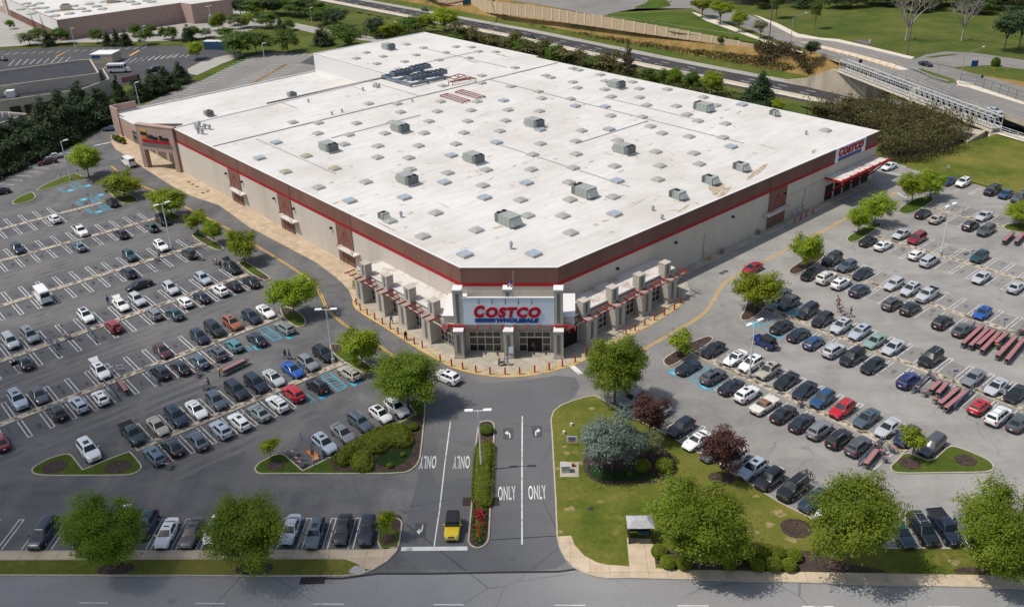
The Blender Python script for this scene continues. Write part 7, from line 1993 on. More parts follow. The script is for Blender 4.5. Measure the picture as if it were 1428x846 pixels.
# ------------------------------------------------------------------ rooftop plant
def ac_unit(px, kind, label, flip=0, z=RZ, rot=0.0):
    c = at(px[0], px[1], z+.9); c.z = z
    t = thing('rooftop_unit', label, 'air conditioner', c, ANG_A+(math.pi if flip else 0)+rot, 'rooftop air-conditioning units')
    if kind == 'big': L_, W_, H_ = 3.9, 2.5, 1.85
    elif kind == 'mid': L_, W_, H_ = 2.4, 1.9, 1.5
    else: L_, W_, H_ = 1.5, 1.5, 1.35
    MB().bx(-L_/2+.1, L_/2-.1, -W_/2+.1, W_/2-.1, 0, .3).obj('curb', [M['cap_white']], t)
    b = MB(); b.bx(-L_/2, L_/2-.9, -W_/2, W_/2, .3, H_, 0); b.bx(L_/2-.9, L_/2, -W_/2+.05, W_/2-.05, .3, H_-.06, 1)
    for x in (-.9, .0, .8):
        if abs(x) < L_/2-.3: b.bx(x-.025, x+.025, -W_/2-.015, W_/2+.015, .32, H_+.012, 1)
    cas = b.obj('casing', [M['ac_grey'], M['ac_dark']], t)
    b = MB(); b.add([(-L_/2, -W_/2+.15, H_-.15), (-L_/2, W_/2-.15, H_-.15), (-L_/2-.75, W_/2-.15, .55), (-L_/2-.75, -W_/2+.15, .55), (-L_/2, -W_/2+.15, .5), (-L_/2, W_/2-.15, .5)], [(0, 1, 2, 3), (0, 3, 4), (1, 5, 2), (3, 2, 5, 4)], 0); b.obj('intake_hood', [M['ac_grey']], cas)
    for k in ((-.55, .55) if kind == 'big' else (0,)):
        MB().tube((L_/2-.45 if kind == 'big' else 0, k, H_-.02), (L_/2-.45 if kind == 'big' else 0, k, H_+.1), .42, n=16).obj('fan', [M['fan_black']], cas)
AC = [((380, 60), (415, 765), 'big', 'large grey roof unit nearest the left wall', 1), ((380, 60), (943, 625), 'big', 'large grey roof unit below the dark condenser platform', 1), ((380, 200), (995, 262), 'big', 'large grey roof unit with dome behind it, left centre', 1), ((600, 210), (322, 55), 'big', 'large dark grey roof unit in the middle of the roof', 1),
      ((600, 210), (570, 505), 'big', 'largest grey roof unit nearest the sign corner', 0), ((600, 210), (1132, 298), 'big', 'large grey roof unit right of centre with two fans', 0), ((600, 60), (770, 590), 'big', 'large dark roof unit upper centre beside a glass skylight', 1), ((800, 80), (318, 200), 'big', 'large grey roof unit near the rear edge, left one', 1), ((800, 80), (955, 365), 'big', 'large grey roof unit near the rear edge, right one', 0),
      ((800, 80), (375, 675), 'big', 'large grey roof unit right centre with dome behind', 1), ((800, 200), (1232, 165), 'mid', 'medium roof unit nearest the right corner', 0), ((800, 200), (765, 370), 'mid', 'medium boxy roof unit near the right parapet', 0), ((800, 200), (1005, 262), 'mid', 'medium roof unit beside the brown stained patch', 0), ((400, 0), (750, 345), 'big', 'pale roof unit alone on the back block', 1),
      ((380, 200), (818, 525), 'small', 'small square roof unit near the left parapet', 0), ((1000, 0), (420, 825), 'small', 'small roof unit at the far rear edge', 0)]
for o_, q, k, lb, fl in AC: ac_unit(tz(o_, *q), k, lb, fl)
ac_unit(tz((150, 110), 745, 250), 'mid', 'pale roof unit on the shop wing, nearer the portico', 1, 5.1); ac_unit(tz((380, 60), 143, 378), 'mid', 'pale roof unit on the shop wing, nearer the back block', 1, 5.1)
def vent(px, label, h=.7, z=RZ):
    o = MB().tube((0, 0, 0), (0, 0, h*.6), .2, n=10).tube((0, 0, h*.6), (0, 0, h), .34, .2, 10).obj('roof_vent', [M['galvanised']], None, at(px[0], px[1], z)); tag(o, label, 'vent', 'roof vents')
for o_, q, lb, h in (((600, 210), (597, 725), 'shiny chimney-like roof vent near the sign corner', 1.3), ((800, 200), (583, 495), 'short boxy roof vent near the right parapet', .9), ((380, 60), (668, 355), 'roof vent beside the back seam, left one', 1.0), ((380, 60), (438, 530), 'roof vent by the joint line, left of a pair', .8), ((380, 60), (513, 512), 'roof vent by the joint line, right of a pair', .8), ((380, 60), (265, 438), 'roof vent left of the dark stain line', .8),
                     ((380, 60), (1030, 432), 'tiny vent below the condenser platform', .6), ((1120, 170), (20, 95), 'tiny vent near the right end of the roof', .9), ((380, 200), (950, 545), 'dark vent pipe right of the small square unit', 1.1), ((800, 200), (650, 560), 'thin vent pipe near the right parapet', .9)):
    vent(tz(o_, *q) if o_ != (1120, 170) else (1120+20/5.2875, 170+95/5.2875), lb, h)
p = at(*tz((380, 60), 765, 330), RZ); t = thing('vent_cluster', 'cluster of steel vents beside the condenser platform', 'vent', p)
for x, y, h in ((0, 0, 1.3), (.8, .3, 1.0), (-.7, .4, .8), (.4, -.7, .9)): MB().tube((x, y, 0), (x, y, h), .25, n=10).obj('vent_pipe', [M['galvanised']], t)
p = at(*tz((150, 110), 685, 385), RZ); t = thing('vent_cluster', 'cluster of rusty-based exhaust ducts near the shop wing roof corner', 'vent', p, ANG_A)
for x, y, h in ((-3, .8, 1.2), (-1.6, 1.2, 1.4), (0, .5, 1.5), (1.2, .2, 1.4), (2.4, 0, 1.3), (.5, -1.4, 1.0), (3.2, -1.3, 1.1), (-.6, -2, .9)): MB().tube((x, y, 0), (x, y, h*.7), .28, n=8).box((x, y, h), (.8, .6, .5)).obj('vent_pipe', [M['galvanised']], t)
# condenser platform
pl = [to_ba(at(*tz((380, 60), x, y), RZ)) for x, y in ((810, 265), (1015, 325), (1269, 270), (1060, 215))]
pc = ab(sum(p[0] for p in pl)/4, sum(p[1] for p in pl)/4, RZ); t = thing('condenser_platform', 'dark steel platform carrying four rows of condensers on the roof', 'rooftop plant', pc, ANG_B)
bc, ac_ = sum(p[0] for p in pl)/4, sum(p[1] for p in pl)/4
b = MB()
w0, w1 = (max(p[0] for p in pl)-min(p[0] for p in pl))/2, (max(p[1] for p in pl)-min(p[1] for p in pl))/2
for s in (-1, 1): b.bx(-w0, w0, s*w1-.25, s*w1+.25, .5, 1.0); b.bx(s*w0-.25, s*w0+.25, -w1, w1, .5, 1.0)
b.bx(-.3, .3, -w1, w1, .5, 1.0); b.bx(-w0, w0, -.3, .3, .5, 1.0)
for x in (-w0, 0, w0):
    for y in (-w1, 0, w1): b.bx(x-.15, x+.15, y-.15, y+.15, 0, .5)
b.obj('platform_frame', [M['steel_blue']], t)
for qx, qy in ((950, 228), (1085, 190), (1075, 258), (1205, 232)):
    cx, cy = to_ba(at(*tz((380, 60), qx, qy), RZ+1.2)); cx -= bc; cy -= ac_
    b = MB(); b.bx(cx-3.0, cx+3.0, cy-1.25, cy+1.25, 1.0, 2.1, 0)
    for i in range(4):
        for j in (-.65, .65): b.tube((cx-2.2+i*1.47, cy+j*.9, 2.1), (cx-2.2+i*1.47, cy+j*.9, 2.28), .48, n=12, m=1)
    b.obj('condenser', [M['steel_blue'], M['fan_black']], t)
def roof_frame(org, pts, label, raised=0):
    t = thing('steel_frame', label, 'steel frame', at(*tz(org, *pts[0]), RZ)); o0 = Vector(t.location)
    q = [at(*tz(org, *p), RZ+.35+raised)-o0 for p in pts]; b = MB()
    loop = q+[q[0]]
    for p_, n_ in zip(loop, loop[1:]): b.tube(p_, n_, .12, n=4)
    m0, m1 = q[0].lerp(q[1], .5), q[3].lerp(q[2], .5); b.tube(m0, m1, .12, n=4); b.obj('frame', [M['rust_red']], t)
    b = MB()
    for p_ in q: b.tube(p_-Vector((0, 0, .34+raised)), p_, .1, n=4)
    b.obj('leg', [M['rust_red']], t)
roof_frame((600, 60), ((72, 388), (125, 373), (292, 422), (238, 438)), 'rust-red rectangular roof frame, left of the lower pair'); roof_frame((600, 60), ((185, 360), (238, 345), (405, 394), (350, 408)), 'rust-red rectangular roof frame, right of the lower pair')
roof_frame((600, 60), ((135, 290), (165, 285), (335, 262), (290, 250)), 'rust-red raised roof frame, right of the upper pair', .6); roof_frame((600, 60), ((130, 255), (210, 230), (258, 240), (180, 268)), 'rust-red raised roof frame, left of the upper pair', .6)

# ------------------------------------------------------------------ shopping carts and bays
def cart_mesh(red='cart_red'):
    b = MB()
    x0, x1 = -.45, .45
    for z, w0, w1 in ((.95, .29, .24), (.5, .24, .19)):
        b.bx(x0, x1, -w0, -w0+.025, z, z+.03); b.bx(x0, x1, w0-.025, w0, z, z+.03); b.bx(x1-.03, x1, -w1, w1, z, z+.03)
    for k in range(7):
        x = x0+k*.14; b.bx(x, x+.018, -.285, -.265, .5, .97); b.bx(x, x+.018, .265, .285, .5, .97)
    for k in range(4): b.bx(x1-.02, x1, -.2+k*.13, -.185+k*.13, .5, .97)
    b.bx(x0, x1, -.22, .22, .49, .505)
    b.bx(x0-.02, x0+.2, -.27, .27, .98, 1.03, 1); b.bx(x0-.12, x0-.06, -.29, .29, 1.0, 1.06, 1)
    for s in (-1, 1): b.tube((x0-.08, s*.26, 1.02), (x0+.1, s*.24, .2), .02, n=4); b.tube((x0+.1, s*.24, .2), (x1-.02, s*.2, .16), .02, n=4)
    for x in (x0+.1, x1-.06):
        for s in (-1, 1): b.tube((x, s*.22-.02, .07), (x, s*.22+.02, .07), .07, n=8, m=2)
    return b.mesh('shopping_cart', [M['cart_wire'], M[red], M['tyre']])
CM_, CW_, CO_ = cart_mesh(), cart_mesh('cart_red_worn'), cart_mesh('cart_orange')
def cart_row(org, far, near, label, n=None, pitch=.30, group=None):
    p, q = at(*tz(org, *far), .95), at(*tz(org, *near), .95); p.z = q.z = 0; d = q-p; L_ = d.length
    n = n or max(2, int(L_/pitch)); a_ = math.atan2(d.y, d.x)+math.pi
    for k in range(n):
        o = link('shopping_cart', (CM_, CW_, CM_)[random.randrange(3)], None, p+d*((k+.5)/n)+Vector((0, 0, .005)), a_+random.uniform(-.02, .02)); tag(o, label, 'shopping cart', group or label)
def cart(px, ang, label, orange=False, z=0.005, group=None):
    o = link('shopping_cart', CO_ if orange else CM_, None, at(px[0], px[1], .5)*1, ang); o.location.z = z; return tag(o, label, 'shopping cart', group)
K = (1188, 350)
for f_, n_, lb in (((965, 545), (825, 672), 'first from the left'), ((1012, 562), (880, 688), 'second from the left'), ((1055, 575), (938, 680), 'third from the left, shorter'), ((1095, 590), (965, 722), 'fourth from the left'), ((1150, 597), (1068, 665), 'short fifth'), ((1215, 622), (1080, 762), 'second from the right'), ((1272, 640), (1148, 790), 'rightmost')):
    cart_row(K, f_, n_, 'red-flapped cart nested in the %s row, big right cart park' % lb)
cart_row(K, (1240, 585), (1330, 560), 'red-flapped cart nested in the upper row at the right photo edge', 8); cart_row((1188, 210), (1190, 600), (1125, 660), 'red-flapped cart in the short row by the top right grass island'); cart_row((1188, 210), (1269, 605), (1215, 665), 'red-flapped cart in the row cut by the top right photo edge')
K = (1188, 490)
for f_, n_, lb in (((655, 212), (590, 272), 'short left row of the middle right cart bay'), ((708, 222), (640, 295), 'short right row of the middle right cart bay'), ((790, 262), (660, 372), 'long left row of the middle right cart bay'), ((852, 280), (700, 405), 'long right row of the middle right cart bay')):
    cart_row(K, f_, n_, 'red-flapped cart nested in the '+lb)
cart(tz(K, 540, 305), ANG_B, 'loose cart standing at the mouth of the middle right cart bay'); cart(tz(K, 480, 270), ANG_B+.3, 'loose cart against the rail of the middle right cart bay'); cart(tz(K, 590, 185), ANG_B+1.2, 'loose cart at the back of the middle right cart bay'); cart(tz(K, 618, 357), ANG_B, 'orange flat cart beside the long rows of the middle right bay', True)
cart(tz((1188, 350), 1075, 700), ANG_B, 'orange flat cart between rows of the big right cart park', True)
cart_row((1188, 610), (195, 75), (110, 180), 'red-flapped cart nested in the row by the right grass island rail')
for q, an, lb in (((225, 105), .9, 'loose cart beside the nested row by the right grass island'), ((290, 80), 2.0, 'loose cart at the back of the bay by the right grass island'), ((240, 150), 1.5, 'loose cart closest to the kerb of the right grass island'), ((190, 60), .5, 'loose cart touching the rail by the right grass island')):
    cart(tz((1188, 610), *q), an, lb)
cart_row((200, 470), (760, 160), (595, 240), 'red-flapped cart in the long row pushed by the worker in yellow'); cart_row((0, 470), (865, 305), (925, 385), 'red-flapped cart nested in the short row of the left lot bay')
for q, an, lb, o_ in (((500, 735), .4, 'lone cart in the empty bay of the left lot', (0, 330)), ((570, 495), 1.0, 'cart left of the loading door on the right wall', (950, 230)), ((300, 635), .8, 'cart beside the orange cone at the right wall', (950, 230)), ((60, 430), .9, 'red cart nearest the hedge island bay tip', (400, 550)), ((90, 475), .9, 'second red cart in the hedge island bay', (400, 550)), ((115, 505), .9, 'third red cart in the hedge island bay', (400, 550)), ((455, 365), .3, 'cart pushed by the shopper in purple', (200, 470)), ((400, 270), 1.2, 'cart between two shoppers in the left lot aisle', (200, 470)),
                      ((425, 685), .2, 'cart pushed by the shopper behind the black SUV', (200, 230)), ((525, 715), 2.2, 'cart behind the SUV with raised tailgate near the ring road', (200, 230)), ((100, 690), .3, 'cart behind the dark teal sedan with open trunk', (200, 230)), ((95, 320), ANG_A, 'cart pushed by the worker in lime beside the arcade', (480, 340)), ((485, 690), .8, 'loaded cart of the family in the right lot aisle', (1080, 300)), ((520, 735), .5, 'second cart of the group in the right lot aisle', (1080, 300)), ((530, 660), 0.2, 'loaded cart in front of the main doors', (600, 380)), ((320, 600), .6, 'cart by the sapling on the long mulch island', (900, 360)), ((1250, 465), 1.3, 'cart behind the dark blue estate car in the left lot', (0, 560)), ((300, 435), ANG_B, 'cart tipped on the median beside the blue SUV, right lot', (1060, 480)), ((985, 115), .2, 'cart beside the open white SUV in the street row', (0, 686))):
    cart(tz(o_, *q), an, lb)
t = thing('flatbed_cart', 'orange flatbed cart loaded with cardboard in the hedge island bay', 'cart', at(*tz((400, 550), 190, 445)), ANG_A)
b = MB(); b.bx(-.9, .9, -.4, .4, .22, .28)
for x in (-.7, .7):
    for y in (-.32, .32): b.tube((x, y-.03, .11), (x, y+.03, .11), .11, n=8)
b.tube((.9, -.38, .25), (.9, -.38, 1.1), .03, n=5); b.tube((.9, .38, .25), (.9, .38, 1.1), .03, n=5); b.tube((.9, -.38, 1.1), (.9, .38, 1.1), .03, n=5); b.obj('deck', [M['cart_orange']], t)
o = MB().bx(-.6, .2, -.3, .3, 0, .3).obj('cardboard_box', [M['cardboard']], None, at(*tz((400, 550), 225, 478), .0)+Vector((0, 0, .01)), .6); tag(o, 'open cardboard box by the orange flatbed cart', 'box')
def rail(org, p, q, label):
    a_, c_ = at(*tz(org, *p)), at(*tz(org, *q)); a_.z = c_.z = 0; d = c_-a_; L_ = d.length
    t = thing('cart_bay_rail', label, 'railing', a_, math.atan2(d.y, d.x), 'cart bay rails')
    b = MB()
    for z in (.25, .5, .75, 1.0): b.bx(0, L_, -.025, .025, z-.06, z+.06)
    b.obj('bar', [M['steel_blue']], t); n = max(2, int(L_/2)+1)
    for k in range(n): MB().bx(L_*k/(n-1)-.04, L_*k/(n-1)+.04, -.05, .05, 0, 1.12).obj('post', [M['steel_blue']], t)
for o_, p, q, lb in (((0, 470), (350, 25), (428, 138), 'left rail of the empty cart bay, left lot'), ((0, 330), (628, 668), (712, 785), 'right rail of the empty cart bay below the white SUV, left lot'), ((0, 470), (775, 350), (868, 475), 'rail right of the white hatchback, left lot'), ((0, 470), (1062, 240), (1168, 360), 'rail left of the blue-black SUV, left lot'), ((400, 550), (105, 330), (268, 480), 'rail of the cart bay at the hedge island'),
                     ((1188, 490), (572, 185), (440, 310), 'left rail of the middle right cart bay'), ((1188, 490), (885, 300), (748, 435), 'right rail of the middle right cart bay'), ((1188, 610), (215, 40), (45, 210), 'rail of the cart bay by the right grass island'), ((1188, 350), (900, 560), (830, 630), 'rail between the dark grey sedan and the big cart park')):
    rail(o_, p, q, lb)

# ------------------------------------------------------------------ people
def body_mesh(pose):
    w = {'walk': .28, 'stand': .06, 'push': .2}[pose]
    J = {'pelvis': (0, 0, .95), 'chest': (.03, 0, 1.28), 'neck': (.04, 0, 1.47), 'head': (.07, 0, 1.60), 'top': (.07, 0, 1.70), 'hipL': (0, .1, .90), 'kneeL': (w*.7, .11, .50), 'ankL': (w*.6, .11, .09), 'toeL': (w*.6+.18, .12, .04), 'hipR': (0, -.1, .90), 'kneeR': (-w*.2, -.11, .50), 'ankR': (-w, -.11, .11), 'toeR': (-w+.17, -.12, .04),
         'shL': (.03, .19, 1.40), 'shR': (.03, -.19, 1.40)}
    if pose == 'push': J.update(elL=(.18, .25, 1.14), haL=(.42, .2, 1.06), elR=(.18, -.25, 1.14), haR=(.42, -.2, 1.06))
    else: J.update(elL=(-.02, .27, 1.12), haL=(.08+w*.3, .28, .86), elR=(.02, -.27, 1.12), haR=(.1, -.28, .86))
    R_ = dict(pelvis=.15, chest=.165, neck=.065, head=.10, top=.075, hipL=.10, hipR=.10, kneeL=.065, kneeR=.065, ankL=.05, ankR=.05, toeL=.04, toeR=.04, shL=.075, shR=.075, elL=.048, elR=.048, haL=.04, haR=.04)
    E_ = [('pelvis', 'chest'), ('chest', 'neck'), ('neck', 'head'), ('head', 'top'), ('pelvis', 'hipL'), ('hipL', 'kneeL'), ('kneeL', 'ankL'), ('ankL', 'toeL'), ('pelvis', 'hipR'), ('hipR', 'kneeR'), ('kneeR', 'ankR'), ('ankR', 'toeR'), ('chest', 'shL'), ('shL', 'elL'), ('elL', 'haL'), ('chest', 'shR'), ('shR', 'elR'), ('elR', 'haR')]
    K_ = list(J); me = bpy.data.meshes.new('figure'); me.from_pydata([J[k] for k in K_], [(K_.index(a), K_.index(c)) for a, c in E_], [])
    o = bpy.data.objects.new('figure', me); COL.objects.link(o)
    md = o.modifiers.new('Skin', 'SKIN'); md.use_smooth_shade = True; sb = o.modifiers.new('Sub', 'SUBSURF'); sb.levels = 1; sb.render_levels = 1
    if not me.skin_vertices: me.skin_vertices.new()
    for i, k in enumerate(K_):
        me.skin_vertices[0].data[i].radius = (R_[k]*1.05, R_[k]*1.05); me.skin_vertices[0].data[i].use_root = (k == 'pelvis')
    bpy.context.view_layer.update(); out = bpy.data.meshes.new_from_object(o.evaluated_get(bpy.context.evaluated_depsgraph_get()))
    bpy.data.objects.remove(o); return out
BODY = {k: body_mesh(k) for k in ('walk', 'stand', 'push')}
hair = MB().ball((.05, 0, 1.655), .115, 0, 10, 6, .85).mesh('hair', [M['hair_dark']])
CL = {}
def cloth(c):
    if c not in CL: CL[c] = mat('cloth_%d' % len(CL), c, rough=.9)
    return CL[c]
def person(px, pose, ang, shirt, trousers, label, z=0.0):
    me = BODY[pose].copy(); me.name = 'person'; me.materials.clear()
    for m_ in (cloth(shirt), cloth(trousers), M['person_skin'], M['shoe_dark']): me.materials.append(m_)
    for f in me.polygons:
        c = f.center; f.material_index = 3 if c.z < .1 else 1 if c.z < .98 and abs(c.y) < .2 else 2 if c.z > 1.46 or (abs(c.y) > .16 and c.z < 1.1) or c.x > .3 else 0
    q = at(px[0], px[1], z)
    o = link('person', me, None, q, ang); tag(o, label, 'person'); link('hair', hair, o)
wht, blk, nvy, jean, kh = (.6, .6, .6), (.015, .015, .017), (.02, .03, .08), (.05, .08, .16), (.3, .25, .18)
for o_, q, ps, an, sh, tr, lb, z in (
    ((480, 340), (72, 335), 'push', ANG_A+math.pi, (.45, .6, .03), kh, 'person in lime vest pushing a cart beside the left arcade', .01), ((480, 340), (350, 588), 'walk', ANG_A+math.pi, (.16, .22, .5), nvy, 'person in blue shirt walking along the left arcade', .01), ((480, 340), (455, 710), 'walk', ANG_A+math.pi, blk, blk, 'person in black walking across the yellow hatching', .01),
    ((600, 380), (762, 578), 'walk', -1.4, (.38, .06, .06), jean, 'person in red top stepping out of the open doors', .02), ((600, 380), (572, 680), 'push', math.pi, (.15, .25, .6), kh, 'person in blue and white behind the loaded cart before the doors', .02), ((600, 380), (505, 682), 'stand', 0, (.5, .3, .3), jean, 'person in pink standing beside the loaded cart before the doors', .02),
    ((200, 470), (566, 290), 'push', HWA(tz((200, 470), 595, 240), tz((200, 470), 760, 160)), (.62, .42, .02), blk, 'person in yellow vest pushing the long row of carts', 0), ((200, 470), (395, 280), 'stand', .5, (.03, .12, .08), jean, 'person in dark green top by the black sedan', 0), ((200, 470), (445, 258), 'walk', ANG_B, (.15, .22, .4), jean, 'person in denim blue leaving beside the grey SUV', 0), ((200, 470), (488, 372), 'push', math.pi, (.2, .1, .3), nvy, 'person in purple pushing a cart behind the slate blue SUV', 0),
    ((200, 470), (1048, 160), 'walk', -.3, blk, nvy, 'person in dark clothes, left of a pair above the bright blue sedan', 0), ((200, 470), (1080, 165), 'walk', -.3, (.12, .2, .38), jean, 'person in pale blue, right of a pair above the bright blue sedan', 0), ((0, 330), (802, 500), 'stand', -.6, (.01, .05, .4), nvy, 'person in bright blue at the open trunk of the white sedan', 0), ((0, 330), (440, 828), 'walk', -1, (.3, .4, .62), nvy, 'person in pale blue shirt walking through the empty cart bay', 0), ((0, 330), (855, 728), 'stand', 2, blk, blk, 'person in black at the rear of the crimson SUV', 0),
    ((200, 230), (398, 705), 'push', 0, (.5, .36, .4), blk, 'person in pink top pushing a cart behind the black SUV', 0), ((200, 230), (545, 738), 'stand', 0, wht, kh, 'person in white beside the cart behind the raised tailgate', 0), ((200, 230), (572, 765), 'stand', -.6, blk, blk, 'person in black at the raised tailgate of the black SUV', 0), ((1080, 300), (468, 680), 'push', -1, (.4, .1, .15), blk, 'person in red and white in the group of the right lot aisle', 0), ((1080, 300), (560, 748), 'walk', 3, blk, blk, 'person in black walking apart in the right lot aisle', 0), ((1080, 300), (455, 660), 'walk', -1, wht, kh, 'person in white at the back of the right lot group', 0),
    ((900, 360), (302, 598), 'walk', 2.5, blk, (.5, .15, .04), 'person with dark top beside the bushy sapling on the ring road', 0), ((0, 686), (965, 180), 'stand', -1.5, (.3, .4, .5), jean, 'person at the open tailgate of the white SUV in the street row', 0), ((200, 230), (120, 690), 'stand', 2, (.4, .3, .3), blk, 'person loading the dark teal sedan with open trunk', 0)):
    person(tz(o_, *q), ps, an, sh, tr, lb, z)
# ------------------------------------------------------------------ beyond the store, upper left
GRD = lambda name, pts, m, z=.01, s=0: sheet(name, P_(pts), m, z, s)
GRD('far_parking_lot', [(-60, 76), (0, 70), (60, 66.5), (130, 65.5), (210, 64.5), (265, 64), (282, 69), (330, 71), (333, 76), (310, 88), (272, 105), (255, 112), (200, 118), (140, 120), (-60, 150)], 'asphalt_dark', .01)
GRD('service_road', [(-60, 70), (0, 66), (30, 64), (95, 60), (160, 59), (230, 57.5), (300, 52), (340, 46), (366, 36), (390, 36), (440, 47), (500, 56), (540, 60), (530, 53), (470, 44), (400, 30), (365, 22), (325, 12), (310, -10), (-60, -10)], 'concrete_lot', .006)
GRD('verge', [(-60, 72), (0, 69.5), (95, 65.5), (240, 63), (300, 64), (340, 68), (400, 74), (470, 76), (470, 62), (430, 52), (370, 40), (345, 48), (300, 55), (240, 60), (160, 62), (60, 65.5), (0, 67)], 'grass_field', .014)
GRD('concrete_apron', [(262, 96), (285, 84), (330, 74), (342, 77), (310, 89), (275, 105), (262, 103)], 'concrete_lot', .014)
GRD('verge', [(268, 113), (300, 95), (340, 80), (344, 83), (310, 98), (278, 114)], 'grass_island', .02)
GRD('verge', [(344, 120), (397, 89.5), (401, 90.5), (348, 121)], 'grass_dry', .02)
GRD('asphalt_patch', [(418, 88), (440, 76), (443, 92)], 'patch_dark', .012)
b = MB()
def lines_between(a0, a1, b0, b1, n, w=.22):
    for k in range(n):
        t = k/(n-1); p, q = (lerp(a0[0], a1[0], t), lerp(a0[1], a1[1], t)), (lerp(b0[0], b1[0], t), lerp(b0[1], b1[1], t)); line(b, at(*p), at(*q), w, .026)
lines_between((14, 74), (205, 65.5), (6, 77), (198, 68.5), 17)
lines_between((20, 84), (98, 80), (12, 92), (90, 87), 9); lines_between((172, 89), (240, 80), (182, 82), (250, 75), 9); lines_between((196, 82), (265, 76), (190, 86), (258, 80), 9)
struct(b.obj('stall_markings', M['paint_white_old']))
b = MB(); line(b, at(78, 79.5), at(90, 73.5), .5, .028); line(b, at(181, 78), at(194, 70.5), .9, .028); line(b, at(146, 95), at(157, 89.5), .9, .028); struct(b.obj('orange_marking', M['paint_orange']))
# far store
fz = 8.0
c0 = at(79, 28.5, fz); cl = at(8, -2, fz); cr = at(251, 4.5, fz); cl = c0+(cl-c0)*1.6
n_ = at(266, 6.5, fz); n2 = at(322, -1, fz); n2 = n_+(n2-n_)*1.0
back = Vector((-60, 130, 0))
t = thing('far_store', 'distant flat-roofed store with tan walls and white skylit roof, top left', 'building', Vector((c0.x, c0.y, 0)))
L0 = Vector((c0.x, c0.y, 0))
poly = [c0, cr, n_, n2, n2+(cl-c0)*1.4, cl]
poly = ccw([Vector((p.x-L0.x, p.y-L0.y, 0)) for p in poly])
b = MB(); band(b, poly, 0, fz); b.obj('wall', [M['stucco_pink']], t)
rf = MB().sheet(inset(poly, .4), fz-.3).obj('roof', [M['roof_white']], t)
i2_ = inset(poly, .45); n__ = len(poly); b = MB()
b.add([(p.x, p.y, fz+.05) for p in inset(poly, -.08)]+[(p.x, p.y, fz+.05) for p in i2_]+[(p.x, p.y, fz-.32) for p in i2_], [(i, (i+1) % n__, n__+(i+1) % n__, n__+i) for i in range(n__)]+[(n__+i, n__+(i+1) % n__, 2*n__+(i+1) % n__, 2*n__+i) for i in range(n__)]); b.obj('coping', [M['stucco_pink']], t)
w0 = c0-L0; w1 = cl-L0; e_ = (w1-w0); e_.z = 0; EL = e_.length; e_.normalize(); nn_ = Vector((e_.y, -e_.x, 0)); nn_ = nn_ if nn_.y < 0 or nn_.x < 0 else -nn_
def face_panel(s0, s1, z0, z1, m, name, off=.06):
    p, q = w0+e_*s0+nn_*off, w0+e_*s1+nn_*off
    MB().add([(p.x, p.y, z0), (q.x, q.y, z0), (q.x, q.y, z1), (p.x, p.y, z1)], [(0, 1, 2, 3)]).obj(name, [M[m]], t)
face_panel(.3, EL*.62, 3.2, 7.9, 'cap_white', 'white_panel'); face_panel(.3, EL*.62, 0, 3.2, 'wall_brown', 'brick_base', .08); face_panel(EL*.64, EL*.68, 0, 7.95, 'stucco_tan', 'pilaster', .3); face_panel(EL*.7, EL*.95, 3, 7.9, 'cap_white', 'white_panel')
for x, y in ((30, 14), (45, 20), (55, 6), (62, 12), (77, 23), (78, 16), (90, 11), (97, 20), (103, 9.5), (113, 13.5), (121, 16.5), (125, 6.5), (135, 10), (143, 13.5), (146, 3.5), (170, 2.5), (182, 3.5), (190, 6.5), (205, 2), (212, 3.5), (69, 17.5), (52, 12.5), (44, 9), (37, 6)):
    p = at(x, y, fz-.3)-L0; q = link('skylight', SKM['d'], rf, p); q.scale = (1.6, 1.6, 1.2)
for x, y, lb in ((93, 12.5, 'tan roof unit on the far store, left one'), (157, 2, 'tan roof unit on the far store, right one')):
    u_ = thing('rooftop_unit', lb, 'air conditioner', at(x, y+2, fz-.3), .4, 'far store roof units'); MB().bx(-2.2, 2.2, -1.6, 1.6, .2, 2.2).obj('casing', [M['stucco_tan']], u_); MB().bx(-1.4, 1.4, -1, 1, 2.2, 2.6).obj('fan', [M['ac_dark']], u_); MB().bx(-2.6, 2.6, -2.0, 2.0, 0, .2).obj('curb', [M['paint_orange']], u_)
# dark-roofed building (two storeys of flat roof)
z8 = lambda x, y: (x/7.488, 60+y/7.488)
LOW = [at(*z8(*q), 5) for q in ((-60, 610), (0, 603), (400, 548), (845, 487), (935, 453), (1140, 376), (1078, 268), (1030, 275))]
UPP = [at(*z8(*q), 7.6) for q in ((-60, 462), (0, 450), (500, 385), (985, 322), (1032, 310), (945, 170), (815, 178), (300, 250), (0, 292), (-60, 302))]
LOW = LOW+[Vector((UPP[6].x, UPP[6].y, 0)), Vector((UPP[9].x, UPP[9].y, 0))+Vector((-4, 0, 0))]
g0 = Vector((LOW[3].x, LOW[3].y, 0)); t = thing('dark_roofed_building', 'low tan building with two tiers of dark flat roof behind the conifers', 'building', g0)
def tier(poly, z0, z1, wallm, roofm, name):
    q = ccw([Vector((p.x, p.y, 0))-g0 for p in poly]); b = MB(); band(b, q, z0, z1); b.obj('wall', [M[wallm]], t)
    r_ = MB().sheet(inset(q, .35), z1-.5).obj('roof', [M[roofm]], t)
    i_ = inset(q, .35); m_ = len(q); b = MB(); b.add([(p.x, p.y, z1+.03) for p in inset(q, -.06)]+[(p.x, p.y, z1+.03) for p in i_]+[(p.x, p.y, z1-.52) for p in i_], [(i, (i+1) % m_, m_+(i+1) % m_, m_+i) for i in range(m_)]+[(m_+i, m_+(i+1) % m_, 2*m_+(i+1) % m_, 2*m_+i) for i in range(m_)]); b.obj('coping', [M['stucco_tan']], t)
    return q
ql = tier(LOW, 0, 5, 'stucco_tan', 'dark_roof', 'low'); qu = tier(UPP, 4.4, 7.6, 'stucco_tan', 'dark_roof', 'up')
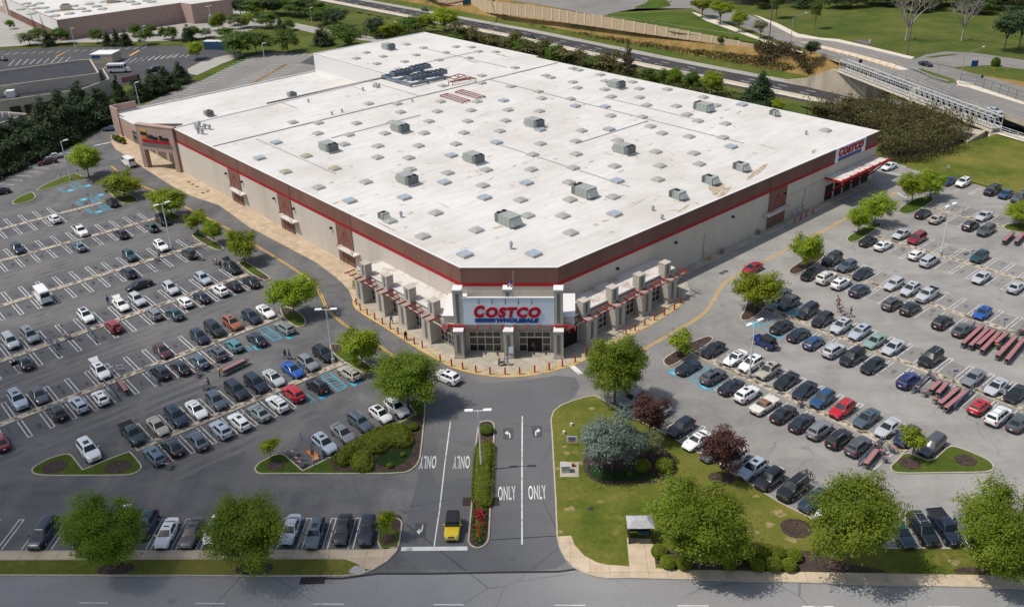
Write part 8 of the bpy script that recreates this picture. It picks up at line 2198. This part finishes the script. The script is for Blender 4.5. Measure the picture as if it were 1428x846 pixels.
a_, c_ = at(*z8(60, 598), 5)-g0, at(*z8(800, 494), 5)-g0; d = (c_-a_); d.z = 0; L_ = d.length; d.normalize(); nn_ = Vector((d.y, -d.x, 0))
for k, s in enumerate((.02, .22, .44, .66)):
    p, q = a_+d*(L_*s)+nn_*.06, a_+d*(L_*(s+.15))+nn_*.06
    MB().add([(p.x, p.y, .4), (q.x, q.y, .4), (q.x, q.y, 2.9), (p.x, p.y, 2.9)], [(0, 1, 2, 3)]).obj('window', [M['glass_dark']], t)
u_ = thing('rooftop_unit', 'white boxy unit on the lower dark roof', 'air conditioner', at(*z8(125, 565), 4.5), .2); MB().bx(-1.1, 1.1, -1.1, 1.1, .1, 2.0).obj('casing', [M['cap_white']], u_); MB().bx(-1.7, -1.1, -.5, .5, .8, 1.5).obj('duct', [M['cap_white']], u_)
ANN = [at(*z8(*q), 4.5) for q in ((-60, 870), (0, 838), (280, 738), (240, 728), (88, 720), (180, 668), (165, 660), (-60, 720))]
t2 = thing('annex_building', 'small dark-roofed annex at the left photo edge behind the conifers', 'building', Vector((ANN[2].x, ANN[2].y, 0))); g0 = Vector(t2.location); t = t2
tier([ANN[0], ANN[1], ANN[2], ANN[4], ANN[7]], 0, 4.5, 'stucco_tan', 'dark_roof', 'annex')
for k, (x, y) in enumerate(((35, 775), (108, 770))): o = MB().tube((0, 0, 0), (0, 0, 1.1), .25, n=10).obj('roof_vent', [M['cap_white']], None, at(*z8(x, y), 4.0)); tag(o, 'white vent on the annex roof, '+('left one' if k == 0 else 'right thin one'), 'vent', 'annex vents')
# storage box and blue container in the far lots
p, q = at(128, 89), at(158, 88.5); d = q-p; t = thing('storage_building', 'long tan flat storage box with blue sign in the far lot', 'shed', p, math.atan2(d.y, d.x)); L_ = d.length
MB().bx(0, L_, 0, 7, 0, 3.0).obj('wall', [M['tan_panel']], t); MB().bx(-.1, L_+.1, -.1, 7.1, 3.0, 3.25).obj('roof', [M['cap_white']], t); MB().bx(.5, 3.5, -.08, -.02, 1.9, 2.8).obj('sign_panel', [M['sign_blue']], t)
p, q = at(285, 69.5), at(322, 69.8); d = q-p; t = thing('blue_container', 'long blue cargo container in front of the far trees', 'container', p, math.atan2(d.y, d.x)); L_ = d.length
b = MB(); b.bx(0, L_, 0, 3, 0, 2.9)
for k in range(28): b.bx(L_*k/28, L_*k/28+.12, -.07, 0, .15, 2.8)
b.obj('container_body', [M['container_blue']], t); MB().bx(-.05, L_+.05, -.08, 3.05, 2.9, 3.0).obj('roof', [M['pole_grey']], t)
tag(MB().bx(0, 6, 0, .2, 0, 1.8).obj('red_screen', [M['cart_red']], None, at(170, 116), ANG_B), 'red screen wall beside the minibus', 'screen')

# ------------------------------------------------------------------ beyond the highway
FZ = FAR_Z+.05
def far_sheet(name, pts, m, z=FZ, s=0):
    return struct(MB().sheet(chaikin(ccw(P_(pts, z)), s) if s else ccw(P_(pts, z)), z).obj(name, M[m]))
far_sheet('far_parking_lot', [(600, -30), (690, -3), (760, 8), (838, 23), (862, 16.5), (882, 12.5), (905, 8), (935, 2), (935, -30)], 'asphalt_old', FZ)
far_sheet('far_drive', [(862, 17), (885, 12), (930, 13.5), (962, 12), (975, 5), (960, -10), (925, -10), (937, 3), (905, 9)], 'asphalt_old', FZ+.01)
far_sheet('lawn', [(836, 24), (862, 18.5), (930, 18.2), (962, 18), (985, 31), (1040, 48), (1075, 60), (1055, 60), (940, 45)], 'grass_island', FZ+.012)
far_sheet('lawn', [(884, 10.5), (900, 5), (908, -4), (926, -4), (936, 8), (920, 12), (900, 12)], 'grass_island', FZ+.03)
far_sheet('pavement', [(964, 17), (970, 18), (1005, 30), (1040, 45), (1085, 62), (1120, 72), (1118, 74), (1070, 60), (1030, 46), (985, 29.5)], 'concrete_light', FZ+.03)
UPR = [(975, -20), (985, 0), (1010, 10), (1051, 23), (1113, 51), (1170, 57), (1206, 66), (1271, 81.5), (1328, 94.6), (1428, 121), (1560, 158)]
LWR = [(950, -20), (957, 8), (985, 21), (1034, 37), (1094, 59), (1147, 74.5), (1170, 82), (1188, 86), (1263, 110), (1331, 136), (1398, 158), (1428, 169), (1560, 225)]
zr = FAR_Z+.10
poly = ccw(P_(UPR, zr)+P_(LWR, zr)[::-1])
struct(MB().prism(poly, FAR_Z-1.1, zr, 1, 0, True).obj('overpass_road', [M['asphalt_old'], M['concrete_old']]))
far_sheet('side_road', [(1275, 83), (1292, 76), (1320, 72), (1360, 74), (1428, 84), (1500, 96), (1500, 112), (1428, 97), (1380, 91), (1330, 94)], 'asphalt_old', FZ+.02)
far_sheet('verge', [(1290, 80), (1310, 77), (1336, 75), (1332, 77), (1300, 81)], 'grass_field', FZ+.035)
far_sheet('traffic_island', [(1272, 97), (1285, 96), (1330, 110), (1336, 118), (1320, 116), (1300, 108)], 'grass_field', zr+.03)
far_sheet('side_path', [(1190, 57), (1203, 55), (1216, 62), (1208, 63)], 'asphalt_far', FZ+.02)
far_sheet('pavement', [(1050, 20.5), (1060, 23.5), (1085, 33), (1113, 47), (1145, 53), (1170, 55), (1205, 63), (1276, 80), (1270, 82.5), (1206, 67), (1165, 58), (1110, 52)], 'concrete_light', zr+.02)
b = MB()
def far_line(pts, w, z=zr+.025):
    v, f = ribbon(chaikin(P_(pts, z), 1, False), w, z); b.add(v, f)
far_line([(1060, 38), (1090, 50), (1130, 62), (1188, 75), (1230, 88), (1258, 97)], .14); far_line([(1076, 40), (1110, 54), (1150, 62), (1200, 73), (1240, 84), (1262, 92)], .14)
for k in range(12):
    t_ = k/11; p_, q_ = (lerp(1128, 1243, t_), lerp(63, 96.5, t_)), (lerp(1135, 1250, t_), lerp(61, 91, t_)); line(b, at(*p_, zr), at(*q_, zr), .5, zr+.03)
struct(b.obj('road_markings', M['paint_orange']))
far_sheet('painted_median', [(1112, 57), (1135, 61), (1188, 73.5), (1245, 89), (1268, 97), (1256, 98), (1188, 78), (1140, 66)], 'concrete_light', zr+.012)
b = MB(); far_line([(1056, 27), (1113, 53), (1170, 60), (1206, 69), (1262, 82)], .14); far_line([(1100, 60), (1150, 74), (1200, 88), (1263, 108), (1331, 134), (1428, 166)], .14); struct(b.obj('road_markings', M['paint_white_old']))
far_sheet('traffic_island', [(1330, 118), (1350, 122), (1428, 146), (1560, 190), (1560, 186), (1428, 141), (1352, 116), (1336, 112)], 'concrete_light', zr+.03)
# noise wall
NW = [at_ground(*q) for q in ((560, -16), (610, 0), (657, 13.5), (700, 18.5), (770, 27.5), (840, 37.5), (900, 46), (960, 54.5), (1010, 61), (1052, 66))]
hts = [5.0, 5.0, 4.8, 4.6, 4.4, 4.0, 3.4, 2.7, 1.9, 1.0]
t = thing('noise_wall', 'long tan noise wall of panels and pale posts along the highway', 'wall', NW[3]); o0 = Vector(NW[3]); panels = MB(); k_ = 0
for i in range(len(NW)-1):
    p, q = NW[i], NW[i+1]; n_ = max(1, int((q-p).length/4.6)); ang = math.atan2(q.y-p.y, q.x-p.x)
    for s in range(n_):
        a_, c_ = p.lerp(q, s/n_), p.lerp(q, (s+1)/n_); h = lerp(hts[i], hts[i+1], (s+.5)/n_); m_ = (a_+c_)/2-o0; z = min(a_.z, c_.z)-o0.z
        panels.box((m_.x, m_.y, z+h/2-.2), ((c_-a_).length-.05, .22, h+.4), 0, ang)
        MB().box((a_.x-o0.x, a_.y-o0.y, a_.z-o0.z+h/2), (.55, .5, h+.35), 0, ang).obj('wall_post', [M['noise_wall_post']], t)
panels.obj('wall_panel', [M['noise_wall_panel']], t)
# sign gantry over the highway
p0 = at_ground(689, 18.5); t = thing('sign_gantry', 'brown steel gantry carrying a green highway sign before the noise wall', 'road sign', p0)
top = height_of((689, 18.5), (686, -14), p0.z); MB().tube((0, 0, 0), (0, 0, top), .4, .3, 10).obj('mast', [M['rust_red']], t)
e1 = at(645, 1.5, p0.z+top*.62)-p0; e2 = at(617, 8.0, p0.z+top*.4)-p0
z_ = 8.5; qa = at(662, 0, p0.z+z_)-p0; qb = at(645, 2, p0.z+z_)-p0; qc = at(620, 7, p0.z+z_-1.2)-p0
b = MB(); b.path([Vector((0, 0, top*.9)), qa+Vector((0, 0, 2.5)), qb, qc, Vector((qc.x-1, qc.y, -1))], .3, 8); b.obj('arm', [M['rust_red']], t)
sa, sb = at(645.5, 9.2, p0.z+6.0)-p0, at(657, 7.6, p0.z+6.0)-p0; sd = sb-sa; sd.z = 0; an = math.atan2(sd.y, sd.x); L_ = sd.length; cc = (sa+sb)/2
b = MB(); b.box((cc.x, cc.y, 8.4), (L_, .15, 3.8), 0, an); b.box((cc.x, cc.y-.1, 6.3), (L_, .15, .7), 1, an); b.obj('sign_panel', [M['sign_green'], M['paint_orange']], t)
b = MB()
for k in range(3): b.box((cc.x, cc.y-.12, 9.4-k*.9), (L_*(.7, .5, .62)[k], .05, .28), 0, an)
b.obj('sign_legend', [M['sign_blue']], t)
# abutment wing wall
WT = [(1094, 113.5, -5.6), (1120, 120, -3.6), (1140, 125, -1.0), (1155, 128.5, 1.0), (1180, 134, 1.1), (1206, 140.5, 1.1)]
b = MB(); w_ = [at(x, y, HW_Z) for x, y, _ in WT]; off = [offset_line(w_, .9)[i] for i in range(len(w_))]
n_ = len(w_); vs = [(p.x, p.y, HW_Z-.2) for p in w_]+[(p.x, p.y, z) for p, (_, _, z) in zip(w_, WT)]+[(p.x, p.y, z) for p, (_, _, z) in zip(off, WT)]
b.add(vs, [(i, i+1, n_+i+1, n_+i) for i in range(n_-1)]+[(n_+i, n_+i+1, 2*n_+i+1, 2*n_+i) for i in range(n_-1)])
o_ab = b.obj('bridge_abutment', [M['concrete_old']]); tag(o_ab, 'stained concrete abutment wall of the overpass above the highway', 'wall')
dd = (w_[-1]-w_[-2]).normalized(); nn_ = Vector((-dd.y, dd.x, 0)); p = w_[-1]
b = MB(); b.add([(p.x, p.y, HW_Z-.2), (p.x+nn_.x*14, p.y+nn_.y*14, HW_Z-.2), (p.x+nn_.x*14, p.y+nn_.y*14, FAR_Z), (p.x, p.y, 1.1)], [(0, 1, 2, 3)]); tag(b.obj('return_wall', [M['concrete_old']]), 'shaded return wall of the abutment under the overpass', 'wall'); q = p+dd*16+nn_*2; b = MB()
b.box((q.x+nn_.x*3, q.y+nn_.y*3, -2.6), (1.4, 12, 6.8), 0, math.atan2(dd.y, dd.x)); tag(b.obj('bridge_pier', [M['concrete_old']]), 'shaded concrete pier standing under the overpass', 'bridge pier')
# truss footbridge
za = FAR_Z-.1; fa, fb = at(1170, 97, za), at(1384, 180, za); d = fb-fa; L_ = d.length
t = thing('footbridge', 'long pale steel truss footbridge beside the overpass', 'bridge', fa, math.atan2(d.y, d.x)); W_ = 2.4; Hh = 2.9; npan = 30
sgn = -1
for s in (0, 1):
    y = s*W_; b = MB()
    b.bx(0, L_, y-.11, y+.11, 0, .28); b.bx(0, L_, y-.11, y+.11, Hh-.25, Hh); b.bx(0, L_, y-.06, y+.06, 1.1, 1.2)
    for k in range(npan+1): x = L_*k/npan; b.bx(x-.07, x+.07, y-.07, y+.07, .28, Hh-.25)
    for k in range(npan):
        x0, x1 = L_*k/npan, L_*(k+1)/npan; b.tube((x0, y, .28), (x1, y, Hh-.25), .055, n=4) if k < npan/2 else b.tube((x1, y, .28), (x0, y, Hh-.25), .055, n=4)
    b.obj('side_truss', [M['truss_grey']], t)
b = MB()
for k in range(npan+1): x = L_*k/npan; b.bx(x-.06, x+.06, 0, W_, Hh-.2, Hh-.05)
b.obj('top_brace', [M['truss_grey']], t); MB().bx(0, L_, .1, W_-.1, -.25, .1).obj('deck', [M['concrete_old']], t)
b = MB(); b.bx(-.3, L_+.3, -.5, .0, -.75, -.3); b.obj('fascia', [M['concrete_light']], t)
q0_, q1_ = at(1384, 181, .4), at(1480, 214, .4); d = q1_-q0_; t = thing('bridge_railing', 'grey railing continuing right from the end of the footbridge', 'railing', q0_, math.atan2(d.y, d.x)); b = MB(); L_ = d.length
for z in (.5, 1.0, 1.5): b.bx(0, L_, -.05, .05, z-.05, z+.05)
b.obj('bar', [M['truss_grey']], t)
for k in range(9): MB().bx(L_*k/8-.06, L_*k/8+.06, -.06, .06, 0, 1.6).obj('post', [M['truss_grey']], t)
sheet('footpath', P_([(1376, 184), (1384, 180), (1428, 191), (1500, 210), (1500, 218), (1428, 198), (1390, 187)], .25), 'concrete_light', .30)
b = MB(); p, q = at(1348, 199, .1), at(1376, 182, .1); e_ = q-p; b.box(((p.x+q.x)/2, (p.y+q.y)/2, -1.2), (e_.length+1, .8, 3.4), 0, math.atan2(e_.y, e_.x)); tag(b.obj('retaining_wall', [M['concrete_old']]), 'low concrete end wall where the footbridge meets the grass bank', 'wall')
# grass bank of the store side
def bank():
    pts = P_([(1264, 234), (1300, 243), (1360, 255), (1428, 274), (1560, 313), (1560, 230), (1428, 197), (1390, 187), (1350, 199), (1290, 214), (1266, 224)])
    b = MB(); q = ccw(pts)
    struct(b.sheet(q, .03).obj('grass_bank', M['grass_lawn']))
bank()
# railings and fences by the overpass
def picket(name, label, pts, z, h, mname, gap=2.4, cat='fence', rails=(.1, .5, 1.0), r=.045):
    pl = [at(*q, z) for q in pts]; t = thing(name, label, cat, pl[0]); o0 = Vector(pl[0]); b = MB()
    for p, q in zip(pl, pl[1:]):
        for f in rails: b.tube(p-o0+Vector((0, 0, h*f)), q-o0+Vector((0, 0, h*f)), r, n=4)
    b.obj('rail', [M[mname]], t)
    for p, q in zip(pl, pl[1:]):
        n = max(1, int((q-p).length/gap))
        for k in range(n): c = p.lerp(q, k/n)-o0; MB().tube(c, c+Vector((0, 0, h)), r*1.3, n=5).obj('post', [M[mname]], t)
    return t
t = picket('mesh_fence', 'green mesh fence along the traffic island of the overpass road', [(1338, 117), (1360, 120), (1428, 143), (1500, 168)], zr, 2.6, 'mesh_green', 3.0)
pl = [at(*q, zr) for q in ((1338, 117), (1360, 120), (1428, 143), (1500, 168))]; o0 = pl[0]; b = MB()
for p, q in zip(pl, pl[1:]):
    n = int((q-p).length/.55)
    for k in range(n): c = p.lerp(q, k/n)-o0; b.tube(c, c+Vector((0, 0, 2.5)), .02, n=3)
b.obj('mesh_panel', [M['mesh_green']], t)
picket('road_railing', 'dark railing between the overpass road and the footbridge', [(1105, 62), (1168, 82), (1263, 111), (1331, 137), (1390, 160)], zr, 1.3, 'galvanised', 5)
picket('guard_rail', 'short steel guard rail curving beside the traffic island', [(1266, 96), (1282, 102), (1302, 111), (1322, 116.5)], zr, .8, 'galvanised', 2.0, 'guard rail', (.7, .95), .1)
picket('lawn_fence', 'thin dark railing at the edge of the far lawn', [(836, 24.5), (900, 33), (960, 42), (1030, 52)], FZ, 1.0, 'galvanised', 8, 'fence', (1.0,), .03)
for q, tp, lb, c_, sz in (((1198, 100), (1198.5, 83), 'dark diamond warning sign beside the footbridge', 'black_metal', (1.0, 1.0)), ((1212, 62), (1213, 56), 'small pale sign on the far lawn', 'panel_white', (.8, 1.2)), ((1358, 95), (1359, 84.5), 'blue square sign at the side road', 'sign_blue', (2.0, 1.8)), ((1328, 124), (1328.5, 117), 'white square board on the bridge railing', 'cap_white', (1.6, 1.6)), ((1286, 98), (1286, 88), 'small dark sign on the traffic island', 'black_metal', (.7, .7)), ((1368, 115), (1369, 105), 'small dark sign right of the road lamp', 'black_metal', (.7, .7)), ((1385, 103), (1388, 95), 'yellow marker by the bush on the verge', 'paint_yellow', (.5, 1.4))):
    post_sign(q, tp, lb, c_, sz, z=FZ)
o = link('shrub', BUSH[2], None, at(1388, 92, FZ)+Vector((0, 0, .9)), 0); o.scale = (1.3, 1.3, 1.6); tag(o, 'lone shrub behind the yellow marker on the verge', 'bush')
# house beyond the wood, top centre
t = thing('distant_house', 'house with red roof peeping over the wood at the top', 'house', at(1110, -6, FZ), .2)
MB().bx(-9, 9, 0, 9, 0, 3.2).obj('wall', [M['stucco_tan']], t); b = MB(); b.add([(-9.6, -.6, 3.2), (9.6, -.6, 3.2), (9.6, 9.6, 3.2), (-9.6, 9.6, 3.2), (-7, 4.5, 6.2), (7, 4.5, 6.2)], [(0, 1, 5, 4), (1, 2, 5), (2, 3, 4, 5), (3, 0, 4)]); b.obj('roof', [M['cart_red']], t)
tag(MB().bx(-36, 36, 0, .2, 0, 1.8).obj('garden_fence', [M['wood_pole']], None, at(1085, 6, FZ), -.12), 'grey board fence before the wood at the top', 'fence')

# ------------------------------------------------------------------ light, sky, camera
SUN_EL, SUN_FROM = rad(60), rad(186)       # the sun stands to the left of the picture, a little towards us
sd = Vector((math.cos(SUN_EL)*math.cos(SUN_FROM), math.cos(SUN_EL)*math.sin(SUN_FROM), math.sin(SUN_EL)))
sl = bpy.data.lights.new('sun', 'SUN'); sl.energy = 3.9; sl.angle = rad(.55); sl.color = (1, .935, .845)
so = bpy.data.objects.new('sun', sl); COL.objects.link(so); so.rotation_euler = sd.to_track_quat('Z', 'Y').to_euler(); so.location = (0, 0, 300)
# unseen low cumulus left of and behind the drone, shaped to shade street and lower left lot
cb = MB(); rc = random.Random(2); cc_ = Vector((-84, -10, 0))+sd*(420/sd.z)
vs = []; nu, nv = 40, 20
from mathutils import noise as cn_
for j in range(nv+1):
    for i in range(nu):
        t_, p_ = 2*math.pi*i/nu, math.pi*j/nv; u_ = Vector((math.sin(p_)*math.cos(t_), math.sin(p_)*math.sin(t_), math.cos(p_)))
        k_ = 1+.28*cn_.noise(u_*1.6)+.14*cn_.noise(u_*4); vs.append(cc_+Vector((u_.x*118*k_, u_.y*118*k_, u_.z*38*k_)))
cb.add(vs, [(j*nu+i, (j+1)*nu+i, (j+1)*nu+(i+1) % nu, j*nu+(i+1) % nu) for j in range(nv) for i in range(nu)], 0, True)
cm = bpy.data.materials.new('cloud_vapour'); cm.use_nodes = True; cm.node_tree.nodes.clear()
pv = cm.node_tree.nodes.new('ShaderNodeVolumePrincipled'); pv.inputs['Density'].default_value = .034; pv.inputs['Color'].default_value = (1, 1, 1, 1); pv.inputs['Anisotropy'].default_value = .6
om = cm.node_tree.nodes.new('ShaderNodeOutputMaterial'); cm.node_tree.links.new(pv.outputs[0], om.inputs['Volume'])
oc = cb.obj('clouds', [cm]); oc['kind'] = 'structure'
w = bpy.data.worlds.new('World'); scene.world = w; w.use_nodes = True; nt = w.node_tree
sk = nt.nodes.new('ShaderNodeTexSky'); sk.sky_type = 'NISHITA'; sk.sun_disc = False; sk.sun_elevation = SUN_EL; sk.sun_rotation = math.atan2(sd.x, sd.y)
sk.air_density = 1.0; sk.dust_density = 1.5
bg = nt.nodes['Background']; bg.inputs['Strength'].default_value = .14; hs = nt.nodes.new('ShaderNodeHueSaturation'); hs.inputs['Saturation'].default_value = .72; nt.links.new(sk.outputs[0], hs.inputs['Color']); nt.links.new(hs.outputs[0], bg.inputs['Color'])
cd = bpy.data.cameras.new('camera'); co = bpy.data.objects.new('camera', cd); COL.objects.link(co)
cd.sensor_fit = 'HORIZONTAL'; cd.sensor_width = 36.0; cd.lens = F_PX/1428*36.0; cd.clip_start = .5; cd.clip_end = 6000
co.matrix_world = Matrix(((RT.x, UP.x, -FWD.x, 0), (RT.y, UP.y, -FWD.y, 0), (RT.z, UP.z, -FWD.z, CAM_H), (0, 0, 0, 1)))
scene.camera = co
scene.render.engine = 'CYCLES'
cy = scene.cycles; cy.max_bounces = 5; cy.diffuse_bounces = 2; cy.glossy_bounces = 2; cy.transmission_bounces = 2; cy.transparent_max_bounces = 4; cy.caustics_reflective = False; cy.caustics_refractive = False
cy.use_denoising = True
scene.render.use_persistent_data = False
vs_ = scene.view_settings; vs_.view_transform = 'Standard'; vs_.look = 'None'; vs_.exposure = 0.0; vs_.gamma = 1.0; vs_.use_curve_mapping = False
